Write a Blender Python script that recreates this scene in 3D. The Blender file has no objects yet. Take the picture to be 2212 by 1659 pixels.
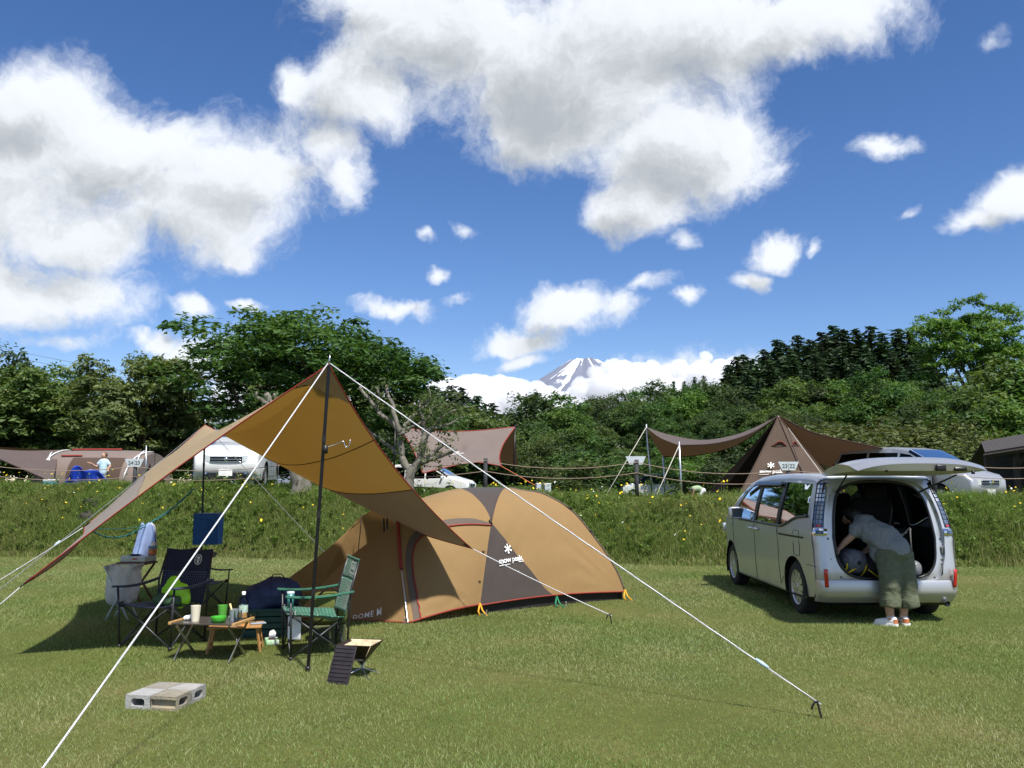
import bpy, bmesh, math, random
import numpy as np
from mathutils import Vector, Matrix, noise as mnoise
from mathutils.geometry import delaunay_2d_cdt

R = math.radians
scene = bpy.context.scene
col = scene.collection
rng = np.random.default_rng(7)
random.seed(7)

# ------------------------------------------------------------------ camera
CAM_H, PITCH, F = 1.57, R(6.7), 1810.0          # photo pixels below are those of a 2212 x 1659 copy
cam_d = bpy.data.cameras.new('camera'); cam = bpy.data.objects.new('camera', cam_d); col.objects.link(cam)
cam.location = (0, 0, CAM_H); cam.rotation_euler = (R(90) + PITCH, 0, 0)
cam_d.sensor_width = 36; cam_d.lens = 36 * F / 2212; cam_d.clip_start = 0.05; cam_d.clip_end = 60000
scene.camera = cam

# ------------------------------------------------------------------ light, exposure
SUN_TO = Vector((0.29, -0.53, 1.0)).normalized()
scene.view_settings.view_transform = 'Standard'; scene.view_settings.look = 'None'
scene.view_settings.gamma = 1; scene.view_settings.use_curve_mapping = False
scene.view_settings.exposure = 1.25
scene.cycles.use_denoising = True
scene.cycles.max_bounces = 14; scene.cycles.diffuse_bounces = 4; scene.cycles.glossy_bounces = 3
scene.cycles.transmission_bounces = 6; scene.cycles.transparent_max_bounces = 12; scene.cycles.volume_bounces = 12
scene.cycles.sample_clamp_indirect = 6
sun_d = bpy.data.lights.new('sun', 'SUN'); sun = bpy.data.objects.new('sun', sun_d); col.objects.link(sun)
sun_d.energy = 2.75; sun_d.angle = R(2.5); sun_d.color = (1.0, 0.95, 0.87)
sun.rotation_euler = (-SUN_TO).to_track_quat('-Z', 'Y').to_euler(); sun.location = (20, -20, 40)

def pix(x, y, D):
    """photo pixel -> world point on its ray at forward distance D"""
    xc, yc = (x - 1106) / F, (829.5 - y) / F
    Y = math.cos(PITCH) - math.sin(PITCH) * yc; Z = math.sin(PITCH) + math.cos(PITCH) * yc
    return Vector((xc / Y * D, D, CAM_H + Z / Y * D))
def gnd(x, y, z=0.0):
    yc = (829.5 - y) / F
    s = (math.sin(PITCH) + math.cos(PITCH) * yc) / (math.cos(PITCH) - math.sin(PITCH) * yc)
    return pix(x, y, (z - CAM_H) / s)

# ------------------------------------------------------------------ node helpers / materials
class NT:
    def __init__(s, tree): s.t = tree
    def n(s, typ, ins=None, **kw):
        nd = s.t.nodes.new(typ)
        for k, v in kw.items(): setattr(nd, k, v)
        for k, v in (ins or {}).items(): s.set(nd, k, v)
        return nd
    def set(s, nd, k, v):
        sock = nd.inputs[k]
        if isinstance(v, bpy.types.NodeSocket): s.t.links.new(v, sock)
        elif isinstance(v, bpy.types.Node): s.t.links.new(v.outputs[0], sock)
        else:
            if hasattr(sock, 'default_value'):
                if sock.type == 'RGBA' and len(v) == 3: v = (*v, 1)
                sock.default_value = v
    def m(s, op, a, b=None, c=None, clamp=False):
        nd = s.t.nodes.new('ShaderNodeMath'); nd.operation = op; nd.use_clamp = clamp
        for i, v in enumerate((a, b, c)):
            if v is not None: s.set(nd, i, v)
        return nd.outputs[0]
    def v(s, op, a, b=None, scale=None):
        nd = s.t.nodes.new('ShaderNodeVectorMath'); nd.operation = op
        s.set(nd, 0, a)
        if b is not None: s.set(nd, 1, b)
        if scale is not None: s.set(nd, 'Scale', scale)
        return nd.outputs['Value'] if op in ('LENGTH', 'DOT_PRODUCT') else nd.outputs[0]
    def mix(s, f, a, b, blend='MIX'):
        nd = s.t.nodes.new('ShaderNodeMix'); nd.data_type = 'RGBA'; nd.blend_type = blend
        for i, v in ((0, f), (6, a), (7, b)): s.set(nd, i, v)
        return nd.outputs[2]
    def ramp(s, f, stops, interp='LINEAR'):
        nd = s.t.nodes.new('ShaderNodeValToRGB'); nd.color_ramp.interpolation = interp
        e = nd.color_ramp.elements
        while len(e) < len(stops): e.new(0.5)
        for i, (p, c) in enumerate(stops):
            e[i].position = p; e[i].color = c if len(c) == 4 else (*c, 1)
        s.set(nd, 0, f); return nd.outputs[0]
    def noise(s, vec, scale, detail=3, rough=0.55, dist=0.0):
        nd = s.n('ShaderNodeTexNoise', {'Scale': scale, 'Detail': detail, 'Roughness': rough, 'Distortion': dist})
        if vec is not None: s.set(nd, 'Vector', vec)
        return nd.outputs[0]

def new_mat(name):
    m = bpy.data.materials.new(name); m.use_nodes = True
    t = NT(m.node_tree); t.t.nodes.clear()
    out = t.n('ShaderNodeOutputMaterial')
    return m, t, out

MATS = {}
def mat(name, c, rough=0.6, metal=0.0, var=0.12, scale=8.0, bump=0.0, bscale=60.0, spec=0.5, coat=0.0,
        trans=0.0, tcol=None, coord='Object', stretch=(1, 1, 1), c2=None, dirt=None):
    """procedural principled material: colour broken up by noise, optional bump, translucency and stains"""
    if name in MATS: return MATS[name]
    m, t, out = new_mat(name)
    tc = t.n('ShaderNodeTexCoord').outputs[coord]
    mp = t.n('ShaderNodeMapping', {'Vector': tc, 'Scale': stretch}).outputs[0]
    n1 = t.noise(mp, scale, 5, 0.6)
    dark = tuple(x * (1 - var) for x in c); lite = tuple(min(1, x * (1 + var)) for x in c)
    if c2: lite = c2
    cc = t.ramp(n1, [(0.3, dark), (0.7, lite)])
    if dirt:
        n2 = t.noise(mp, scale * 0.37, 6, 0.65)
        f = t.ramp(n2, [(0.52, (0, 0, 0)), (0.68, (1, 1, 1))])
        cc = t.mix(t.m('MULTIPLY', f, dirt[1]), cc, dirt[0])
    b = t.n('ShaderNodeBsdfPrincipled', {'Base Color': cc, 'Roughness': rough, 'Metallic': metal, 'Specular IOR Level': spec, 'Coat Weight': coat})
    if coat: b.inputs['Coat Roughness'].default_value = 0.06
    if bump:
        n3 = t.noise(mp, bscale, 4, 0.6)
        bp = t.n('ShaderNodeBump', {'Height': n3, 'Strength': bump, 'Distance': 0.02})
        t.set(b, 'Normal', bp)
    sh = b.outputs[0]
    if trans:
        tb = t.n('ShaderNodeBsdfTranslucent', {'Color': (*(tcol or c), 1)})
        sh = t.n('ShaderNodeMixShader', {0: trans, 1: sh, 2: tb.outputs[0]}).outputs[0]
    t.set(out, 'Surface', sh)
    MATS[name] = m
    return m

# ------------------------------------------------------------------ object helpers
def tag(o, label=None, cat=None, group=None, kind=None):
    if label: o['label'] = label
    if cat: o['category'] = cat
    if group: o['group'] = group
    if kind: o['kind'] = kind
    return o
def empty(name, loc=(0, 0, 0), rz=0.0, label=None, cat=None, group=None, rot=None):
    o = bpy.data.objects.new(name, None); col.objects.link(o)
    o.location = loc; o.rotation_euler = rot or (0, 0, rz); o.empty_display_size = 0.1
    return tag(o, label, cat, group)
def link(name, me, parent=None):
    o = bpy.data.objects.new(name, me); col.objects.link(o)
    if parent: o.parent = parent
    return o
def copy_tree(o, parent=None):
    c = o.copy(); col.objects.link(c); c.parent = parent
    for ch in [x for x in bpy.data.objects if x.parent == o]: copy_tree(ch, c)
    return c

def np_mesh(name, V, T, m, smooth=False, attrs=None):
    """fast mesh from arrays: V (n,3), T (k,3 or 4)"""
    me = bpy.data.meshes.new(name)
    V = np.asarray(V, np.float32); T = np.asarray(T, np.int32); k = T.shape[1]
    me.vertices.add(len(V)); me.vertices.foreach_set('co', V.ravel())
    me.loops.add(T.size); me.loops.foreach_set('vertex_index', T.ravel())
    me.polygons.add(len(T)); me.polygons.foreach_set('loop_start', np.arange(0, T.size, k, dtype=np.int32))
    me.polygons.foreach_set('use_smooth', np.full(len(T), smooth, bool))
    for nm, a in (attrs or {}).items():
        at = me.attributes.new(nm, 'FLOAT', 'POINT'); at.data.foreach_set('value', np.asarray(a, np.float32))
    me.update(); me.validate()
    for x in (m if isinstance(m, (list, tuple)) else [m]): me.materials.append(x)
    return me

class MB:
    """collects shapes, builds them as one mesh object"""
    def __init__(s): s.V = []; s.Fc = []; s.M = Matrix()
    def add(s, vs, fs):
        o = len(s.V); s.V += [s.M @ Vector(v) for v in vs]; s.Fc += [tuple(i + o for i in f) for f in fs]; return s
    def box(s, c, d, rot=None, taper=1.0):
        x, y, z = d[0] / 2, d[1] / 2, d[2] / 2; k = taper
        vs = [Vector(v) for v in ((-x, -y, -z), (x, -y, -z), (x, y, -z), (-x, y, -z), (-x * k, -y * k, z), (x * k, -y * k, z), (x * k, y * k, z), (-x * k, y * k, z))]
        if rot is not None: vs = [rot @ v for v in vs]
        c = Vector(c)
        return s.add([v + c for v in vs], [(0, 3, 2, 1), (4, 5, 6, 7), (0, 1, 5, 4), (1, 2, 6, 5), (2, 3, 7, 6), (3, 0, 4, 7)])
    def bbox(s, c, d, b=0.01, rot=None):
        """box with bevelled edges"""
        bm = bmesh.new(); bmesh.ops.create_cube(bm, size=1)
        bmesh.ops.scale(bm, vec=d, verts=bm.verts); bmesh.ops.bevel(bm, geom=bm.edges[:], offset=b, segments=2, affect='EDGES', profile=0.6)
        return s.bm(bm, Matrix.Translation(c) @ (rot.to_4x4() if rot is not None else Matrix()))
    def bm(s, bm, M=Matrix()):
        bm.verts.ensure_lookup_table(); bm.verts.index_update()
        s.add([M @ v.co for v in bm.verts], [[v.index for v in f.verts] for f in bm.faces]); bm.free(); return s
    def tube(s, pts, r, n=8, cap=True, flat=1.0):
        """tube along points; r number or list; flat squashes the section"""
        pts = [Vector(p) for p in pts]; k = len(pts)
        rs = r if isinstance(r, (list, tuple)) else [r] * k
        vs = []; up = None
        for i, p in enumerate(pts):
            d = (pts[min(i + 1, k - 1)] - pts[max(i - 1, 0)])
            d = d.normalized() if d.length > 1e-9 else Vector((0, 0, 1))
            if up is None: up = Vector((0, 0, 1)) if abs(d.z) < 0.9 else Vector((0, 1, 0))
            a = d.cross(up); a = a.normalized() if a.length > 1e-6 else d.orthogonal().normalized()
            b = a.cross(d).normalized(); up = b
            for j in range(n):
                q = 2 * math.pi * j / n
                vs.append(p + a * math.cos(q) * rs[i] + b * math.sin(q) * rs[i] * flat)
        fs = [(i * n + j, i * n + (j + 1) % n, (i + 1) * n + (j + 1) % n, (i + 1) * n + j) for i in range(k - 1) for j in range(n)]
        if cap: fs += [tuple(range(n))[::-1], tuple(range((k - 1) * n, k * n))]
        return s.add(vs, fs)
    def lathe(s, prof, c=(0, 0, 0), n=20, axis='Z', cap=False):
        vs = []
        for r, h in prof:
            for j in range(n):
                q = 2 * math.pi * j / n; a, b = r * math.cos(q), r * math.sin(q)
                v = Vector((a, b, h)) if axis == 'Z' else (Vector((h, a, b)) if axis == 'X' else Vector((a, h, b)))
                vs.append(v + Vector(c))
        k = len(prof)
        fs = [(i * n + j, i * n + (j + 1) % n, (i + 1) * n + (j + 1) % n, (i + 1) * n + j) for i in range(k - 1) for j in range(n)]
        if cap: fs += [tuple(range(n))[::-1], tuple(range((k - 1) * n, k * n))]
        return s.add(vs, fs)
    def ell(s, c, d, rot=None, nu=14, nv=9):
        vs = []; c = Vector(c)
        for i in range(nv + 1):
            a = math.pi * i / nv
            for j in range(nu):
                q = 2 * math.pi * j / nu
                v = Vector((d[0] * math.sin(a) * math.cos(q), d[1] * math.sin(a) * math.sin(q), -d[2] * math.cos(a)))
                vs.append(c + (rot @ v if rot is not None else v))
        return s.add(vs, [(i * nu + j, i * nu + (j + 1) % nu, (i + 1) * nu + (j + 1) % nu, (i + 1) * nu + j) for i in range(nv) for j in range(nu)])
    def grid(s, fn, nu, nv):
        vs = [fn(i / nu, j / nv) for i in range(nu + 1) for j in range(nv + 1)]
        return s.add(vs, [(i * (nv + 1) + j, (i + 1) * (nv + 1) + j, (i + 1) * (nv + 1) + j + 1, i * (nv + 1) + j + 1) for i in range(nu) for j in range(nv)])
    def prism(s, poly, h, to3=lambda x, y, z: (x, y, z), z0=0.0):
        n = len(poly)
        return s.add([to3(x, y, z0) for x, y in poly] + [to3(x, y, z0 + h) for x, y in poly],
                     [tuple(range(n))[::-1], tuple(range(n, 2 * n))] + [(i, (i + 1) % n, n + (i + 1) % n, n + i) for i in range(n)])
    def build(s, name, m, parent=None, smooth=False, world=False, solid=0.0, sub=0, label=None, auto=None):
        me = bpy.data.meshes.new(name)
        off = parent.location if (world and parent) else Vector((0, 0, 0))
        me.from_pydata([tuple(v - off) for v in s.V], [], s.Fc); me.validate()
        if smooth: me.polygons.foreach_set('use_smooth', [True] * len(me.polygons))
        me.materials.append(m)
        if auto: me.update(); me.set_sharp_from_angle(angle=R(auto))
        o = link(name, me, parent)
        if solid:
            md = o.modifiers.new('thickness', 'SOLIDIFY'); md.thickness = solid; md.offset = 0
        if sub:
            md = o.modifiers.new('smooth', 'SUBSURF'); md.levels = sub; md.render_levels = sub
        if label: o['label'] = label
        return o

def lerp(a, b, t): return a + (b - a) * t
def bez(p0, p1, p2, t): return p0.lerp(p1, t).lerp(p1.lerp(p2, t), t)
def arc_pts(p0, p1, sag, n=16, up=Vector((0, 0, -1))):
    return [Vector(p0).lerp(Vector(p1), i / n) + up * sag * 4 * (i / n) * (1 - i / n) for i in range(n + 1)]
def sstep(a, b, x):
    t = min(1, max(0, (x - a) / (b - a))); return t * t * (3 - 2 * t)
def poly_at(pts, t):
    """point at 0..1 along a polyline (by segment length), smoothed Catmull-Rom"""
    pts = [Vector(p) for p in pts]; n = len(pts) - 1
    L = [0]
    for i in range(n): L.append(L[-1] + (pts[i + 1] - pts[i]).length)
    d = t * L[-1]; i = 0
    while i < n - 1 and d > L[i + 1]: i += 1
    f = (d - L[i]) / max(1e-9, L[i + 1] - L[i])
    p0, p1, p2, p3 = pts[max(i - 1, 0)], pts[i], pts[i + 1], pts[min(i + 2, n)]
    return 0.5 * ((2 * p1) + (p2 - p0) * f + (2 * p0 - 5 * p1 + 4 * p2 - p3) * f * f + (3 * p1 - p0 - 3 * p2 + p3) * f ** 3)
def coons(c0, c1, d0, d1):
    """c0(u),c1(u) at v=0,1; d0(v),d1(v) at u=0,1"""
    a, b, c, d = c0(0), c0(1), c1(0), c1(1)
    def f(u, v):
        return (c0(u) * (1 - v) + c1(u) * v) + (d0(v) * (1 - u) + d1(v) * u) - (a * (1 - u) * (1 - v) + b * u * (1 - v) + c * (1 - u) * v + d * u * v)
    return f
def crv(*pts): return lambda t: poly_at(pts, t)

def panel(outline, holes, to3, step=0.08, mb=None):
    """flat outline with holes, filled with a fine triangulation and bent into place by to3(u, v)"""
    def dens(poly, closed=True):
        out = []
        n = len(poly)
        for i in range(n):
            a, b = Vector(poly[i]), Vector(poly[(i + 1) % n]); k = max(1, int((b - a).length / step))
            out += [a.lerp(b, j / k) for j in range(k)]
        return out
    def inside(p, poly):
        c = False; n = len(poly); x, y = p
        for i in range(n):
            x1, y1 = poly[i]; x2, y2 = poly[i - 1]
            if (y1 > y) != (y2 > y) and x < (x2 - x1) * (y - y1) / (y2 - y1) + x1: c = not c
        return c
    rings = [dens(outline)] + [dens(h) for h in holes]
    V = []; E = []
    for r in rings:
        o = len(V); V += r; E += [(o + i, o + (i + 1) % len(r)) for i in range(len(r))]
    xs = [p.x for p in rings[0]]; ys = [p.y for p in rings[0]]
    border = np.array([(p.x, p.y) for p in V])
    x = min(xs) + step / 2
    while x < max(xs):
        y = min(ys) + step / 2
        while y < max(ys):
            if inside((x, y), rings[0]) and not any(inside((x, y), h) for h in rings[1:]):
                if np.min(np.sum((border - (x, y)) ** 2, 1)) > (step * 0.45) ** 2: V.append(Vector((x, y)))
            y += step
        x += step
    vv, _, ff, *_ = delaunay_2d_cdt(V, E, [], 0, 1e-6)
    keep = []
    for f in ff:
        c = sum((vv[i] for i in f), Vector((0, 0))) / len(f)
        if inside(c, rings[0]) and not any(inside(c, h) for h in rings[1:]): keep.append(tuple(f))
    mb = mb or MB()
    mb.add([to3(p.x, p.y) for p in vv], keep)
    return mb

def rrect(x0, y0, x1, y1, r, n=5):
    out = []
    for cx, cy, a0 in ((x1 - r, y1 - r, 0), (x0 + r, y1 - r, 90), (x0 + r, y0 + r, 180), (x1 - r, y0 + r, 270)):
        out += [(cx + r * math.cos(R(a0 + 90 * i / n)), cy + r * math.sin(R(a0 + 90 * i / n))) for i in range(n + 1)]
    return out
def smooth_poly(pts, k=4, closed=True):
    """Catmull-Rom through closed 2d points"""
    n = len(pts); out = []
    for i in range(n):
        p0, p1, p2, p3 = [Vector(pts[(i + j) % n]) for j in (-1, 0, 1, 2)]
        for q in range(k):
            f = q / k
            v = 0.5 * ((2 * p1) + (p2 - p0) * f + (2 * p0 - 5 * p1 + 4 * p2 - p3) * f * f + (3 * p1 - p0 - 3 * p2 + p3) * f ** 3)
            out.append((v.x, v.y))
    return out
def text_shape(txt, size, bold=0.0, space=1.0):
    """lettering as flat triangles, centred on x"""
    cu = bpy.data.curves.new('lettering', 'FONT'); cu.body = txt; cu.size = size; cu.align_x = 'CENTER'; cu.offset = bold; cu.space_character = space
    cu.resolution_u = 3
    o = bpy.data.objects.new('lettering', cu); col.objects.link(o)
    dg = bpy.context.evaluated_depsgraph_get(); ev = o.evaluated_get(dg); me = ev.to_mesh()
    V = [v.co.copy() for v in me.vertices]; Fc = [tuple(p.vertices) for p in me.polygons]
    ev.to_mesh_clear(); bpy.data.objects.remove(o); bpy.data.curves.remove(cu)
    return V, Fc
def frame_map(o, ex, ey, lift=0.004):
    """place flat lettering: origin, x direction, y direction"""
    o, ex, ey = Vector(o), Vector(ex), Vector(ey); n = ex.cross(ey).normalized()
    return lambda v: o + ex * v[0] + ey * v[1] + n * lift
def snowflake(mb, c, r, mp):
    for k in range(6):
        a = k * math.pi / 3 + math.pi / 2; dx, dy = math.cos(a), math.sin(a); px, py = -dy, dx
        w0, w1 = r * 0.10, r * 0.20
        mb.add([mp((c[0] + px * w0 * s + dx * q, c[1] + py * w0 * s + dy * q)) if q < r / 2 else mp((c[0] + px * w1 * s + dx * q, c[1] + py * w1 * s + dy * q))
                for q, s in ((0.03 * r, -1), (r, -1), (r, 1), (0.03 * r, 1))], [(0, 1, 2, 3)])
# ------------------------------------------------------------------ sky with clouds
def build_world():
    w = bpy.data.worlds.new('World'); scene.world = w; w.use_nodes = True
    t = NT(w.node_tree); t.t.nodes.clear()
    out = t.n('ShaderNodeOutputWorld')
    sky = t.n('ShaderNodeTexSky', sky_type='NISHITA'); sky.sun_disc = False
    sky.sun_elevation = math.asin(SUN_TO.z); sky.sun_rotation = math.atan2(SUN_TO.x, SUN_TO.y)
    sky.altitude = 800; sky.air_density = 1.0; sky.dust_density = 0.0; sky.ozone_density = 2.5
    # cloud density, as a node group of a direction
    g = bpy.data.node_groups.new('cloud_field', 'ShaderNodeTree')
    g.interface.new_socket('Vector', in_out='INPUT', socket_type='NodeSocketVector')
    g.interface.new_socket('Field', in_out='OUTPUT', socket_type='NodeSocketFloat')
    gt = NT(g); gi = gt.n('NodeGroupInput'); go = gt.n('NodeGroupOutput')
    d = gt.v('NORMALIZE', gi.outputs[0])
    warp = gt.n('ShaderNodeTexNoise', {'Vector': d, 'Scale': 3.2, 'Detail': 6, 'Roughness': 0.62})
    wv = gt.v('SUBTRACT', warp.outputs['Color'], (0.5, 0.5, 0.5))
    p = gt.v('ADD', d, gt.v('SCALE', wv, scale=0.16))
    # (photo x, photo y, half width, half height, weight)
    blobs = [(-40, 330, 260, 200, 1.0), (110, 190, 150, 90, .9), (270, 330, 260, 120, 1.0), (420, 450, 190, 120, 1.0), (150, 520, 230, 110, .85),
             (560, 380, 160, 90, .8), (700, 330, 110, 60, .75), (80, 640, 220, 95, 1.0), (-60, 600, 160, 120, .9), (90, 740, 170, 30, .75), (520, 540, 60, 40, .8),
             (790, 220, 150, 110, .9), (740, 400, 70, 60, .7), (645, 200, 40, 60, .75), (1000, 90, 330, 150, 1.05), (1250, 160, 330, 190, 1.1), (1180, 300, 140, 90, 1.0), (1480, 330, 210, 130, 1.1),
             (1380, 440, 130, 70, .95), (1620, 350, 90, 75, .9), (1700, 40, 230, 90, .95), (1480, 60, 240, 120, 1.0), (840, 10, 170, 70, .85), (1850, 0, 120, 40, .7),
             (1240, 650, 120, 55, 1.0), (1110, 720, 100, 36, .9), (1330, 660, 60, 45, .8), (1400, 620, 60, 22, .55), (1120, 765, 70, 26, .75),
             (1700, 545, 65, 42, .85), (1630, 618, 48, 24, .75), (1475, 525, 30, 22, .6), (1485, 655, 36, 20, .55), (1905, 298, 80, 34, .7), (1800, 540, 20, 16, .55), (1975, 452, 28, 14, .55),
             (2190, 430, 75, 75, 1.0), (2120, 480, 60, 36, .8), (440, 672, 50, 34, .95), (908, 582, 28, 20, .7), (850, 655, 90, 20, .8), (960, 640, 36, 18, .55), (890, 522, 24, 18, .45), (570, 655, 50, 14, .5),
             (320, 745, 40, 22, .75), (370, 770, 40, 40, .8), (430, 800, 60, 50, .8), (560, 800, 90, 70, .5), (980, 500, 26, 12, .3), (2130, 60, 26, 16, .3), (960, 880, 90, 60, .9), (1060, 880, 130, 60, .9), (1190, 885, 110, 46, .85), (1350, 860, 120, 70, .95), (1480, 850, 130, 70, .95), (1600, 840, 100, 60, .9)]
    acc = None
    for bx, by, rx, ry, wt in blobs:
        c = (pix(bx, by, 1) - Vector((0, 0, CAM_H))); k = 1 / c.length; c = c * k
        sx, sz = F / rx / k, F / ry / k
        e = gt.v('LENGTH', gt.v('MULTIPLY', gt.v('SUBTRACT', p, tuple(c)), (sx, 0.5 * (sx + sz) * 0.6, sz)))
        f = gt.m('MULTIPLY', gt.m('SUBTRACT', 1.25, e), wt)
        if acc is None: acc = f
        else:
            nd = gt.t.nodes.new('ShaderNodeMath'); nd.operation = 'SMOOTH_MAX'
            gt.set(nd, 0, acc); gt.set(nd, 1, f); gt.set(nd, 2, 0.25); acc = nd.outputs[0]
    # away from the view the same broken clouds go on
    sep = gt.n('ShaderNodeSeparateXYZ', {0: d})
    away = gt.n('ShaderNodeMapRange', {0: gt.v('DOT_PRODUCT', d, (0, math.cos(PITCH), math.sin(PITCH))), 1: 0.74, 2: 0.62, 3: 0, 4: 1}).outputs[0]
    big = gt.noise(p, 2.3, 3, 0.5)
    far = gt.m('MULTIPLY', gt.m('SUBTRACT', big, 0.50), 5.5)
    far = gt.m('SUBTRACT', far, gt.m('MULTIPLY', gt.m('SUBTRACT', 1, away), 8))
    acc = gt.m('MAXIMUM', acc, far)
    fine = gt.noise(p, 10.0, 10, 0.66, 0.25)
    fld = gt.m('ADD', acc, gt.m('MULTIPLY', gt.m('SUBTRACT', fine, 0.5), 1.9))
    gt.set(go, 0, fld)
    tc = t.n('ShaderNodeTexCoord').outputs['Generated']
    def field(vec):
        nd = t.n('ShaderNodeGroup'); nd.node_tree = g; t.set(nd, 0, vec); return nd.outputs[0]
    f0 = field(tc)
    f1 = field(t.v('ADD', tc, tuple(Vector((0.55, 0.0, 0.83)) * 0.045)))
    alpha = t.n('ShaderNodeMapRange', {0: f0, 1: 0.0, 2: 0.72, 3: 0, 4: 1}, interpolation_type='SMOOTHSTEP').outputs[0]
    alpha = t.m('MULTIPLY', alpha, 0.97)
    thick = t.n('ShaderNodeMapRange', {0: f1, 1: 0.05, 2: 1.4, 3: 0, 4: 1}, interpolation_type='SMOOTHSTEP').outputs[0]
    ccol = t.ramp(thick, [(0.0, (0.84, 0.88, 0.95)), (0.35, (0.78, 0.81, 0.85)), (0.72, (0.57, 0.60, 0.63)), (1.0, (0.42, 0.45, 0.48))])
    hs = t.n('ShaderNodeHueSaturation', {'Saturation': 1.2, 'Value': 1.0, 'Color': t.mix(1.0, sky.outputs[0], (0.97, 0.92, 1.0, 1), 'MULTIPLY')})
    bg = t.n('ShaderNodeBackground', {'Color': hs.outputs[0], 'Strength': 0.059})
    bc = t.n('ShaderNodeBackground', {'Color': ccol, 'Strength': 0.49})
    mx = t.n('ShaderNodeMixShader', {0: alpha, 1: bg.outputs[0], 2: bc.outputs[0]})
    t.set(out, 'Surface', mx)
    w.cycles.sampling_method = 'MANUAL'; w.cycles.sample_map_resolution = 512
build_world()
# ------------------------------------------------------------------ ground: lawn, bank, meadow, hillside
def vnoise(x, y, s, seed=0.0):
    return mnoise.noise(Vector((x * s + seed, y * s - seed * 1.7, seed)))
def foot(x):  return 17.1 - 1.15 * math.tanh((x + 2) / 6.0) + 0.25 * vnoise(x, 0, 0.35, 3)
def topy(x):  return foot(x) + 2.5 + 0.25 * vnoise(x, 0, 0.3, 9)
def topz(x):  return 1.27 - 0.13 * math.tanh((x + 3) / 5.0) + 0.05 * vnoise(x, 0, 0.5, 5)
def height(x, y):
    f, t = foot(x), topy(x)
    if y <= f: return 0.012 * vnoise(x, y, 0.5, 1)
    if y <= t:
        k = (y - f) / (t - f)
        return topz(x) * (0.10 * k + 0.90 * (math.sin((k ** 0.9) * math.pi / 2))) + 0.10 * vnoise(x, y, 1.1, 2) * math.sin(k * math.pi)
    z = topz(x)
    right = sstep(-4, 4, x - (y - 30) * 0.10)
    z -= right * 0.45 * sstep(t, t + 5, y)
    if y > 56: z += right * 0.135 * (min(y, 88) - 56) * sstep(56, 66, y)
    if y > 80: z += right * (0.03 * (min(y, 200) - 80) + 0.10 * max(0, min(y, 190) - 85) * sstep(10, 60, x - (y - 100) * 0.08))
    if y > 240: z += -0.02 * (min(y, 1500) - 240) * (0.7 + 0.3 * right)
    return z + (0.05 * vnoise(x, y, 0.3, 4) if y > t + 1 else 0)

def sheet(name, xs, ys_of, m, smooth=True):
    n = len(ys_of(0.0)); V = []
    for x in xs:
        for y in ys_of(x): V.append((x, y, height(x, y)))
    k = n
    Q = [(i * k + j, (i + 1) * k + j, (i + 1) * k + j + 1, i * k + j + 1) for i in range(len(xs) - 1) for j in range(k - 1)]
    o = link(name, np_mesh(name, V, Q, m, smooth)); tag(o, kind='structure'); return o

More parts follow.
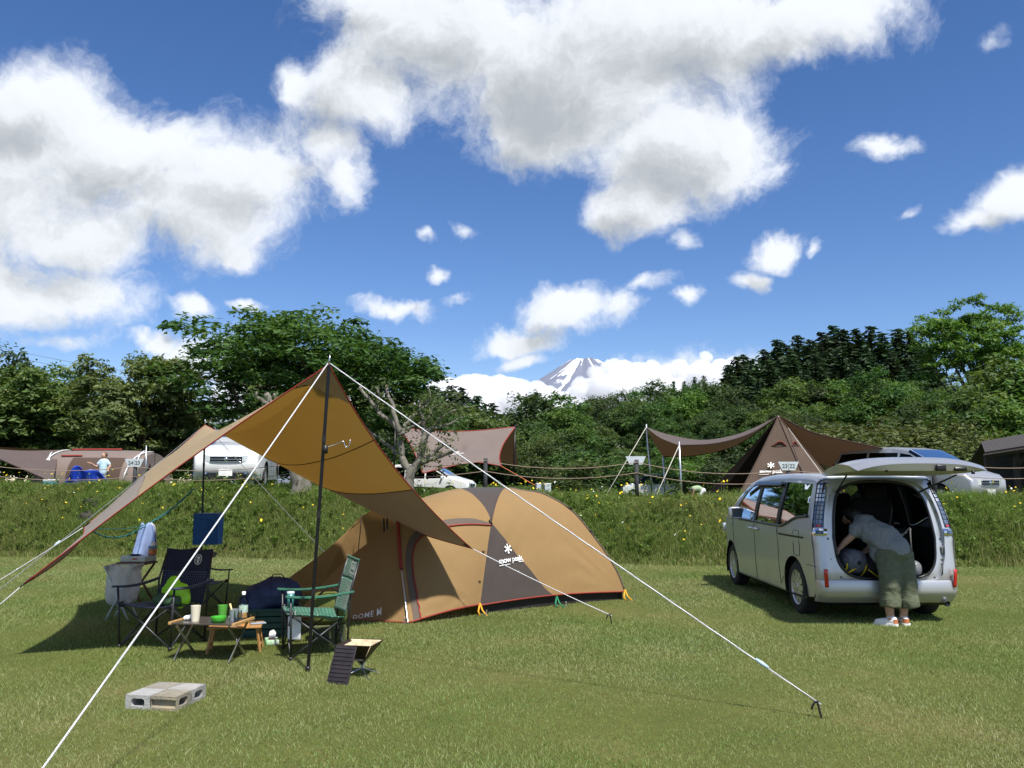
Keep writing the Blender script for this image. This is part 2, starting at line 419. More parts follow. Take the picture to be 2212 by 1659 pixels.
def grass_mats():
    # soil and thatch under the blades
    m, t, out = new_mat('lawn_soil')
    geo = t.n('ShaderNodeNewGeometry').outputs['Position']
    a = t.noise(geo, 0.55, 5, 0.6); b = t.noise(geo, 14, 6, 0.7); c = t.noise(geo, 90, 3, 0.6)
    base = t.ramp(a, [(0.35, (0.085, 0.11, 0.024)), (0.55, (0.12, 0.135, 0.034)), (0.72, (0.19, 0.17, 0.065))])
    base = t.mix(t.ramp(b, [(0.45, (0, 0, 0)), (0.75, (.8, .8, .8))]), base, (0.10, 0.085, 0.035, 1))
    base = t.mix(t.ramp(c, [(0.4, (0, 0, 0)), (0.7, (.6, .6, .6))]), base, (0.035, 0.045, 0.010, 1))
    bs = t.n('ShaderNodeBsdfPrincipled', {'Base Color': base, 'Roughness': 0.95, 'Specular IOR Level': 0.1})
    bp = t.n('ShaderNodeBump', {'Height': b, 'Strength': 0.5, 'Distance': 0.03}); t.set(bs, 'Normal', bp)
    t.set(out, 'Surface', bs); MATS['lawn_soil'] = m
    # blades; tint is the blade's own hue
    def blade(name, stops, patch, trans=0.35):
        m, t, out = new_mat(name)
        at = t.n('ShaderNodeAttribute', attribute_name='tint').outputs['Fac']
        geo = t.n('ShaderNodeNewGeometry').outputs['Position']
        cc = t.ramp(at, stops)
        if patch:
            a = t.noise(geo, patch[0], 5, 0.6)
            cc = t.mix(t.ramp(a, [(0.42, (0, 0, 0)), (0.70, (1, 1, 1))]), cc, t.mix(0.62, cc, (*patch[1], 1)))
            a2 = t.noise(geo, patch[0] * 0.33, 3, 0.5)
            cc = t.mix(t.ramp(a2, [(0.38, (0, 0, 0)), (0.62, (.8, .8, .8))]), cc, t.mix(1.0, cc, (0.66, 0.86, 0.55, 1), 'MULTIPLY'))
        df = t.n('ShaderNodeBsdfPrincipled', {'Base Color': cc, 'Roughness': 0.7, 'Specular IOR Level': 0.16})
        tr = t.n('ShaderNodeBsdfTranslucent', {'Color': t.mix(1.0, cc, (1.0, 1.0, 0.45, 1), 'MULTIPLY')})
        t.set(out, 'Surface', t.n('ShaderNodeMixShader', {0: trans, 1: df.outputs[0], 2: tr.outputs[0]}))
        MATS[name] = m
    blade('lawn_blade', [(0.0, (0.165, 0.235, 0.075)), (0.5, (0.255, 0.325, 0.125)), (0.82, (0.35, 0.385, 0.185)), (1.0, (0.50, 0.46, 0.30))], (0.9, (0.44, 0.38, 0.21)))
    blade('weed_blade', [(0.0, (0.11, 0.165, 0.042)), (0.55, (0.215, 0.275, 0.08)), (0.85, (0.33, 0.345, 0.14)), (1.0, (0.48, 0.40, 0.24))], (0.5, (0.22, 0.19, 0.08)))
    blade('weed_leaf', [(0.0, (0.065, 0.13, 0.026)), (0.6, (0.135, 0.225, 0.05)), (1.0, (0.23, 0.30, 0.09))], None)
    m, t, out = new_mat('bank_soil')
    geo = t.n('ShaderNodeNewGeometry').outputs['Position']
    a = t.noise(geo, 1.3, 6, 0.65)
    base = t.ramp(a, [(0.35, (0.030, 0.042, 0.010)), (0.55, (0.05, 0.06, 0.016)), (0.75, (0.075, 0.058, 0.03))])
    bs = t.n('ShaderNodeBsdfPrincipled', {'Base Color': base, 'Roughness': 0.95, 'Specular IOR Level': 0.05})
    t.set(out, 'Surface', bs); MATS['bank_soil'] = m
grass_mats()
mat('meadow', (0.045, 0.070, 0.016), 0.95, var=0.45, scale=0.6, bump=0.8, bscale=3, spec=0.05, dirt=((0.07, 0.075, 0.024), 0.7), coord='Object')

def xr(a, b, s): return [a + (b - a) * i / s for i in range(s + 1)]
XS = sorted(set([-2500, -1200, -600, -300, -150, -80, -50, -36] + xr(-28, 28, 112) + [36, 50, 80, 150, 300, 600, 1200, 2500]))
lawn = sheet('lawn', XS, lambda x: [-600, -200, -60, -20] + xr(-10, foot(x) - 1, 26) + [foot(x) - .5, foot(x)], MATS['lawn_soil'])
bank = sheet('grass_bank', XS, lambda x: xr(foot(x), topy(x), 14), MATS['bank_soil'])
XS2 = sorted(set([-2500, -1400, -800, -450, -280] + xr(-200, 200, 80) + [280, 450, 800, 1400, 2500]))
def ys_m(x): t = topy(x); return [t + (24 - t) * i / 6 for i in range(7)] + xr(26, 80, 27) + xr(86, 240, 20) + [300, 400, 600, 900, 1500, 2600]
hill = sheet('meadow', sorted(set(XS + XS2)), ys_m, MATS['meadow'])

# ------------------------------------------------------------------ grass blades
def blades(n, P, h, w, lean, tint, seg=1, curl=0.0):
    """P (n,3) roots -> triangles (seg 1) or two-piece blades"""
    a = rng.uniform(0, 2 * np.pi, n); la = rng.uniform(0, 2 * np.pi, n)
    ax = np.stack([np.cos(a), np.sin(a), np.zeros(n)], 1); L = np.stack([np.cos(la), np.sin(la), np.zeros(n)], 1)
    up = np.array([0, 0, 1.0])
    tip = P + up * h[:, None] + L * (lean * h)[:, None]
    if seg == 1:
        V = np.stack([P - ax * w[:, None] / 2, P + ax * w[:, None] / 2, tip], 1).reshape(-1, 3)
        T = np.arange(3 * n).reshape(n, 3); tt = np.repeat(tint, 3)
        return V, T, tt
    mid = P + up * (h * 0.62)[:, None] + L * (lean * h * 0.25)[:, None]
    tip = tip - up * (h * curl)[:, None]
    V = np.stack([P - ax * w[:, None] / 2, P + ax * w[:, None] / 2, mid - ax * w[:, None] * 0.4, mid + ax * w[:, None] * 0.4, tip], 1).reshape(-1, 3)
    b = np.arange(n)[:, None] * 5
    T = np.concatenate([b + [0, 1, 3], b + [0, 3, 2], b + [2, 3, 4]], 1).reshape(-1, 3)
    return V, T, np.repeat(tint, 5)
hv = np.vectorize(height)
def lawn_grass():
    n0 = 1500000
    y = np.sqrt(rng.uniform(3.2 ** 2, 17.8 ** 2, n0)); x = rng.uniform(-0.72, 0.72, n0) * (y + 0.6)
    dens = np.clip(1.25 - y / 17.0, 0.22, 1.0) * np.where(np.abs(x) > 0.62 * (y + .6), 0.3, 1.0)
    k = rng.random(n0) < dens * 0.9
    x, y = x[k], y[k]
    fx = np.vectorize(foot)(x); k = y < fx + 0.15; x, y = x[k], y[k]; n = len(x)
    pn = np.array([vnoise(a, b, 1.6, 11) for a, b in zip(x, y)]) if n < 1 else (np.sin(x * 2.1 + 1.3 * np.sin(y * 1.7)) * np.cos(y * 2.6 + np.sin(x * 1.9)))
    h = rng.uniform(0.012, 0.031, n) * (1 + 0.30 * pn) * (1 + 0.5 * np.clip(y - (np.vectorize(foot)(x) - 1.5), 0, 2))
    w = rng.uniform(0.003, 0.0052, n) * (0.7 + y / 9.0)
    tint = np.clip(rng.normal(0.46, 0.30, n) + 0.12 * pn, 0, 1)
    z = np.zeros(n)
    V, T, tt = blades(n, np.stack([x, y, z - 0.004], 1), h, w, rng.uniform(0.1, 1.3, n), tint)
    o = link('lawn_grass', np_mesh('lawn_grass', V, T, MATS['lawn_blade'], False, {'tint': tt}))
    tag(o, 'short mown grass blades covering the lawn', 'grass', kind='stuff')
lawn_grass()
def bank_weeds():
    n = 230000
    x = rng.uniform(-17, 17, n); k = rng.random(n)
    f = np.vectorize(foot)(x); t = np.vectorize(topy)(x)
    y = f + (t + 0.9 - f) * k + rng.normal(0, 0.08, n) - 0.1
    z = hv(x, y)
    cl = 0.5 + 0.5 * np.sin(x * 1.9 + np.sin(y * 2.3) * 2) * np.cos(y * 2.9 + x * 0.7)
    top = np.clip((k - 0.8) / 0.2, 0, 1)
    h = rng.uniform(0.07, 0.24, n) * (0.55 + 0.8 * cl + 0.6 * top); w = rng.uniform(0.006, 0.012, n)
    tint = np.clip(rng.normal(0.45, 0.25, n) + 0.25 * (k < 0.07) + 0.25 * (rng.random(n) < .05), 0, 1)
    V, T, tt = blades(n, np.stack([x, y, z - 0.01], 1), h, w, rng.uniform(0.2, 1.1, n), tint, 2, 0.15)
    o = link('bank_grass', np_mesh('bank_grass', V, T, MATS['weed_blade'], False, {'tint': tt}))
    tag(o, 'rough uncut grass growing over the sloping bank', 'grass', kind='stuff')
    # broad-leaved weeds: sprays of small leaves on short stems
    ns, per = 6500, 12
    x = rng.uniform(-16, 16, ns); k = rng.random(ns) ** 0.8
    g = np.sin(x * 0.9 + 1.0) * 0.5 + np.sin(x * 2.3) * 0.3 + rng.normal(0, 0.5, ns) > -0.1
    x, k = x[g], k[g]; ns = len(x)
    f = np.vectorize(foot)(x); t = np.vectorize(topy)(x); y = f + (t + 0.5 - f) * k; z = hv(x, y)
    hh = rng.uniform(0.10, 0.34, ns) * (0.8 + 0.5 * (k > 0.85))
    lv = rng.uniform(0.1, 1.0, (ns, per)); an = rng.uniform(0, 2 * np.pi, (ns, per))
    c = np.stack([np.repeat(x, per), np.repeat(y, per), np.repeat(z, per)], 1) + np.stack([np.zeros(ns * per), np.zeros(ns * per), (lv * hh[:, None]).ravel()], 1)
    dr = np.stack([np.cos(an).ravel(), np.sin(an).ravel(), rng.uniform(-0.1, 0.7, ns * per)], 1)
    sd = np.stack([-np.sin(an).ravel(), np.cos(an).ravel(), np.zeros(ns * per)], 1)
    L = rng.uniform(0.04, 0.10, ns * per)[:, None]; W = L * rng.uniform(0.16, 0.30, ns * per)[:, None]
    V = np.stack([c, c + dr * L * .5 + sd * W, c + dr * L, c + dr * L * .5 - sd * W], 1).reshape(-1, 3)
    T = np.arange(len(V)).reshape(-1, 4)
    tt = np.repeat(np.clip(rng.normal(0.5, 0.2, ns).repeat(per) + rng.normal(0, 0.12, ns * per), 0, 1), 4)
    o = link('bank_weeds', np_mesh('bank_weeds', V, T, MATS['weed_leaf'], False, {'tint': tt}))
    tag(o, 'leafy green weeds growing all over the bank', 'weeds', kind='stuff')
    # flowers
    def flowers(name, n, c, label, wcl, rad):
        mb_V, mb_T = [], []; SV, ST = [], []
        cx = rng.uniform(-13, 13, 40)
        for i in range(n):
            q = rng.random()
            xx = rng.uniform(-14, 14) if q < 0.6 else rng.choice(cx) + rng.normal(0, 0.5)
            kk = rng.random() ** 0.75 * 1.1 + 0.08
            f, t = foot(xx), topy(xx); yy = f + (t - f) * kk; zz = height(xx, yy)
            hgt = rng.uniform(0.16, 0.32) + (0.22 * rng.random() if kk > 0.85 else 0)
            lx, ly = rng.normal(0, 0.04), rng.normal(0, 0.04) - 0.01
            top = np.array([xx + lx, yy + ly, zz + hgt]); r = rng.uniform(0.75, 1.2) * rad
            o = len(mb_V); nn = 8
            tl = rng.normal(0, 0.45, 2)
            for j in range(nn):
                a = 2 * np.pi * j / nn
                mb_V.append(top + [r * np.cos(a), r * np.sin(a), r * (tl[0] * np.cos(a) + (tl[1] - .35) * np.sin(a) * -1)])
            mb_V.append(top + [0, 0, r * 0.25])
            mb_T += [(o + j, o + (j + 1) % nn, o + nn) for j in range(nn)]
            s = len(SV); b = np.array([xx, yy, zz]); w = 0.004
            SV += [b + [-w, 0, 0], b + [w, 0, 0], top + [w * .6, 0, 0], top + [-w * .6, 0, 0]]; ST += [(s, s + 1, s + 2, s + 3)]
        o = link(name, np_mesh(name, mb_V, mb_T, mat(name, c, 0.8, var=0.15, trans=0.2)))
        tag(o, label, 'flowers', kind='stuff')
        st = link('stem', np_mesh('stem', SV, ST, MATS['weed_leaf'], False, {'tint': np.full(len(SV), .5)}), o); tag(st, kind='stuff')
    flowers('yellow_flowers', 330, (0.80, 0.58, 0.02), 'scattered yellow wild flowers on the grassy bank', 0.5, 0.021)
    flowers('white_flowers', 60, (0.75, 0.75, 0.70), 'few white wild flowers among the bank weeds', 0.5, 0.018)
bank_weeds()
# ------------------------------------------------------------------ trees
def leaf_mat(name, stops, trans=0.3, vary=1.0):
    m, t, out = new_mat(name)
    at = t.n('ShaderNodeAttribute', attribute_name='tint').outputs['Fac']
    oi = t.n('ShaderNodeObjectInfo').outputs['Random']
    cc = t.ramp(at, stops)
    hs = t.n('ShaderNodeHueSaturation', {'Hue': t.m('MULTIPLY_ADD', oi, 0.035, 0.493), 'Saturation': t.m('MULTIPLY_ADD', oi, 0.22, 0.74), 'Value': t.m('MULTIPLY_ADD', oi, 0.5 * vary, 0.74 + .25 * (1 - vary)), 'Color': cc}).outputs[0]
    df = t.n('ShaderNodeBsdfPrincipled', {'Base Color': hs, 'Roughness': 0.55, 'Specular IOR Level': 0.25})
    tr = t.n('ShaderNodeBsdfTranslucent', {'Color': t.mix(1.0, hs, (1.0, 1.0, 0.4, 1), 'MULTIPLY')})
    t.set(out, 'Surface', t.n('ShaderNodeMixShader', {0: trans, 1: df.outputs[0], 2: tr.outputs[0]}))
    MATS[name] = m; return m
leaf_mat('leaf_broad', [(0.0, (0.030, 0.068, 0.014)), (0.5, (0.062, 0.120, 0.024)), (1.0, (0.115, 0.185, 0.040))], 0.38)
leaf_mat('leaf_yellow', [(0.0, (0.050, 0.100, 0.016)), (0.5, (0.105, 0.170, 0.028)), (1.0, (0.185, 0.245, 0.050))], 0.42)
leaf_mat('leaf_near', [(0.0, (0.055, 0.110, 0.018)), (0.5, (0.125, 0.200, 0.032)), (1.0, (0.22, 0.29, 0.06))], 0.42, 0.2)
leaf_mat('leaf_near_dark', [(0.0, (0.032, 0.075, 0.015)), (0.5, (0.066, 0.130, 0.025)), (1.0, (0.12, 0.195, 0.042))], 0.38, 0.1)
leaf_mat('leaf_conifer', [(0.0, (0.014, 0.036, 0.011)), (0.5, (0.028, 0.062, 0.017)), (1.0, (0.050, 0.095, 0.026))], 0.2)
leaf_mat('leaf_shrub', [(0.0, (0.060, 0.080, 0.018)), (0.5, (0.105, 0.125, 0.030)), (1.0, (0.17, 0.17, 0.055))])
BARK = mat('bark', (0.075, 0.060, 0.045), 0.9, var=0.4, scale=14, bump=0.8, bscale=30, stretch=(1, 1, 0.25))
BARK_PALE = mat('bark_pale', (0.17, 0.155, 0.13), 0.9, var=0.3, scale=9, bump=0.8, bscale=40, stretch=(1, 1, 0.4), dirt=((0.075, 0.08, 0.045), 0.8))

def leaves(C, rc, m, size, seed, flat=0.4, droop=0.35, upright=0.7):
    """C (k,3) clump centres, rc radii -> leaf quads"""
    g = np.random.default_rng(seed); k = len(C); n = k * m
    d = g.normal(size=(n, 3)); d /= np.linalg.norm(d, axis=1)[:, None]; r = g.random(n) ** 0.45
    off = d * r[:, None] * np.repeat(rc, m)[:, None]; off[:, 2] *= flat
    off[:, 2] -= droop * (off[:, 0] ** 2 + off[:, 1] ** 2) / np.repeat(rc, m)
    P = np.repeat(C, m, 0) + off
    nrm = g.normal(size=(n, 3)) * (1 - upright) + np.array([0, 0, 1.0]) * upright + d * 0.35
    nrm /= np.linalg.norm(nrm, axis=1)[:, None]
    a = np.cross(nrm, g.normal(size=(n, 3))); a /= np.linalg.norm(a, axis=1)[:, None]; b = np.cross(nrm, a)
    s = size * g.uniform(0.6, 1.3, n)[:, None]
    V = np.stack([P - a * s, P + b * s * 0.42, P + a * s, P - b * s * 0.42], 1).reshape(-1, 3)
    T = np.arange(4 * n).reshape(n, 4)
    tint = np.repeat(np.clip(np.repeat(g.normal(0.5, 0.2, k), m) + g.normal(0, 0.13, n), 0, 1), 4)
    return V, T, tint
def branch(mb, p0, p1, r0, r1, g, bend=0.12, n=6, sides=6):
    p0, p1 = Vector(p0), Vector(p1); L = (p1 - p0).length
    mid = p0.lerp(p1, 0.5) + Vector((g.normal() * bend * L, g.normal() * bend * L, abs(g.normal()) * bend * L))
    pts = [bez(p0, mid, p1, i / n) for i in range(n + 1)]
    mb.tube(pts, [lerp(r0, r1, i / n) for i in range(n + 1)], sides, cap=False); return pts
def broadleaf(seed, H=8.0, Rw=3.6, base=0.28, lobes=9, clumps=90, m=45, size=0.2, trunk_r=0.18, lm='leaf_broad', flat=0.4, rc=0.85, skew=(0, 0), bark=None, spread=1.0, forks=8, low=0.55):
    """tree meshes (trunk with limbs, crown) standing at the origin"""
    g = np.random.default_rng(seed)
    zc = H * (base + 1) / 2; hz = H * (1 - base) / 2
    LC = []
    for i in range(lobes):
        a = 2 * np.pi * i / lobes * 1.618 * 2.1 + g.uniform(0, 0.6); q = g.uniform(0.35, 0.72) * spread; zz = g.uniform(-low, 0.72)
        qq = q * math.sqrt(max(0.1, 1 - (zz * 0.8) ** 2))
        LC.append((Rw * qq * np.cos(a) + skew[0] * zz, Rw * qq * np.sin(a) + skew[1] * zz, zc + hz * zz * 0.8, Rw * g.uniform(0.32, 0.52)))
    LC.append((0, 0, zc + hz * 0.62, Rw * 0.42))
    C = []; RC = []
    per = clumps // len(LC)
    for lx, ly, lz, lr in LC:
        d = g.normal(size=(per, 3)); d /= np.linalg.norm(d, axis=1)[:, None]; d[:, 2] = np.abs(d[:, 2]) * np.where(g.random(per) < .75, 1, -1)
        q = g.uniform(0.62, 1.05, per)[:, None]
        C.append(np.array([lx, ly, lz]) + d * q * lr * np.array([1, 1, 0.78])); RC.append(g.uniform(0.6, 1.25, per) * rc)
    C = np.concatenate(C); RC = np.concatenate(RC)
    V, T, tint = leaves(C, RC, m, size, seed + 1, flat)
    kz = H / V[:, 2].max(); V[:, 2] *= kz
    crown = np_mesh('crown', V, T, MATS[lm], False, {'tint': tint})
    mb = MB()
    fork = Vector((g.normal() * 0.1, g.normal() * 0.1, max(0.5, H * base * 0.75)))
    mb.tube([(0, 0, -0.3), (g.normal() * .03, 0, H * base * 0.3), fork], [trunk_r * 1.35, trunk_r, trunk_r * 0.85], 9, cap=False)
    for lx, ly, lz, lr in LC[:forks] + [LC[-1]]:
        pts = branch(mb, fork, (lx, ly, lz), trunk_r * 0.55, trunk_r * 0.16, g)
        for q in range(3):
            c = C[g.integers(len(C))]
            if (Vector(c) - Vector((lx, ly, lz))).length < lr * 1.6: branch(mb, pts[3 + q], c, trunk_r * 0.2, trunk_r * 0.05, g, 0.1, 4, 5)
    me = bpy.data.meshes.new('trunk'); me.from_pydata([(v.x, v.y, v.z * kz) for v in mb.V], [], mb.Fc); me.polygons.foreach_set('use_smooth', [True] * len(me.polygons)); me.materials.append(bark or BARK)
    return me, crown
def conifer(seed, H=10.0, Rw=2.0, size=0.20, levels=38):
    """cedar: tiers of drooping sprays, narrow pointed top"""
    g = np.random.default_rng(seed); P = []; Dn = []; K = []
    for i in range(levels):
        f = i / (levels - 1); z = H * (0.05 + 0.93 * f); r = Rw * ((1 - f) ** 0.9) * g.uniform(0.78, 1.18) + 0.05
        k = max(3, int(11 * (1 - f) + 3)); a0 = g.uniform(0, 6.28)
        for j in range(k):
            a = a0 + 2 * np.pi * j / k + g.normal() * 0.25; rr = r * g.uniform(0.75, 1.15); n = max(3, int(13 * rr / Rw) + 3); tone = g.normal(0.5, 0.2)
            for q in range(n):
                t = ((q + g.random()) / n) ** 0.7; x = rr * t; w = 0.10 + 0.16 * rr * t
                P.append((x * np.cos(a) + g.normal() * w, x * np.sin(a) + g.normal() * w, z - 0.42 * x * t + 0.10 * x + g.normal() * 0.07)); Dn.append((np.cos(a), np.sin(a), -0.45)); K.append(tone)
    P = np.array(P); Dn = np.array(Dn) + g.normal(size=P.shape) * 0.45; n = len(P)
    Dn /= np.linalg.norm(Dn, axis=1)[:, None]; b = np.cross(Dn, g.normal(size=P.shape)); b /= np.linalg.norm(b, axis=1)[:, None]; s = size * g.uniform(0.7, 1.5, n)[:, None]
    V = np.stack([P - Dn * s, P + b * s * .5, P + Dn * s * 1.2, P - b * s * .5], 1).reshape(-1, 3); T = np.arange(4 * n).reshape(n, 4)
    tint = np.repeat(np.clip(np.array(K) + g.normal(0, .12, n), 0, 1), 4)
    crown = np_mesh('crown', V, T, MATS['leaf_conifer'], False, {'tint': tint})
    mb = MB().tube([(0, 0, -0.4), (0, 0, H * 0.5), (0, 0, H * 0.97)], [0.2, 0.12, 0.02], 7, cap=False)
    me = bpy.data.meshes.new('trunk'); me.from_pydata([tuple(v) for v in mb.V], [], mb.Fc); me.materials.append(BARK)
    return me, crown
def tree(name, meshes, loc, s, rz, label, cat='tree', group=None, crown='crown'):
    o = empty(name, loc, rz, label, cat, group); o.scale = s if isinstance(s, tuple) else (s, s, s)
    link('trunk', meshes[0], o); link(crown, meshes[1], o); return o
def stand(px, py, D, base_h):
    """ground point below a photo pixel at distance D, and the height from there up to the pixel"""
    p = pix(px, py, D); z = height(p.x, D); return Vector((p.x, D, z - 0.05)), (p.z - z) / base_h

ORD = 'first second third fourth fifth sixth seventh eighth ninth tenth eleventh twelfth thirteenth fourteenth fifteenth sixteenth seventeenth eighteenth nineteenth twentieth'.split()
def nth(k): return ORD[k - 1] if k <= 20 else 'number %d' % k
# near trees of their own
big = broadleaf(21, 8.0, 5.6, 0.16, 30, 560, 80, 0.145, 0.26, 'leaf_near_dark', flat=0.34, rc=0.80, spread=1.2, forks=14, low=0.75)
p, s = stand(680, 655, 36, 8.0)
tree('spreading_tree', big, p, (s * 1.13, s * 1.1, s), 0.4, 'large spreading tree with layered dark green crown behind the white car')
rnd = broadleaf(5, 7.0, 3.6, 0.02, 28, 520, 70, 0.16, 0.2, 'leaf_near', flat=0.40, rc=0.72, low=0.95, spread=1.12)
p, s = stand(318, 752, 34, 7.0)
tree('round_tree', rnd, p, (s * 0.92, s * 0.92, s), 1.0, 'round bushy bright green tree behind the grey tunnel tent')
p, s = stand(60, 782, 36, 7.0)
tree('round_tree', rnd, p, (s * 1.15, s * 1.1, s), 3.0, 'yellowish green tree at the left edge of the row')
p, s = stand(-120, 800, 34, 7.0)
tree('round_tree', rnd, p, (s * 1.0, s * 1.0, s), 4.4, 'bushy green tree cut by the left border')
mid = [broadleaf(40 + i, 8.0, 3.7, 0.0, 20, 230, 48, 0.21, 0.15, ('leaf_broad', 'leaf_broad', 'leaf_yellow', 'leaf_broad')[i], flat=0.5, rc=1.0, forks=6, low=0.9) for i in range(4)]
con = [conifer(60 + i, 10.0, (1.9, 1.6, 2.3)[i]) for i in range(3)]
shr = [broadleaf(80 + i, 3.0, 2.0, 0.0, 12, 110, 44, 0.10, 0.05, ('leaf_shrub', 'leaf_yellow', 'leaf_broad')[i], flat=0.6, rc=0.55, forks=5, low=0.9) for i in range(3)]
for k, (px, py, D, w) in enumerate(((-40, 760, 60, 1.0), (20, 733, 62, 1.0), (110, 775, 64, .9), (165, 785, 66, .8))):
    p, s = stand(px, py, D, 8.0); tree('far_tree', mid[0], p, (s * w * .7, s * w * .7, s), px, 'slim dark tree rising behind the left tree row, %s from the left' % nth(k + 1), group='trees behind the left row')
# dark thicket behind the camp on the left
k = 0
for k, (px, py, D, w, v) in enumerate(((-60, 880, 44, 1.5, 0), (60, 890, 45, 1.5, 1), (170, 880, 44, 1.4, 3), (270, 900, 45, 1.4, 0), (390, 900, 46, 1.5, 1), (480, 905, 48, 1.4, 3), (560, 890, 47, 1.3, 0), (650, 900, 46, 1.5, 1),
                        (750, 880, 47, 1.5, 3), (830, 900, 46, 1.4, 0), (905, 890, 52, 1.3, 1), (860, 850, 60, 1.3, 3), (780, 860, 58, 1.2, 0))):
    p, s = stand(px, py, D, 8.0); tree('thicket_tree', mid[v], p, (s * w, s * w, s), px * 0.7, 'low dark tree of the thicket behind the left tents, %s from the left' % nth(k + 1) if k < 11 else ('dark thicket tree rising behind the pruned tree', 'dark thicket tree rising behind the tarp peak')[k - 11], group='thicket behind the left tents')
for k, (px, py, D, v) in enumerate(((939, 832, 105, 0), (958, 842, 108, 1), (976, 830, 105, 1), (997, 836, 104, 0), (1015, 860, 112, 2), (1030, 853, 106, 2), (1048, 872, 110, 0), (1065, 868, 108, 2), (1100, 892, 112, 0))):
    p, s = stand(px, py, D, 10.0); tree('cedar_tree', con[v], p, (s * 1.9, s * 1.9, s), px, 'dark cedar in the clump left of the snowy mountain, %s from the left' % nth(k + 1), 'conifer', 'cedars left of the mountain')
for k, (px, py, D, v) in enumerate(((1125, 881, 125, 1), (1150, 882, 124, 0), (1192, 872, 120, 2), (1210, 880, 122, 0))):
    p, s = stand(px, py, D, 10.0); tree('cedar_tree', con[v], p, (s * 1.9, s * 1.9, s), px, 'dark cedar below the snowy mountain, %s from the left' % nth(k + 1), 'conifer', 'cedars below the mountain')
for px, py, D, w, v, lb in ((1000, 868, 74, 1.25, 2, 'light green rounded tree right of the pruned tree'), (1045, 885, 70, 1.2, 2, 'light green tree above the brown canopy pole'), (950, 880, 70, 1.2, 3, 'green tree behind the pruned tree branches')):
    p, s = stand(px, py, D, 8.0); tree('rounded_tree', mid[v], p, (s * w, s * w, s), px, lb)
# wood on the hillside
g = np.random.default_rng(3)
sky = [(1225, 868), (1258, 862), (1280, 850), (1310, 848), (1340, 838), (1380, 832), (1415, 812), (1440, 826), (1470, 835), (1500, 826), (1530, 815), (1555, 822)]
for k, (px, py) in enumerate(sky):
    p, s = stand(px, py, 118 + g.uniform(-6, 10), 8.0); tree('hillside_tree', mid[int(g.integers(0, 2))], p, (s * .95, s * .95, s), px, 'leafy tree on the skyline right of the mountain, %s from the left' % nth(k + 1), group='skyline trees right of the mountain')
for k, (px, py) in enumerate(((1455, 822), (1478, 822), (1500, 812), (1520, 810))):
    p, s = stand(px, py, 135, 10.0); tree('cedar_tree', con[1], p, (s * 1.1, s * 1.1, s), px, 'small dark cedar top above the leafy skyline, %s from the left' % nth(k + 1), 'conifer', 'small cedars on the skyline')
for k, (px, py) in enumerate(((1572, 790), (1590, 772), (1606, 768), (1626, 778), (1650, 757), (1680, 736), (1700, 748), (1724, 726), (1750, 735), (1775, 720), (1800, 706), (1822, 716), (1848, 714), (1880, 706), (1905, 722), (1938, 712), (1962, 718), (1984, 736), (2005, 760),
               (1615, 800), (1640, 820), (1660, 785), (1710, 775), (1740, 800), (1760, 765), (1815, 755), (1850, 790), (1870, 755), (1925, 760), (1950, 800), (1975, 775))):
    p, s = stand(px, py, 165 - (py - 706) * 0.35, 10.0); tree('cedar_tree', con[int(g.integers(0, 3))], p, (s * 2.3, s * 2.3, s * 1.02), px, ('tall dark cedar on the ridge of the wooded hill, %s from the left' % nth(k + 1) if k < 19 else 'dark cedar below the ridge line of the hill, %s from the left' % nth(k - 18)), 'conifer', 'cedars along the hill ridge')
n = 0
for row, (y0, D, dx, w) in enumerate(((858, 102, 58, 1.1), (886, 88, 62, 1.1), (922, 76, 66, 1.1))):
    px = 1140 + 20 * row; n_row = 0
    while px < 2230:
        lift = -0.11 * max(0, px - 1480) * (1.1, .75, .4)[row] if px < 1800 else -0.11 * 320 * (1.1, .75, .4)[row]
        p, s = stand(px, y0 + lift + g.uniform(-24, 18), D + g.uniform(-5, 5), 8.0)
        n_row += 1
        tree('hillside_tree', mid[int(g.choice([0, 1, 2, 3]))], p, (s * w * g.uniform(.8, 1.12), s * w * g.uniform(.8, 1.12), s), px, ('back', 'middle', 'front')[row] + ' row leafy tree of the hillside wood, %s from the left' % nth(n_row), group='wood on the hillside')
        px += dx * g.uniform(0.8, 1.15)
p, s = stand(1890, 788, 92, 8.0); tree('rounded_tree', mid[0], p, (s * .95, s * .95, s), 2.0, 'broad leafy tree standing out below the cedar ridge')
p, s = stand(1700, 872, 78, 8.0); tree('rounded_tree', mid[2], p, (s * 1.0, s * 1.0, s), 2.6, 'bright green tree directly above the tepee tent peak')
tall = broadleaf(33, 12.0, 4.8, 0.36, 22, 300, 70, 0.18, 0.2, 'leaf_yellow', flat=0.28, rc=0.9, spread=1.2, forks=16)
p, s = stand(2098, 632, 74, 12.0); tree('tall_open_tree', tall, p, (s * .80, s * .80, s), 0.6, 'tall open-crowned tree towering over the right end of the wood')
for k, (px, py, D, v, w) in enumerate(((1985, 860, 70, 3, 1.0), (2060, 850, 66, 0, 1.0), (2120, 820, 60, 2, .95), (2165, 768, 66, 2, 1.0), (2200, 850, 56, 2, 1.0), (2240, 780, 64, 2, 1.1))):
    p, s = stand(px, py, D, 8.0); tree('edge_tree', mid[v], p, (s * w, s * w, s), px, 'bright leafy tree at the right end above the hut, %s from the left' % nth(k + 1), group='trees above the hut')
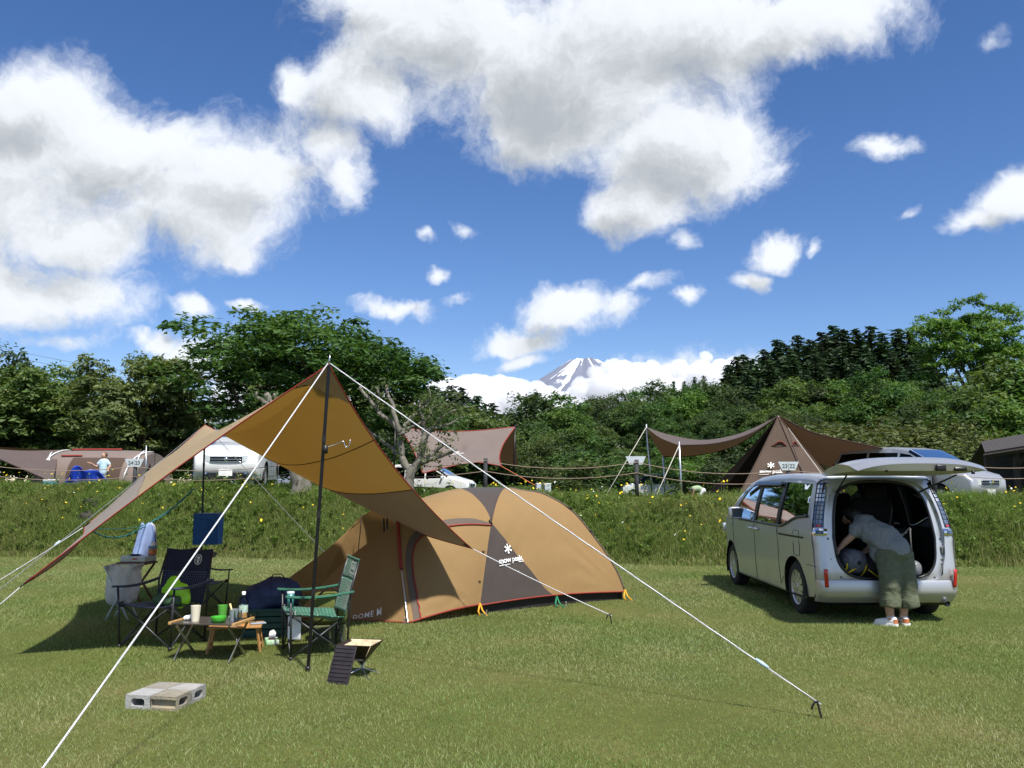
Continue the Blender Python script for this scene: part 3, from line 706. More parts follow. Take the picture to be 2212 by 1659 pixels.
for k, (px, py, D, v, w) in enumerate(((1660, 965, 46, 0, 1.0), (1725, 930, 50, 0, 1.2), (1800, 900, 54, 0, 1.3), (1880, 885, 54, 0, 1.3), (1960, 890, 52, 0, 1.2), (2030, 895, 50, 0, 1.2), (2085, 925, 44, 0, 1.1), (1925, 930, 46, 0, 1.2), (1840, 940, 46, 0, 1.2))):
    p, s = stand(px, py, D, 3.0); tree('olive_shrub', shr[v], p, (s * w, s * w, s), px, ('tall olive shrub behind the silver minivan, %s from the left' % nth(k + 1) if k < 7 else ('lower olive shrub right of the tepee canopy', 'lower olive shrub behind the tepee canopy')[k - 7]), 'shrub', 'olive shrubs behind the silver minivan')
for px, py, D, v, w, lb in ((1165, 935, 58, 1, .8, 'light green bush beside the brown canopy pole'), (1215, 925, 60, 2, .9, 'dark bush at the meadow edge right of the canopy pole'), (1290, 935, 56, 2, 1.2, 'broad bush at the foot of the hillside wood'),
                            (1350, 960, 62, 1, .9, 'small bright bush in the meadow'), (1240, 985, 30, 1, 1.5, 'low bush with yellow flowers beside the rope fence'), (1480, 945, 52, 1, 1.0, 'green bush left of the tepee tent opening'),
                            (1565, 950, 50, 2, 1.0, 'dark bush behind the tepee tent'), (1420, 965, 62, 2, 1.1, 'wide low bush in front of the wood'), (1495, 978, 60, 2, 1.2, 'low dark bush behind the small white van')):
    p, s = stand(px, py, D, 3.0); tree('bush', shr[v], p, (s * w, s * w, s), px, lb, 'bush')

# pruned trees with bare cut branches
def pruned(name, base, seed, limbs, r0, label, nleaf):
    g = np.random.default_rng(seed); root = empty(name, base, 0, label, 'tree')
    mb = MB(); tips = []
    for pts, ra, rb in limbs:
        P = [Vector(q) - base for q in pts]; n = 10
        q = [poly_at(P, i / n) + Vector((g.normal() * .02, g.normal() * .02, 0)) * (0 < i < n) for i in range(n + 1)]
        mb.tube(q, [lerp(ra, rb, i / n) * (1 + 0.1 * g.normal()) for i in range(n + 1)], 8); tips.append(q)
    mb.build('trunk', BARK_PALE, root, True)
    C = np.array([t[int(g.integers(4, 10))] + Vector(g.normal(0, .16, 3)) for t in tips for _ in range(nleaf)])
    V, T, tint = leaves(C, g.uniform(0.12, 0.28, len(C)), 14, 0.05, seed, 0.7, 0.2, 0.5)
    link('foliage', np_mesh('foliage', V, T, MATS['leaf_yellow'], False, {'tint': tint}), root)
def L3(pts, D, dd=0.0):
    return [pix(x, y, D + dd * i / max(1, len(pts) - 1)) for i, (x, y) in enumerate(pts)]
b = pix(878, 1072, 19.3)
pruned('pruned_tree', b, 4, [
    (L3([(878, 1075), (890, 1020), (912, 985), (918, 940)], 19.3), .15, .07), (L3([(890, 1025), (868, 985), (862, 930), (830, 900)], 19.3, .4), .09, .05),
    (L3([(905, 1000), (955, 985), (985, 970)], 19.3, -.6), .07, .03), (L3([(905, 1005), (945, 970), (962, 955)], 19.3, -.2), .06, .03),
    (L3([(918, 945), (912, 900), (905, 868)], 19.3, .3), .06, .025), (L3([(916, 950), (950, 905), (985, 885)], 19.3, -.4), .05, .015), (L3([(914, 930), (965, 918), (1000, 900)], 19.3, .5), .04, .012),
    (L3([(862, 935), (850, 880), (838, 855), (835, 832)], 19.3, .4), .06, .03), (L3([(862, 940), (890, 900), (925, 872)], 19.3, .6), .06, .02), (L3([(830, 905), (800, 865), (778, 836)], 19.6, .4), .055, .035),
    (L3([(815, 885), (818, 858), (812, 838)], 19.8), .04, .03), (L3([(915, 920), (940, 880), (968, 872)], 19.3), .035, .012), (L3([(868, 985), (835, 960), (790, 925)], 19.6, .8), .055, .03),
    (L3([(905, 880), (930, 858), (925, 835)], 19.4), .03, .012), (L3([(945, 905), (975, 868), (990, 862)], 19.2), .02, .008), (L3([(862, 935), (905, 915), (930, 905)], 19.4), .04, .03)],
    .15, 'pruned grey tree with bare cut branches behind the dome tent', 10)
b = pix(650, 1075, 19.6)
pruned('pruned_tree', b, 9, [
    (L3([(650, 1085), (650, 1040), (640, 990), (630, 930)], 19.6), .27, .13), (L3([(635, 960), (600, 910), (575, 850)], 19.6), .13, .07), (L3([(632, 940), (640, 890), (650, 860)], 19.6), .12, .06),
    (L3([(585, 880), (560, 860), (556, 848)], 19.5), .05, .04), (L3([(600, 910), (598, 870), (594, 850)], 19.6), .06, .04), (L3([(640, 940), (690, 900), (720, 870)], 19.7), .1, .05)],
    .3, 'thick pale tree trunk standing on the bank behind the tarp', 7)

# ------------------------------------------------------------------ the snowy mountain and the cloud bank at its foot
def mountain():
    D = 16000.0; top = pix(1262, 778, D); n, k = 120, 70
    m, t, out = new_mat('mountain_hazy_rock')
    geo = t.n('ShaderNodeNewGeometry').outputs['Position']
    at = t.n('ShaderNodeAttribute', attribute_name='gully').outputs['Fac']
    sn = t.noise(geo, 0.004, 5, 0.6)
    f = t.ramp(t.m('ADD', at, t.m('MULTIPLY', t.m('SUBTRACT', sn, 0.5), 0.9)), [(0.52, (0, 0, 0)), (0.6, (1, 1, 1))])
    cc = t.mix(f, (0.17, 0.19, 0.25, 1), (0.85, 0.87, 0.92, 1))  # rock tone paled and blued: distance haze put into the colour; second tone is snow
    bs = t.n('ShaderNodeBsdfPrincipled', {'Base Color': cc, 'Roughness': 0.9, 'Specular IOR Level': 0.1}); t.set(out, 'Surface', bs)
    V, A = [], []
    H = top.z
    for i in range(n):
        a = 2 * math.pi * i / n
        for j in range(k):
            f = j / (k - 1); r = 260 + 9000 * f
            z = H - (H + 300) * (1 - math.exp(-2.1 * f)) / (1 - math.exp(-2.1))
            gl = mnoise.noise(Vector((math.cos(a) * 7, math.sin(a) * 7, 2.0))) * 0.6 + 0.4 * mnoise.noise(Vector((math.cos(a) * 16, math.sin(a) * 16, f * 3)))
            z += (gl * 130 * min(1, f * 6) + mnoise.noise(Vector((math.cos(a) * 3, math.sin(a) * 3, 9))) * 55) * (1 if j else .6)
            V.append((top.x + r * math.cos(a), D + r * math.sin(a), z)); A.append(max(0, 0.44 - gl * 1.3 - f * 1.6))
    Q = [(i * k + j, i * k + j + 1, ((i + 1) % n) * k + j + 1, ((i + 1) % n) * k + j) for i in range(n) for j in range(k - 1)]
    V.append((top.x, D, H - 60)); A.append(.3); c = len(V) - 1
    me = bpy.data.meshes.new('mountain'); me.from_pydata(V, [], Q + [(i * k, ((i + 1) % n) * k, c) for i in range(n)])
    at = me.attributes.new('gully', 'FLOAT', 'POINT'); at.data.foreach_set('value', A)
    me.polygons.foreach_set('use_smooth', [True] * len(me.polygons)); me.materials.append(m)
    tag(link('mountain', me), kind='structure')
mountain()
def cloud_bank():
    """cumulus round the foot of the mountain: billows with ragged outer layers, in one body"""
    D = 9000.0; g = np.random.default_rng(12); spots = []
    for px, py, r in ((935, 850, 40), (960, 830, 42), (1000, 815, 36), (1035, 815, 45), (1075, 822, 45), (1110, 818, 40), (1150, 825, 38), (1180, 838, 34), (1215, 846, 26), (1235, 848, 26), (1258, 832, 24), (1280, 812, 24), (1300, 796, 24), (1320, 786, 26), (1350, 782, 30), (1385, 786, 34), (1420, 784, 32), (1455, 786, 32),
                      (1490, 786, 34), (1525, 782, 30), (1560, 780, 32), (1595, 776, 28), (1620, 782, 30), (1660, 790, 34), (1700, 800, 40), (1190, 838, 22), (1206, 842, 22), (1232, 838, 20), (1195, 850, 26), (1222, 862, 26), (1250, 856, 26), (1275, 842, 28), (860, 860, 50), (520, 830, 50), (580, 840, 50), (640, 850, 50), (700, 850, 50), (780, 855, 50)):
        y = py + r
        while y < 970:
            rr = r * (1 + (y - py) / 160)
            spots.append((px + g.normal() * 6, y + g.normal() * 3, rr)); y += rr * 0.8
            for q in range(2): spots.append((px + g.normal() * r * .9, y - rr + g.normal() * r * .4, rr * g.uniform(.35, .7)))
    bm = bmesh.new()
    for px, py, r in spots:
        c = pix(px, py, D + g.uniform(-350, 350)); s = r / F * D
        bmesh.ops.create_icosphere(bm, subdivisions=2, radius=s, matrix=Matrix.Translation(c) @ Matrix.Diagonal((1, 1.2, .92, 1)))
    me = bpy.data.meshes.new('cloud_bank'); bm.to_mesh(me); bm.free()
    m, t, out = new_mat('cloud_vapour')
    t.set(out, 'Volume', t.n('ShaderNodeVolumePrincipled', {'Color': (.965, .97, .98, 1), 'Density': 0.013, 'Anisotropy': 0.2}))
    me.materials.append(m)
    o = link('cloud_bank', me); tag(o, 'white cumulus clouds lying round the foot of the mountain', 'clouds', kind='stuff')
    md = o.modifiers.new('body', 'REMESH'); md.mode = 'VOXEL'; md.voxel_size = 15; md.use_smooth_shade = True
    for nm, sc, st in (('billow', 160, 70), ('ragged', 55, 40)):
        tx = bpy.data.textures.new(nm, 'CLOUDS'); tx.noise_scale = sc; tx.noise_depth = 3
        d = o.modifiers.new(nm, 'DISPLACE'); d.texture = tx; d.strength = st; d.mid_level = .5; d.texture_coords = 'GLOBAL'
cloud_bank()
# ------------------------------------------------------------------ front tarp with poles, ropes and pegs
def fabric(name, c, tc, trans, wr=0.25, rough=0.75, stretch=(1, 1, 1), sc=3.0, var=.05):
    m, t, out = new_mat(name)
    tcn = t.n('ShaderNodeTexCoord').outputs['Object']
    mp = t.n('ShaderNodeMapping', {'Vector': tcn, 'Scale': stretch}).outputs[0]
    n1 = t.noise(mp, sc, 4, 0.55); n2 = t.noise(tcn, 1.2, 5, 0.6); wv = t.noise(tcn, 400, 2, 0.5)
    cc = t.ramp(n2, [(0.3, tuple(x * (1 - var) for x in c)), (0.7, tuple(x * (1 + var) for x in c))])
    h = t.m('ADD', n1, t.m('MULTIPLY', wv, 0.03))
    bp = t.n('ShaderNodeBump', {'Height': h, 'Strength': wr, 'Distance': 0.05})
    b = t.n('ShaderNodeBsdfPrincipled', {'Base Color': cc, 'Roughness': rough, 'Specular IOR Level': 0.25, 'Sheen Weight': 0.1, 'Normal': bp})
    tr = t.n('ShaderNodeBsdfTranslucent', {'Color': (*tc, 1), 'Normal': bp})
    t.set(out, 'Surface', t.n('ShaderNodeMixShader', {0: trans, 1: b.outputs[0], 2: tr.outputs[0]}))
    MATS[name] = m; return m
TARP_TAN = fabric('tarp_tan', (0.43, 0.32, 0.18), (0.30, 0.145, 0.022), 0.29)
TARP_BROWN = fabric('tarp_brown', (0.31, 0.26, 0.22), (0.085, 0.048, 0.026), 0.26)
TRIM_RED = mat('trim_red', (0.26, 0.030, 0.020), 0.7)
TRIM_DARK = mat('trim_dark', (0.035, 0.018, 0.014), 0.8)
BLACK = mat('black_plastic', (0.012, 0.012, 0.013), 0.45)
POLE_BLACK = mat('pole_black', (0.014, 0.014, 0.016), 0.32, metal=0.5)
STEEL = mat('steel', (0.55, 0.56, 0.58), 0.28, metal=1.0, var=0.06)
ALU = mat('aluminium', (0.62, 0.63, 0.64), 0.35, metal=1.0, var=0.05)
def rope_mat(name, c, c2, k=260.0):
    m, t, out = new_mat(name)
    g = t.n('ShaderNodeTexCoord').outputs['Object']
    w = t.n('ShaderNodeTexWave', {'Vector': g, 'Scale': k / 6.28, 'Distortion': 2.0, 'Detail': 1.0}, bands_direction='DIAGONAL').outputs['Fac']
    b = t.n('ShaderNodeBsdfPrincipled', {'Base Color': t.ramp(w, [(0.35, c2), (0.6, c)]), 'Roughness': 0.8})
    t.set(out, 'Surface', b); MATS[name] = m; return m
ROPE = rope_mat('rope_white', (0.80, 0.80, 0.82), (0.30, 0.31, 0.34))
ROPE_GREY = rope_mat('rope_grey', (0.33, 0.34, 0.36), (0.16, 0.17, 0.19))

B1 = gnd(665, 1450); P1 = pix(711, 788, B1.y + 0.02)
B2 = gnd(432, 1268); P2 = pix(443, 918, B2.y)
R1 = pix(1018, 1184, B1.y + 2.5); R2 = pix(846, 1117, B1.y + 4.2)
L1 = pix(50, 1263, B1.y + 0.35); L2 = pix(182, 1138, B1.y + 3.2)
def front_tarp():
    base = Vector((-2.8, 9.6, 0)); root = empty('tarp', base, 0, 'tan and brown hexagonal tarp pitched on two poles over the camp furniture', 'tarp')
    cen = (P1 + P2 + R1 + R2 + L1 + L2) / 6
    def edge(a, b, k): 
        mid = (a + b) / 2; pull = (cen - mid); pull.z *= 0.35; c = mid + pull.normalized() * (b - a).length * k
        return lambda t: bez(a, c, b, t)
    ridge = lambda t: P1.lerp(P2, t) + Vector((0, 0, -0.31 * 4 * t * (1 - t)))
    def half(A, B, side):
        e1 = edge(P1, A, 0.115) if side > 0 else (lambda t: P1.lerp(A, t) + Vector((.08, .05, .13)) * math.sin(math.pi * t))
        f0 = coons(ridge, edge(A, B, 0.20 if side > 0 else 0.09), e1, edge(P2, B, 0.115 if side > 0 else 0.05))
        def f(u, v):
            p = f0(u, v); w = math.sin(math.pi * u) * math.sin(math.pi * v)
            return p + Vector((0, 0, 0.010 * w * mnoise.noise(p * 1.6) + (0.30 * math.sin(math.pi * u) ** .7 * math.sin(math.pi * v) ** .8 if side < 0 else 0)))
        return f
    fr, fl = half(R1, R2, 1), half(L1, L2, -1)
    vr, vl = 0.615, 0.66
    ca = panel([(0.095, 0), (1, 0), (1, vr), (0, vr), (0, 0.17)], [], fr, 0.04)
    panel([(0.095, 0), (0, 0.17), (0, vl), (1, vl), (1, 0)], [], fl, 0.04, ca)
    c = ca.build('canopy', TARP_TAN, root, True, world=True)
    for f, v0, nm in ((fr, vr, 'right'), (fl, vl, 'left')):
        o = panel([(0, v0), (1, v0), (1, 1), (0, 1)], [], f, 0.04).build('side_panel', TARP_BROWN, root, True, world=True, label='brown side panel of the tarp')
    tp = panel([(0, 0), (0.095, 0), (0, 0.17)], [], fr, 0.02); panel([(0, 0), (0, 0.17), (0.095, 0)], [], fl, 0.02, tp)
    tp.build('peak_patch', TARP_BROWN, root, True, world=True, label='brown patch at the tarp peak')
    N = 28
    for f, v0 in ((fr, vr), (fl, vl)):
        tr = MB()
        for e in ([f(0, i / N) for i in range(N + 1)], [f(i / N, 1) for i in range(N + 1)], [f(1, i / N) for i in range(N + 1)]): tr.tube(e, 0.007, 6, flat=1)
        tr.build('edge_binding', TRIM_RED, root, True, world=True)
        sm = MB()
        for v in (v0, 0.34): sm.tube([f(i / N, v) + Vector((0, 0, -0.004)) for i in range(N + 1)], 0.005, 5)
        sm.build('seam', TRIM_DARK, root, True, world=True)
    for c_, nx in ((R1, fr(0.06, .94)), (R2, fr(.94, .94)), (L1, fl(0.06, .94)), (L2, fl(.94, .94))):
        d = (c_ - nx).normalized(); MB().tube([c_ - d * 0.10, c_ + d * 0.03], [0.035, 0.012], 6, flat=0.3).build('corner_tab', TRIM_DARK, root, True, world=True)
front_tarp()
def pole(base, top, label, r=0.015, tip=0.09):
    o = empty('tarp_pole', base, 0, label, 'pole'); v = top - base; L = v.length; d = v / L
    m = MB()
    for i in range(4):
        a, b = L * i / 4, L * (i + 1) / 4; m.tube([d * a, d * (b - 0.004)], r, 12)
    m.build('shaft', POLE_BLACK, o, True, auto=40)
    for i in (1, 2, 3): MB().tube([d * (L * i / 4 - 0.03), d * (L * i / 4 + 0.03)], r + 0.0025, 12).build('joint_collar', BLACK, o, True, auto=40)
    MB().tube([d * L, d * (L + tip * .5), d * (L + tip)], [0.007, 0.007, 0.005], 8).build('tip', STEEL, o, True)
    MB().tube([Vector((0, 0, 0)), d * 0.04], r + 0.004, 12).build('foot_cap', BLACK, o, True)
    return o
pf = pole(B1, P1, 'black front pole holding up the tarp peak')
pole(B2, P2, 'black rear pole of the tarp behind the blue drying net')
hk = pix(703, 967, B1.y - 0.02)
lh = empty('lantern_hook', hk, 0, 'bent steel lantern hook clipped to the front tarp pole', 'hook')
q = [hk, pix(725, 960, B1.y), pix(741, 953, B1.y), pix(744, 960, B1.y), pix(748, 966, B1.y), pix(753, 965, B1.y), pix(756, 958, B1.y), pix(756, 950, B1.y)]
MB().tube([poly_at(q, i / 24) for i in range(25)], 0.0045, 6).build('hook_arm', STEEL, lh, True, world=True)
MB().tube([hk + Vector((0, 0, -0.05)), hk + Vector((0, 0, 0.02))], 0.021, 10).build('clamp', BLACK, lh, True, world=True)

def peg(loc, d, label, lean=0.35, s=1.0, m=None):
    """hooked ground peg leaning away from its rope; d = direction of the rope on the ground"""
    d = Vector((d[0], d[1], 0)).normalized(); o = empty('tent_peg', loc, 0, label, 'peg')
    u = Vector((0, 0, 1)); a = -d * 0.02
    pts = [u * -0.06 + d * 0.03 * lean, u * 0.0, u * 0.075 - d * 0.05 * lean, u * 0.105 - d * 0.065 * lean, u * 0.095 - d * (0.1 * lean + 0.01), u * 0.055 - d * (0.12 * lean + 0.02)]
    MB().tube([poly_at([p * s for p in pts], i / 14) for i in range(15)], 0.0075 * s, 7).build('shaft', m or BLACK, o, True)
    MB().tube([u * 0.105 * s - d * 0.065 * lean * s, u * 0.112 * s - d * 0.066 * lean * s], 0.012 * s, 8).build('head', m or BLACK, o, True)
    return o
def guy(a, b, label, r=0.0055, m=None, slider=None, double=None):
    o = empty('guy_rope', b, 0, label, 'rope')
    pts = arc_pts(a, b, 0.015, 14); MB().tube(pts, r, 6).build('line', m or ROPE, o, True, world=True)
    if slider is not None:
        p = a.lerp(b, slider); d = (b - a).normalized(); MB().tube([p - d * .05, p, p + d * .05], [0.010, 0.015, 0.010], 8).build('slider', mat('slider_blue', (0.45, 0.60, 0.72), 0.4), o, True, world=True)
    if double:
        off = Vector((0.008, 0, -0.018)); MB().tube([a, a.lerp(b, double) + off, a.lerp(b, double)], r * .9, 6).build('loop', m or ROPE, o, True, world=True)
    return o
K1 = gnd(1775, 1552); guy(P1 + Vector((0.01, 0, .01)), K1 + Vector((0, 0, 0.09)), 'white guy rope from the front pole down to the peg at lower right', slider=0.905)
peg(K1, (K1 - P1), 'black hooked peg in the lawn at lower right')
K2 = Vector((B1.x - 0.70, 3.5, 0)); Pn = pix(92, 1659, 3.95)
K2 = P1 + (Pn - P1) * ((P1.z - 0.09) / (P1.z - Pn.z)); K2.z = 0
guy(P1 + Vector((-0.01, -0.01, .01)), K2 + Vector((0, 0, 0.09)), 'white guy rope from the front pole running out at the lower left corner'); peg(K2, (K2 - P1), 'black hooked peg out of view at lower left')
K3 = gnd(1322, 1348); guy(R1, K3 + Vector((0, 0, 0.09)), 'white guy rope from the tarp corner down across the dome tent', double=0.34)
peg(K3, (K3 - R1), 'black hooked peg in the lawn in front of the dome tent')
def beyond(a, px, py, D):
    b = pix(px, py, D); return a + (b - a) * ((a.z - 0.08) / (a.z - b.z))
e = beyond(L1, 0, 1303, L1.y - 0.05); guy(L1, e, 'doubled white guy rope from the low left tarp corner', double=0.6)
e = beyond(L2, 0, 1250, L2.y - 0.35); guy(L2, e, 'white guy rope from the rear left tarp corner', double=0.5)
e2 = pix(8, 1276, 9.9); e2 = beyond(P2, 5, 1268, P2.y - 1.7); guy(P2, e2, 'thin grey guy rope from the rear pole leading left', 0.0045, ROPE_GREY, slider=0.72); e2.z = 0
peg(e2, (-1, 0, 0), 'black peg at the left edge of the lawn')
e = beyond(P2, 690, 1180, P2.y + 1.2); guy(P2, e, 'thin grey guy rope from the rear pole running behind the dome tent', 0.0045, ROPE_GREY)
# ------------------------------------------------------------------ dome tent
TENT_TAN = fabric('tent_tan', (0.30, 0.19, 0.080), (0.50, 0.26, 0.07), 0.16, wr=0.5, stretch=(1, 1, .35), sc=2.2)
TENT_BROWN = fabric('tent_brown', (0.070, 0.056, 0.050), (0.08, 0.05, 0.03), 0.10, wr=0.5, stretch=(1, 1, .35), sc=2.5)
TENT_BAND = fabric('tent_band', (0.125, 0.098, 0.078), (0.08, 0.05, 0.03), 0.08)
WHITE_PRINT = mat('white_print', (0.82, 0.82, 0.80), 0.6, var=0.03)
YELLOW_STRAP = mat('yellow_strap', (0.75, 0.36, 0.02), 0.7)
GREEN_STRAP = mat('green_strap', (0.01, 0.20, 0.09), 0.7)
def wrinkle(f, amp, n_fn=None):
    """tension folds running out of the low corners of a patch"""
    def g(u, v):
        p = f(u, v); e = 1e-3
        a = f(min(1, u + e), v) - f(max(0, u - e), v); b = f(u, min(1, v + e)) - f(u, max(0, v - e)); n = a.cross(b)
        n = n.normalized() if n.length > 1e-12 else Vector((0, 0, 0))
        w = 0.0
        for cu, cv in ((0, 0), (1, 0)):
            du, dv = u - cu, v - cv; r = math.hypot(du, dv); th = math.atan2(dv, abs(du) + 1e-6)
            w += math.sin(th * 16 + 5 * mnoise.noise(Vector((r * 2.2, th * 2, cu * 7 + amp * 99)))) * math.exp(-(r / 0.38) ** 2) * min(1, r / 0.06)
        w += 0.5 * mnoise.noise(p * 2.3)
        return p + n * amp * w * math.sin(math.pi * min(1, max(0, u))) ** 0.5 * min(1, v * 9, (1 - v) * 9 + .15)
    return g
def dome_tent():
    A, Bc = gnd(1037, 1328), gnd(1350, 1296); G1 = gnd(884, 1347)
    ab = Bc - A; pr = Vector((-ab.y, ab.x, 0)) * 1.0
    Cc, Dc = Bc + pr, A + pr
    for p in (A, Bc, Cc, Dc): p.z = 0.11
    T = (A + Cc) / 2; T.z = 1.50
    base = Vector((T.x, T.y, 0)); root = empty('dome_tent', base, 0, 'tan and brown dome tent with open vestibule on the lawn', 'tent')
    K = pix(1061, 1131, A.y + 0.42)
    def rib(P, via=None):
        """pole arch from a foot to the peak: steep low down, flat on top"""
        q = [P] + [P.lerp(T, f) + Vector((0, 0, h)) for f, h in ((.08, .20), (.24, .36), (.44, .46), (.68, .35), (.86, .15))] + [T]
        if via is not None: q = [P, P.lerp(via, 0.5) + Vector((0, -.03, .02)), via, via.lerp(T, .33) + Vector((0, 0, .13)), via.lerp(T, .66) + Vector((0, 0, .12)), T]
        return crv(*q)
    ra, rb, rc, rd = rib(A, K), rib(Bc), rib(Cc), rib(Dc)
    tK = min((i / 100 for i in range(101)), key=lambda t: (ra(t) - K).length)
    def line(a, b): return lambda t: a.lerp(b, t)
    def hem(a, b, bow): return lambda t: a.lerp(b, t) + Vector((0, 0, 0.03 * math.sin(math.pi * t))) + (pr.normalized() * bow * math.sin(math.pi * t))
    N = 26
    # panel between feet A and B
    fAB = wrinkle(coons(hem(A, Bc, .06), lambda t: T, ra, rb), 0.019)
    uQ = 0.50
    def cut(v): return max(0.0, uQ * (1 - (v / tK)) ** 0.85) if v < tK else 0.0
    pts_cut = [(cut(i / 20 * tK), i / 20 * tK) for i in range(21)]
    panel(pts_cut + [(0, 0)], [], fAB, 0.035).build('brown_panel', TENT_BROWN, root, True, world=True, label='brown front panel with white print')
    panel([(uQ, 0), (1, 0), (1, 1), (0, 1)] + [(u, v) for u, v in pts_cut[::-1] if u < uQ], [], fAB, 0.035).build('fly_panel', TENT_TAN, root, True, world=True)
    for P, Q, r1, r2 in ((Bc, Cc, rb, rc), (Cc, Dc, rc, rd)):
        f = wrinkle(coons(line(P, Q), lambda t: T, r1, r2), 0.012)
        MB().grid(f, N, N).build('fly_panel', TENT_TAN, root, True, world=True)
    # vestibule arch
    V1 = pix(862, 1126, G1.y + 0.75); W = pix(905, 1079, G1.y + 1.75); G2 = Dc + (G1 - A) + Vector((-0.3, 0.5, 0)); G2.z = 0
    V2 = pix(786, 1112, G2.y - .15); W2 = pix(842, 1090, (V1.y + G2.y) / 2 + .3)
    arch = crv(G1, G1.lerp(V1, .55) + Vector((-.02, 0, .06)), V1, W2, V2, G2)
    Wt = ra(1.0)
    front = crv(G1, G1.lerp(V1, .55) + Vector((-.02, 0, .06)), V1)
    low_ra = lambda t: ra(t * tK)
    fD = wrinkle(coons(hem(G1, A, -.05), crv(V1, V1.lerp(K, .5) + Vector((0, -.05, .10)), K), front, low_ra), 0.018)
    MB().grid(fD, N, N).build('door_panel', TENT_TAN, root, True, world=True)
    # door zip band and red piping
    path = [(0.145, 0.0), (0.135, .25), (0.13, .45), (0.15, .62), (.22, .73), (.36, .79), (.6, .86), (.82, .93), (1.0, .965)]
    def pth(t): v = poly_at([(a, b, 0) for a, b in path], t); return v
    def lift(u, v, h=0.008):
        e = .01; p = fD(u, v); n = (fD(min(1, u + e), v) - fD(max(0, u - e), v)).cross(fD(u, min(1, v + e)) - fD(u, max(0, v - e))).normalized()
        if n.y > 0: n = -n
        return p + n * h
    def band(s, q):
        a = pth(s); d = (pth(min(1, s + .01)) - pth(max(0, s - .01))).normalized(); n = Vector((-d.y, d.x, 0))
        w = a + n * 0.085 * q; return lift(min(1, max(0, w.x)), min(1, max(0, w.y)))
    MB().grid(band, 40, 2).build('door_band', TENT_BAND, root, True, world=True)
    MB().tube([lift(*pth(i / 50)[:2], 0.012) for i in range(51)], 0.010, 6).build('zip_piping', TRIM_RED, root, True, world=True)
    for (u, v) in ((.93, .62), (.93, .30)): MB().ell(lift(u, v, .012), (.022, .006, .014)).build('toggle', mat('toggle', (.12, .07, .02), .6), root, True, world=True)
    # vestibule roof: tan in front, brown cap up to the peak
    topW = crv(W, W.lerp(T, .5) + Vector((0, 0, .06)), T)
    roof = coons(crv(V1, V1.lerp(K, .5) + Vector((0, -.05, .10)), K), crv(W, W.lerp(T, .45) + Vector((0, 0, .075)), T), crv(V1, V1.lerp(W, .5) + Vector((-.03, -.03, .07)), W), lambda t: ra(tK + (1 - tK) * t))
    roof = wrinkle(roof, 0.006)
    bpts = [(1.0, 0.0), (.86, .20), (.70, .44), (.55, .70), (.44, 1.0)]
    bp = [tuple(poly_at([(a, b, 0) for a, b in bpts], i / 16)[:2]) for i in range(17)]
    panel([(0, 0)] + bp + [(0, 1)], [], roof, 0.05).build('roof_panel', TENT_TAN, root, True, world=True)
    panel([(1, 1)] + bp[::-1], [], roof, 0.05).build('roof_cap', TENT_BROWN, root, True, world=True, label='brown roof cap')
    # far side of the vestibule
    far = coons(crv(W, W2), crv(T, rd(.55)), crv(W, T), crv(W2, rd(.55))); MB().grid(far, 12, 12).build('roof_panel', TENT_TAN, root, True, world=True)
    far = coons(crv(G2, Dc), crv(W2, rd(.55)), crv(G2, G2.lerp(V2, .6) + Vector((0, 0, .15)), V2, W2), lambda t: rd(.55 * t)); MB().grid(far, 12, 12).build('side_panel', TENT_TAN, root, True, world=True)
    # entrance flaps staked out to the left
    S1, S2 = gnd(640, 1338), gnd(585, 1283); S0 = gnd(700, 1337)
    f1 = wrinkle(coons(crv(S1, S0.lerp(G1, .1), G1), crv(S1 + Vector((0, 0, .06)), pix(745, 1212, S1.y + .45), V1), lambda t: S1 + Vector((0, 0, .06 * t)), front), 0.016)
    MB().grid(f1, 30, 24).build('entrance_flap', TENT_TAN, root, True, world=True)
    V3 = V2
    f2 = wrinkle(coons(crv(S2, S2.lerp(G2, .5), G2), crv(S2 + Vector((0, 0, .05)), pix(700, 1192, S2.y - .1), V3), lambda t: S2 + Vector((0, 0, .05 * t)), lambda t: crv(G2, G2.lerp(V2, .6) + Vector((0, 0, .15)), V2)(t)), 0.006)
    MB().grid(f2, 24, 18).build('entrance_flap', TENT_TAN, root, True, world=True)
    p_ = [(pix(780, 1110, V3.y - .15)), pix(778, 1150, V3.y - .2), pix(773, 1196, V3.y - .25)]; MB().tube(p_, 0.006, 5).build('seam', TRIM_DARK, root, True, world=True)
    for x in (829, 836): MB().tube([pix(x, 1120, V1.y + .1), pix(x + 1, 1165, V1.y + .12)], 0.011, 6).build('webbing', BLACK, root, True, world=True)
    # arch pole: red sleeve over silver tube
    kk = [front(i / 30) + Vector((-.012, -.02, 0)) for i in range(31)]
    MB().tube(kk[15:], 0.022, 8).build('pole_sleeve', TRIM_RED, root, True, world=True)
    MB().tube([G1 + Vector((-.012, -.02, 0))] + kk[1:16], 0.0105, 8).build('arch_pole', ALU, root, True, world=True)
    # hems and ground skirt
    h1 = MB()
    h1.tube([hem(A, Bc, .06)(i / 30) for i in range(31)], 0.010, 6); h1.tube([hem(G1, A, -.05)(i / 20) + Vector((0, 0, .012)) for i in range(21)], 0.010, 6)
    h1.tube([f1(i / 20, 0) + Vector((0, -.01, .012)) for i in range(21)], 0.009, 6)
    h1.build('hem_piping', TRIM_RED, root, True, world=True)
    sk = MB().grid(lambda u, v: A.lerp(Bc, u) + pr.normalized() * (.05 + .06 * math.sin(math.pi * u)) + Vector((0, 0, -.11 + .115 * v)), 20, 2)
    sk.grid(lambda u, v: Bc.lerp(Cc, u) - ab.normalized() * .06 + Vector((0, 0, -.11 + .12 * v)), 20, 2)
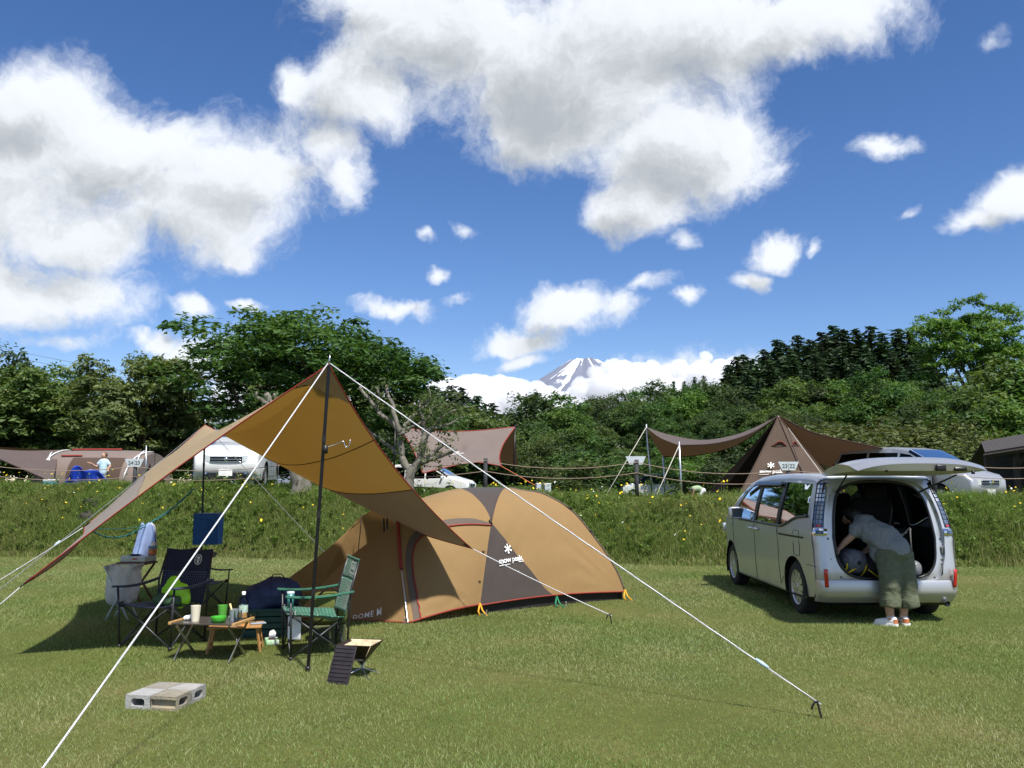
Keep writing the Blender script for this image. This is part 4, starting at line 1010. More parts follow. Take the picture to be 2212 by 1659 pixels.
    sk.build('ground_skirt', mat('skirt', (0.016, 0.012, 0.012), 0.7, bump=.5, bscale=9), root, True, world=True)
    sl = MB().tube([rb(.02 + .96 * i / 40) + Vector((.004, -.002, .004)) for i in range(41)], 0.011, 6).build('pole_seam', TENT_BAND, root, True, world=True)
    MB().tube([ra(tK * 1.03 + (1 - tK) * .95 * i / 20) + Vector((-.004, -.006, .004)) for i in range(21)], 0.010, 6).build('pole_seam', TENT_BROWN, root, True, world=True)
    MB().tube([K + Vector((-.02, -.012, .05)), K + Vector((.01, -.016, -.01))], 0.014, 6).build('buckle', BLACK, root, True, world=True)
    # straps and pegs at the feet
    for P, m, w in ((A, YELLOW_STRAP, 1), (Bc, YELLOW_STRAP, 1), (A.lerp(Bc, .5), GREEN_STRAP, .9)):
        o = P + Vector((0, -.02, 0)); MB().tube([o + Vector((0, 0, .03)), o + Vector((.03, -.03, -.05)), o + Vector((.09, -.07, -.11))], 0.013, 5, flat=.3).tube([o + Vector((0, 0, .03)), o + Vector((-.02, -.03, -.06)), o + Vector((.0, -.05, -.11))], 0.012, 5, flat=.3).build('strap', m, root, True, world=True)
    for b in (0.42, 0.62): 
        q = rb(b); MB().tube([q, q + Vector((.10, -.03, -.045))], 0.013, 6, flat=.4).build('guy_tab', BLACK, root, True, world=True)
    # print
    def on_patch(f, u0, v0, exw, h=0.02):
        """flat print laid on a curved patch: metres -> patch coordinates through the local slope"""
        e = 0.02; o = f(u0, v0); fu = (f(u0 + e, v0) - f(u0 - e, v0)) / (2 * e); fv = (f(u0, v0 + e) - f(u0, v0 - e)) / (2 * e); n = fu.cross(fv).normalized()
        n = n if n.y < 0 else -n
        ex = Vector(exw); ex = (ex - n * ex.dot(n)).normalized(); ey = n.cross(ex)
        J = Matrix(((fu.dot(ex), fv.dot(ex)), (fu.dot(ey), fv.dot(ey)))).inverted()
        def mp(v):
            d = J @ Vector((v[0], v[1])); return f(min(1, max(0, u0 + d.x)), min(1, max(0, v0 + d.y))) + n * h
        return mp
    mp = on_patch(fAB, 0.19, 0.215, (1, .45, .07))
    V, Fc = text_shape('snow peak', 0.098, 0.0018, .92); MB().add([mp(v) for v in V], Fc).build('lettering', WHITE_PRINT, root, world=True)
    for a, b, y in ((-.19, -.02, -.03), (.12, .2, -.022)): MB().add([mp(q) for q in ((a, y), (b, y), (b, y + .009), (a, y + .009))], [(0, 1, 2, 3)]).build('underline_print', WHITE_PRINT, root, world=True)
    mb = MB(); snowflake(mb, (-.01, .17), .062, mp); mb.build('emblem', WHITE_PRINT, root, world=True)
    mp = on_patch(f1, .62, .06, (1, .1, 0), .022); V, Fc = text_shape('DOME M', 0.085, 0.001, 1.15)
    MB().add([mp(v) for v in V], Fc).build('lettering', WHITE_PRINT, root, world=True)
    return A, Bc, G1
tA, tB, tG = dome_tent()
for p, lb in ((tA + Vector((.07, -.1, -.11)), 'small steel peg at the front foot of the dome tent'), (tB + Vector((.12, -.05, -.11)), 'small steel peg at the right foot of the dome tent'), (tG + Vector((-.06, -.02, 0)), 'small steel peg beside the silver arch pole'), (tA.lerp(tB, .53) + Vector((0.05, -.08, -.11)), 'small steel peg beside the green strap')):
    peg(p, (-.5, -1, 0), lb, .6, .62, STEEL)
# ------------------------------------------------------------------ vehicles
def paint(name, c, metal=0.6, rough=0.32):
    m, t, out = new_mat(name)
    tc = t.n('ShaderNodeTexCoord').outputs['Object']
    fl = t.noise(tc, 900, 1, 0.5); dn = t.noise(tc, 2.5, 5, 0.6); z = t.n('ShaderNodeSeparateXYZ', {0: tc}).outputs[2]
    dust = t.m('MULTIPLY', t.n('ShaderNodeMapRange', {0: z, 1: 0.9, 2: 0.2, 3: 0, 4: 1}).outputs[0], dn)
    cc = t.mix(t.m('MULTIPLY', dust, 0.45), t.ramp(fl, [(.3, tuple(x * .985 for x in c)), (.7, tuple(min(1, x * 1.015) for x in c))]), (.20, .18, .15, 1))
    b = t.n('ShaderNodeBsdfPrincipled', {'Base Color': cc, 'Metallic': metal, 'Roughness': t.m('MULTIPLY_ADD', dn, .12, rough - .05), 'Coat Weight': 0.4, 'Coat Roughness': 0.12})
    t.set(out, 'Surface', b); MATS[name] = m; return m
def glass(name, c, rough=0.02, alpha=0.55):
    m, t, out = new_mat(name)
    tc = t.n('ShaderNodeTexCoord').outputs['Object']; n = t.noise(tc, 6, 3)
    gl = t.n('ShaderNodeBsdfGlossy', {'Color': (1, 1, 1, 1), 'Roughness': t.m('MULTIPLY_ADD', n, .02, rough)}); tr = t.n('ShaderNodeBsdfTransparent', {'Color': (*c, 1)})
    fr = t.n('ShaderNodeFresnel', {'IOR': 1.26})
    t.set(out, 'Surface', t.n('ShaderNodeMixShader', {0: fr.outputs[0], 1: tr.outputs[0], 2: gl.outputs[0]})); MATS[name] = m; return m
SILVER = paint('silver_paint', (0.56, 0.575, 0.60), 0.6, 0.36)
SILVER2 = paint('silver_paint_cool', (0.46, 0.47, 0.48), 0.55, 0.34)
WHITE_CAR = paint('white_paint', (0.75, 0.76, 0.76), 0.0, 0.3)
GLASS_DARK = glass('glass_privacy', (0.10, 0.12, 0.11)); GLASS_CLEAR = glass('glass_clear', (0.30, 0.34, 0.32))
RUBBER = mat('tyre_rubber', (0.018, 0.018, 0.018), 0.85, bump=.4, bscale=40)
TRIM_BLACK = mat('trim_black', (0.010, 0.010, 0.011), 0.35)
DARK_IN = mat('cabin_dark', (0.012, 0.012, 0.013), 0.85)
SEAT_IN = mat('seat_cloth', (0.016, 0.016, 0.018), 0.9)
CHROME = mat('chrome', (0.75, 0.76, 0.78), 0.12, metal=1.0, var=.03)
RIM = mat('wheel_cover', (0.55, 0.55, 0.55), 0.35, metal=0.7, var=.08)
LAMP_CLEAR = mat('lamp_clear', (0.62, 0.66, 0.70), 0.12, metal=0.4, var=.25, scale=40, coat=.8)
LAMP_SMOKE = mat('lamp_smoke', (0.045, 0.075, 0.12), 0.15, metal=0.2, var=.4, scale=25, coat=.8)
LAMP_RED = mat('lamp_red', (0.45, 0.012, 0.012), 0.2, coat=.6)
PLATE = mat('number_plate', (0.78, 0.78, 0.76), 0.5, var=.04)

def wheel(parent, x, y, r, side, w=0.195, spokes=10):
    o = empty('wheel', (x, y, r)); o.parent = parent
    s = side
    prof = [(r * .66, -w / 2), (r * .90, -w / 2), (r * .985, -w * .38), (r, -w * .2), (r, w * .2), (r * .985, w * .38), (r * .90, w / 2), (r * .66, w / 2)]
    MB().lathe(prof, n=36, axis='X').build('tyre', RUBBER, o, True, auto=35)
    xo = s * w * .44
    MB().lathe([(r * .60, s * -w * .1), (r * .665, s * w * .42), (r * .69, s * w * .50), (r * .64, s * w * .47), (r * .60, s * w * .36)], n=36, axis='X').build('rim', RIM, o, True)
    MB().lathe([(0.001, s * w * .18), (r * .63, s * w * .14)], n=24, axis='X').build('brake_shadow', TRIM_BLACK, o)
    sp = MB()
    for k in range(spokes):
        a = 2 * math.pi * k / spokes
        def P(rr, da, h): return (s * w * h, rr * math.cos(a + da), rr * math.sin(a + da))
        sp.add([P(r * .10, -.5, .45), P(r * .10, .5, .45), P(r * .63, .24, .40), P(r * .63, -.24, .40), P(r * .62, .16, .28), P(r * .62, -.16, .28), P(r * .12, .4, .3), P(r * .12, -.4, .3)],
               [(0, 1, 2, 3), (0, 3, 5, 7), (1, 6, 4, 2), (3, 2, 4, 5)])
    sp.build('spoke', RIM, o); MB().lathe([(0.001, s * w * .50), (r * .12, s * w * .49), (r * .16, s * w * .43)], n=18, axis='X').build('hub_cap', RIM, o, True)
    return o

def car_shell(root, prof, W, wheels, windows, body, seams=(), arch=0.36, rear_open=None, step=0.09, rad=0.09, glass_names=None, skip=None):
    """prof: side outline [(y,z)...] counter-clockwise seen from the left (starting rear bottom, along the floor to the front, then over the roof back).
    W(y,z) half width. windows: list of (polygon, material). wheels: [(y, r)]"""
    n = len(prof); C = Vector((sum(p[0] for p in prof) / n, sum(p[1] for p in prof) / n))
    def inset(i):
        a, b, c = Vector(prof[i - 1]), Vector(prof[i]), Vector(prof[(i + 1) % n]); d = (c - a).normalized(); nn = Vector((d.y, -d.x))
        if nn.dot(b - C) < 0: nn = -nn
        return b, nn
    ins = []
    for i in range(n):
        b, nn = inset(i); ins.append(b - nn * rad * (0.35 if b.y < 0.32 else 1))
    cut = [tuple(p) for p in ins]
    # wheel arches bite into the lower edge
    holes = []
    def arches(poly):
        out = []
        for i in range(len(poly)):
            a, b = poly[i], poly[(i + 1) % len(poly)]; out.append(a)
            if a[1] < .32 and b[1] < .32 and b[0] > a[0]:
                for wy, wr in wheels:
                    R0 = wr + 0.055; dz = wr - a[1]
                    if a[0] < wy < b[0]:
                        ph = math.asin(min(1, dz / R0)); st, en = math.pi + ph, -ph
                        out += [(wy + R0 * math.cos(st + (en - st) * k / 16), wr + R0 * math.sin(st + (en - st) * k / 16)) for k in range(17)]
        return out
    out = arches(cut)
    for side, sname in ((-1, 'left'), (1, 'right')):
        to3 = lambda y, z: Vector((side * W(y, z), y, z))
        sp = panel(out, [w[0] for w in windows], to3, step).build('side_panel', body, root, True)
        gi = 0
        for poly, gm in windows:
            panel(poly, [], lambda y, z: Vector((side * (W(y, z) - 0.012), y, z)), step).build('side_window', gm, root, True)
        for wy, wr in wheels:
            R0 = wr + 0.055
            MB().grid(lambda u, v: Vector((side * (W(wy, wr) - .004 - .26 * v), wy + R0 * math.cos(math.pi * (1.12 - 1.24 * u)), max(.12, wr + R0 * math.sin(math.pi * (1.12 - 1.24 * u))))), 18, 2).build('wheel_arch', TRIM_BLACK, root, True)
            wheel(root, side * (W(wy, wr) - .11), wy, wr, side)
        sm = MB()
        for ln in seams:
            L = [Vector((*p, 0)) for p in ln]; k = max(4, int(sum((L[i + 1] - L[i]).length for i in range(len(L) - 1)) / .06))
            pts = []
            for i in range(k + 1):
                q = i / k * (len(L) - 1); j = min(int(q), len(L) - 2); p = L[j].lerp(L[j + 1], q - j); pts.append(Vector((side * (W(p.x, p.y) + .0005), p.x, p.y)))
            sm.tube(pts, 0.0045, 4)
        if seams: sm.build('panel_gap', TRIM_BLACK, root)
    # skin over the top, rounded into the sides
    def strip(i0, i1, m, name, drop=0.0):
        idx = [k % n for k in range(i0, i1 + 1)]; rows = []
        for i in idx:
            b, nn = inset(i); bi = ins[i]; row = []
            w = W(bi.x, bi.y); rr = (b - bi).length
            for sgn in (-1, 1):
                arcs = [(a, math.radians(a)) for a in (0, 22, 45, 68, 90)]
                seq = [Vector((sgn * (w - rr + rr * math.cos(a)), *(bi + nn * rr * math.sin(a)))) for _, a in arcs]
                row.append(seq)
            mid = [Vector((-(w - rr) * (1 - k / 5) + (w - rr) * k / 5, *b)) + Vector((0, 0, 0)) for k in range(1, 5)]
            rows.append(row[0] + mid + row[1][::-1])
        mb = MB(); k = len(rows[0]); V = [v for r in rows for v in r]
        mb.add(V, [(i * k + j, i * k + j + 1, (i + 1) * k + j + 1, (i + 1) * k + j) for i in range(len(rows) - 1) for j in range(k - 1)])
        return mb.build(name, m, root, True)
    return strip

# ---- the silver van with its tailgate open
VAN = Vector((4.255, 10.37, 0.0))
van = empty('van', VAN, R(0.3), 'silver van parked on the lawn with its tailgate raised', 'van')
def vanW(y, z):
    w = 0.845 - 0.20 * max(0, (z - 0.98) / 0.8) ** 1.35 - 0.03 * max(0, (0.55 - z) / .4)
    w -= 0.20 * max(0, (y - 2.75) / 1.0) ** 2 if y > 2.75 else 0
    w -= 0.035 * sstep(.3, -.75, y)
    return w + 0.012 * math.exp(-((z - .93) / .05) ** 2)
def van_rear_y(z):
    pts = [(.18, -.80), (.30, -.90), (.55, -.925), (.72, -.90), (1.0, -.865), (1.35, -.80), (1.6, -.735), (1.68, -.68), (1.74, -.60)]
    for (a, b), (c, d) in zip(pts, pts[1:]):
        if z <= c: return .17 + b + (d - b) * max(0, (z - a)) / (c - a)
    return .17 + pts[-1][1]
def build_van():
    Y1 = 3.72
    prof = [(-.56, .24), (-.2, .20), (.6, .20), (2.2, .20), (3.4, .20), (3.62, .26), (3.74, .5), (3.72, .85), (3.58, 1.0), (3.25, 1.08), (2.95, 1.16), (2.55, 1.42), (2.15, 1.62), (1.75, 1.695), (1.2, 1.728), (.4, 1.735), (-.1, 1.728), (-.33, 1.715), (-.45, 1.695), (-.51, 1.66), (-.565, 1.53), (-.62, 1.35), (-.67, 1.1), (-.695, .92), (-.715, .7), (-.73, .5), (-.70, .33)]
    w1 = smooth_poly([(2.62, 1.07), (2.30, 1.40), (2.05, 1.555), (1.62, 1.60), (1.58, 1.05), (2.1, 1.03)], 3)
    win = [([(1.60, 1.045), (2.62, 1.065), (2.46, 1.26), (2.22, 1.46), (2.02, 1.565), (1.60, 1.605)], GLASS_CLEAR),
           ([(.60, 1.035), (1.50, 1.045), (1.50, 1.612), (.60, 1.625)], GLASS_DARK),
           ([(-.42, 1.185), (-.30, 1.175), (-.05, 1.15), (.17, 1.09), (.33, 1.045), (.50, 1.035), (.50, 1.625), (-.35, 1.60)], GLASS_DARK)]
    strip = car_shell(van, prof, vanW, [(0, .315), (2.85, .315)], win, SILVER, arch=.36,
              seams=([(1.55, .25), (1.55, 1.03)], [(.52, .30), (.53, .75), (.54, 1.03)], [(.03 + .36, .40), (.5, .30)], [(2.62, .30), (2.66, .7), (2.64, 1.05)], [(.5, .245), (2.5, .245)], [(-.66, .62), (-.4, .62)], [(-.03, .99), (-.03, .72), (-.05, .70), (-.20, .70), (-.215, .72), (-.215, .98), (-.20, 1.0), (-.05, 1.0)][::1]))
    strip(5, 9, SILVER, 'front_panel'); strip(9, 10, SILVER, 'bonnet'); strip(10, 12, GLASS_CLEAR, 'windscreen'); strip(12, 19, SILVER, 'roof')
    strip(0, 4, TRIM_BLACK, 'underbody')
    # dark belt round the windows, door visors, rail slot
    for side in (-1, 1):
        bl = MB(); e = lambda y, z, o=.006: Vector((side * (vanW(y, z) + o), y, z))
        for pts in ([(2.68, 1.05), (2.1, 1.028), (1.55, 1.028), (.9, 1.024), (.45, 1.022), (.30, 1.04), (.12, 1.09), (-.08, 1.145), (-.30, 1.168), (-.44, 1.178)],):
            k = 40; P3 = [Vector((*p, 0)) for p in pts]
            q = [poly_at(P3, i / k) for i in range(k + 1)]; bl.tube([e(p.x, p.y) for p in q], 0.017, 6)
        bl.build('belt_moulding', TRIM_BLACK, van, True)
        for a, b in ((1.50, 1.60), (.50, .60)): MB().grid(lambda u, v: e(lerp(a - .005, b + .005, u), lerp(1.04, 1.62, v), .003), 2, 8).build('window_pillar', TRIM_BLACK, van, True)
        vz = MB().grid(lambda u, v: e(lerp(.62, 2.22, u), lerp(1.635, 1.575, v) - max(0, (u - .72) * .55), .022 + .018 * v), 22, 3); vz.build('door_visor', mat('visor_smoke', (.02, .022, .025), .12), van, True, solid=.004)
        MB().grid(lambda u, v: e(lerp(-.36, .48, u), lerp(.912, .934, v), .002), 12, 1).build('door_rail_slot', TRIM_BLACK, van, True)
        for y in (1.40, 1.66):
            MB().tube([e(y - .10, .935, .012), e(y - .05, .935, .035), e(y + .05, .935, .035), e(y + .09, .935, .012)], [.016, .020, .020, .014], 8, flat=.8).build('door_handle', SILVER, van, True)
        MB().bbox((side * .905, 2.28, 1.12), (.22, .11, .19), .045, Matrix.Rotation(side * -.25, 3, 'Z')).build('wing_mirror', SILVER, van, True)
        MB().bbox((side * .90, 2.222, 1.12), (.185, .012, .155), .005, Matrix.Rotation(side * -.25, 3, 'Z')).build('mirror_glass', mat('mirror', (.5, .55, .6), .03, metal=1.0), van)
        MB().tube([e(2.45, 1.06, -.01), (side * .86, 2.3, 1.06)], .025, 8).build('mirror_arm', TRIM_BLACK, van, True)
    # ---- rear frame round the tailgate opening
    Rr = .13
    def rear(q, z):
        w = vanW(-.6, z); s = 1 if q >= 0 else -1; a = abs(q) / .93
        Lf = w - Rr; La = Rr * math.pi / 2; d = a * (Lf + La); y = van_rear_y(z)
        if d <= Lf: return Vector((s * d, y + .03 * (d / .7) ** 2, z))
        th = (d - Lf) / Rr; k = .03 * (Lf / .7) ** 2
        return Vector((s * (Lf + Rr * math.sin(th)), y + k + Rr * (1 - math.cos(th)), z))
    opening = smooth_poly([(-.585, .72), (-.60, 1.0), (-.60, 1.3), (-.575, 1.47), (-.47, 1.575), (-.25, 1.622), (0, 1.632), (.25, 1.622), (.47, 1.575), (.575, 1.47), (.60, 1.3), (.60, 1.0), (.585, .72), (.50, .565), (.34, .50), (0, .485), (-.34, .50), (-.50, .565)], 5)
    recess = [(q * 1.17 if abs(q) > .3 else q * 1.1, z + (.035 if z > 1.4 else (-.075 if z < .62 else 0))) for q, z in opening]
    outer = [(-.93, .30), (.93, .30), (.93, 1.655), (.70, 1.69), (0, 1.70), (-.70, 1.69), (-.93, 1.655)]
    # lamp openings
    lampL = [(-.905, 1.055), (-.735, 1.055), (-.735, 1.3), (-.725, 1.615), (-.90, 1.615)]
    lampR = [(-a, b) for a, b in lampL][::-1]
    fr = panel(outer, [recess, lampL, lampR], rear, .06).build('rear_body', SILVER, van, True)
    def rec(q, z): p = rear(q, z); return p + Vector((0, .045, 0))
    panel(recess, [opening], rec, .06).build('tailgate_sill', SILVER, van, True)
    MB().grid(lambda u, v: lerp(rear(*recess[int(u * len(recess)) % len(recess)]), rec(*recess[int(u * len(recess)) % len(recess)]), v), len(recess), 1).build('sill_edge', SILVER, van, True)
    MB().tube([rec(q, z) + Vector((0, -.008, 0)) for q, z in opening + opening[:1]], .016, 6).build('door_seal', TRIM_BLACK, van, True)
    # lower bumper wrap
    MB().grid(lambda u, v: rear(lerp(-.93, .93, u), lerp(.22, .475, v)) + Vector((0, -.03 * math.sin(math.pi * min(1, .12 + v * .9)) ** .6 - .016 * sstep(.3, .5, v), 0)), 40, 14).build('bumper', SILVER, van, True)
    MB().grid(lambda u, v: rear(lerp(-.80, .80, u), lerp(.18, .235, v)) + Vector((0, .02, 0)), 30, 3).build('bumper_valance', TRIM_BLACK, van, True)
    for s in (-1, 1):
        MB().grid(lambda u, v: rear(s * lerp(.745, .79, u), lerp(.40, .60, v)) + Vector((0, -.05, 0)), 3, 6).build('reflector', LAMP_RED, van, True, solid=.012)
        # tail lamp: tall cluster of cells
        MB().grid(lambda u, v: rear(s * lerp(.735, .905, u), lerp(1.055, 1.615, v)) + Vector((0, .012, 0)), 6, 20).build('tail_lamp', LAMP_SMOKE, van, True)
        lc = MB(); ld = MB()
        for r_ in range(9):
            for c_ in range(3):
                z0 = 1.10 + r_ * .056; u0 = .752 + c_ * .045
                tgt = lc if r_ > 4 else ld
                tgt.grid(lambda u, v: rear(s * lerp(u0, u0 + .034, u), lerp(z0, z0 + .042, v)) + Vector((0, -.002, 0)), 2, 2)
        lc.build('lamp_cell', LAMP_CLEAR, van, True); ld.build('lamp_cell', mat('lamp_cell_dim', (.16, .20, .26), .2, metal=.4, coat=.8), van, True)
        MB().grid(lambda u, v: rear(s * lerp(.765, .83, u), lerp(1.065, 1.09, v)) + Vector((0, -.003, 0)), 2, 2).build('indicator', LAMP_RED, van, True)
        MB().grid(lambda u, v: rear(s * lerp(.70, .925, u), lerp(.965, 1.045, v)) + Vector((0, -.016 * math.sin(math.pi * v) - .006, 0)), 8, 4).build('chrome_garnish', CHROME, van, True)
        MB().grid(lambda u, v: rear(s * lerp(.745, .84, u), lerp(.985, 1.025, v)) + Vector((0, -.026, 0)), 3, 3).build('reverse_lamp', LAMP_SMOKE, van, True)
        for q, z in ((.665, .93), (.665, .70), (.66, .65), (.56, .505)): MB().lathe([(.001, -.006), (.012, -.004), (.013, 0)], rec(s * q, z) + Vector((0, -.002, 0)), 10, 'Y').build('buffer', mat('buffer_grey', (.15, .15, .16), .5), van, True)
        MB().tube([rec(s * .58, 1.50) + Vector((0, .0, 0)), Vector((s * .60, -1.15, 1.70))], [.013, .009], 8).build('gas_strut', TRIM_BLACK, van, True)
    MB().bbox(rec(.675, .80) + Vector((.02, -.01, 0)), (.06, .02, .09), .008).build('latch_cover', mat('latch', (.10, .11, .11), .4), van, True)
    MB().tube([Vector((.62, -.55, .235)), Vector((.64, -.73, .215))], [.028, .032], 12, cap=False).build('exhaust_pipe', STEEL, van, True)
    # ---- raised tailgate
    hg = empty('tailgate', (0, -.46, 1.665), 0); hg.parent = van
    def gate(u, v, off=0.0):
        """u across -1..1, v 0 hinge .. 1 lower edge, seen from above"""
        w = lerp(.63, .725, min(1, v * 1.6)) if v < .62 else .725 - .05 * ((v - .62) / .38) ** 2
        y = -1.15 * v - .02; z = poly_at([(0, .0, 0), (.25, .095, 0), (.5, .155, 0), (.7, .175, 0), (.87, .155, 0), (1, .10, 0)], v).y
        z -= .075 * abs(u) ** 3.2 * min(1, v * 2)
        return Vector((u * w, y - .05 * (1 - abs(u) ** 2) * (v > .7), z - off))
    MB().grid(lambda a, v: gate(a * 2 - 1, .50 + .5 * v), 30, 14).build('outer_skin', SILVER, hg, True)
    MB().grid(lambda a, v: gate(a * 2 - 1, .02 + .48 * v), 30, 10).build('rear_window', GLASS_DARK, hg, True)
    MB().grid(lambda a, v: Vector((*gate((a * 2 - 1) * .95, .03 + .95 * v)[:2], -.02 + .045 * v)), 24, 16).build('inner_trim', mat('gate_trim', (.32, .33, .31), .6), hg, True)
    MB().grid(lambda a, v: lerp(gate(a * 2 - 1, 1), Vector((*gate((a * 2 - 1) * .95, .98)[:2], .025)), v), 30, 3).build('lower_rim', SILVER, hg, True)
    for s in (-1, 1): MB().grid(lambda a, v: lerp(gate(s, a), Vector((*gate(s * .95, .03 + .95 * a)[:2], -.02 + .045 * a)), v), 16, 2).build('side_rim', SILVER, hg, True)
    MB().bbox(gate(.24, 1) + Vector((0, -.0, -.045)), (.10, .05, .065), .012).build('latch', TRIM_BLACK, hg, True)
    MB().bbox(gate(.56, 1) + Vector((0, .012, -.045)), (.14, .03, .045), .02).build('handle_recess', TRIM_BLACK, hg, True)
    for x in (-.62, .86): MB().tube([gate(x * .9, .97) + Vector((0, 0, -.05)), gate(x * .9, .97) + Vector((0, 0, -.085))], .018, 8).build('rubber_stop', TRIM_BLACK, hg, True)
    # ---- cabin
    cab = MB()
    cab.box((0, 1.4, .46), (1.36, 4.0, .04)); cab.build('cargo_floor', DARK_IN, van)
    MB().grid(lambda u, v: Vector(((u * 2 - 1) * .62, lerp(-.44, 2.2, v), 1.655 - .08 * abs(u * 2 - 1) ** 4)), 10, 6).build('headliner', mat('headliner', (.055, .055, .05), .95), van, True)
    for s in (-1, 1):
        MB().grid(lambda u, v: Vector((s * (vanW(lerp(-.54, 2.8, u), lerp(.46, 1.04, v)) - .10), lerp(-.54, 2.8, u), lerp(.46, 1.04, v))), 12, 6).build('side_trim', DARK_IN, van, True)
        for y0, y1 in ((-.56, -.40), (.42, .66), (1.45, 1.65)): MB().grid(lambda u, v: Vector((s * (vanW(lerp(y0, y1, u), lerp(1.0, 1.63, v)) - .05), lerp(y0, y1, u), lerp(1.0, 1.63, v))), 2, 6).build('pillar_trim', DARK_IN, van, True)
    for x, y, h in ((-.40, .55, 1.25), (.36, .45, 1.42), (-.38, 1.65, 1.30), (.38, 1.65, 1.30)):
        st = empty('seat', (x, y, .48)); st.parent = van
        MB().bbox((0, .25, .14), (.52, .55, .20), .06).build('cushion', SEAT_IN, st, True); MB().bbox((0, -.02, (h - .48) / 2), (.50, .16, h - .56), .06, Matrix.Rotation(R(-10), 3, 'X')).build('seat_back', SEAT_IN, st, True)
        MB().bbox((0, -.09, h - .46), (.28, .11, .20), .045).build('headrest', SEAT_IN, st, True)
    MB().box((0, 2.55, .85), (1.3, .35, .35)).build('dashboard', DARK_IN, van)
    MB().tube([(-.25, .9, 1.60), (.25, .9, 1.60)], .012, 6).build('ceiling_bar', mat('ceiling_bar', (.35, .35, .33), .4), van, True)
    # hidden front kept simple but complete
    MB().grid(lambda u, v: Vector(((u * 2 - 1) * .60, 3.735 - .05 * abs(u * 2 - 1) ** 2, lerp(.55, .80, v))), 12, 4).build('grille', TRIM_BLACK, van, True)
    for s in (-1, 1): MB().bbox((s * .60, 3.68, .84), (.30, .10, .14), .03).build('headlamp', LAMP_CLEAR, van, True)
build_van()
for o in list(bpy.data.objects):                                   # the roof and glasshouse sit a little lower than the drawing
    if o.parent is van and o.type == 'MESH':
        for v in o.data.vertices: v.co.z -= .05 * sstep(1.12, 1.62, v.co.z)
# luggage in the van
def loc_van(x, y, z): return Vector((VAN.x + x, VAN.y + y, z))
DUFFEL = mat('duffel_black', (.018, .018, .020), .75, bump=.6, bscale=12)
YSTRAP = mat('strap_yellow', (.72, .52, .01), .7)
d = empty('duffel_bag', loc_van(-.18, -.36, .48), 0, 'black duffel bag with yellow straps in the van boot', 'bag')
MB().ell((0, 0, .12), (.40, .22, .13), nu=18).build('body', DUFFEL, d, True)
for x in (-.24, -.02, .20): MB().tube([(x + .04 * math.sin(a * 1.0), .0 - .235 * math.cos(a), .12 + .13 * math.sin(a)) for a in [math.pi * (-.45 + 1.2 * k / 14) for k in range(15)]], .013, 5, flat=.4).build('strap', YSTRAP, d, True)
MB().tube([(-.38, -.10, .20), (-.34, -.20, .08), (-.25, -.235, .05), (-.1, -.245, .14)], .013, 5, flat=.5).tube([(.0, -.245, .10), (.1, -.245, .02), (.22, -.23, .06), (.3, -.2, .0)], .013, 5, flat=.5).build('handle_strap', YSTRAP, d, True)
sk = empty('stuff_sack', loc_van(-.29, -.50, .68), 0, 'round grey drawstring stuff sack on top of the black duffel bag', 'sack')
def sack(u, v):
    a = 2 * math.pi * u; f = v; r = .14 * (1 - (max(0, f - .72) / .28) ** 2) ** .5 * (1 + .035 * math.sin(a * 13) * min(1, f * 1.5)) if f < 1 else .012
    return Vector((r * math.cos(a) - .05 * (1 - f), .25 - .38 * f - .02 * math.sin(a * 13) * (f > .8) * 0, r * math.sin(a) - .02))
MB().grid(sack, 52, 16).build('body', mat('sack_grey', (.115, .125, .15), .7, var=.35, scale=30, bump=.5, bscale=25), sk, True)
MB().ell((0, -.135, -.02), (.022, .02, .022)).build('drawstring_lock', BLACK, sk, True)
rb = empty('cloth_bundle', loc_van(-.52, -.20, .70), 0, 'dark red cloth bundle behind the grey stuff sack', 'bundle'); MB().ell((0, 0, 0), (.12, .13, .11)).build('body', mat('dark_red_cloth', (.07, .018, .015), .9, bump=.6, bscale=14), rb, True)
cr = empty('folded_chair_frame', loc_van(.33, -.26, .48), 0, 'folded white tubular frame standing in the van boot', 'frame')
MB().tube([(.02, 0, .42), (.14, -.02, .56), (.15, -.02, .2)], .012, 6).tube([(.15, -.02, .55), (.15, .02, .02)], .012, 6).tube([(-.02, .02, .44), (.13, .03, .50)], .012, 6).build('tube_frame', mat('white_tube', (.7, .7, .68), .4), cr, True)
MB().bbox((.02, .12, .28), (.34, .10, .52), .03).build('folded_cloth', DUFFEL, cr, True)
bt = empty('clear_bag', loc_van(.42, -.45, .48), 0, 'small crumpled clear plastic bag at the right side of the boot', 'bag'); MB().ell((0, 0, .09), (.09, .08, .10)).build('body', mat('clear_bag', (.35, .38, .42), .3, bump=1, bscale=10, trans=.5), bt, True)
MB().bbox((-.06, -.06, .14), (.09, .01, .07), .003).build('label_card', mat('pale_blue_card', (.45, .6, .68), .6), bt)
# ------------------------------------------------------------------ people
SKIN = mat('skin', (0.46, 0.27, 0.19), 0.55, var=.08, scale=20)
HAIR = mat('hair_dark', (0.012, 0.010, 0.009), 0.45, bump=.6, bscale=90, stretch=(1, 1, .15))
def capsule_chain(mb, pts, rs, n=12, flat=1.0, k=5):
    """smooth tapered limb through joints, round ends"""
    P = []; Q = []; m = len(pts) - 1
    for i in range(m * k + 1):
        t = i / k; j = min(int(t), m - 1); f = t - j
        p0, p1, p2, p3 = [Vector(pts[max(0, min(m, j + q))]) for q in (-1, 0, 1, 2)]
        P.append(0.5 * ((2 * p1) + (p2 - p0) * f + (2 * p0 - 5 * p1 + 4 * p2 - p3) * f * f + (3 * p1 - p0 - 3 * p2 + p3) * f ** 3)); Q.append(lerp(rs[j], rs[j + 1], f))
    mb.tube(P, Q, n, flat=flat); mb.ell(P[0], (Q[0],) * 3, nu=n, nv=7); mb.ell(P[-1], (Q[-1],) * 3, nu=n, nv=7)
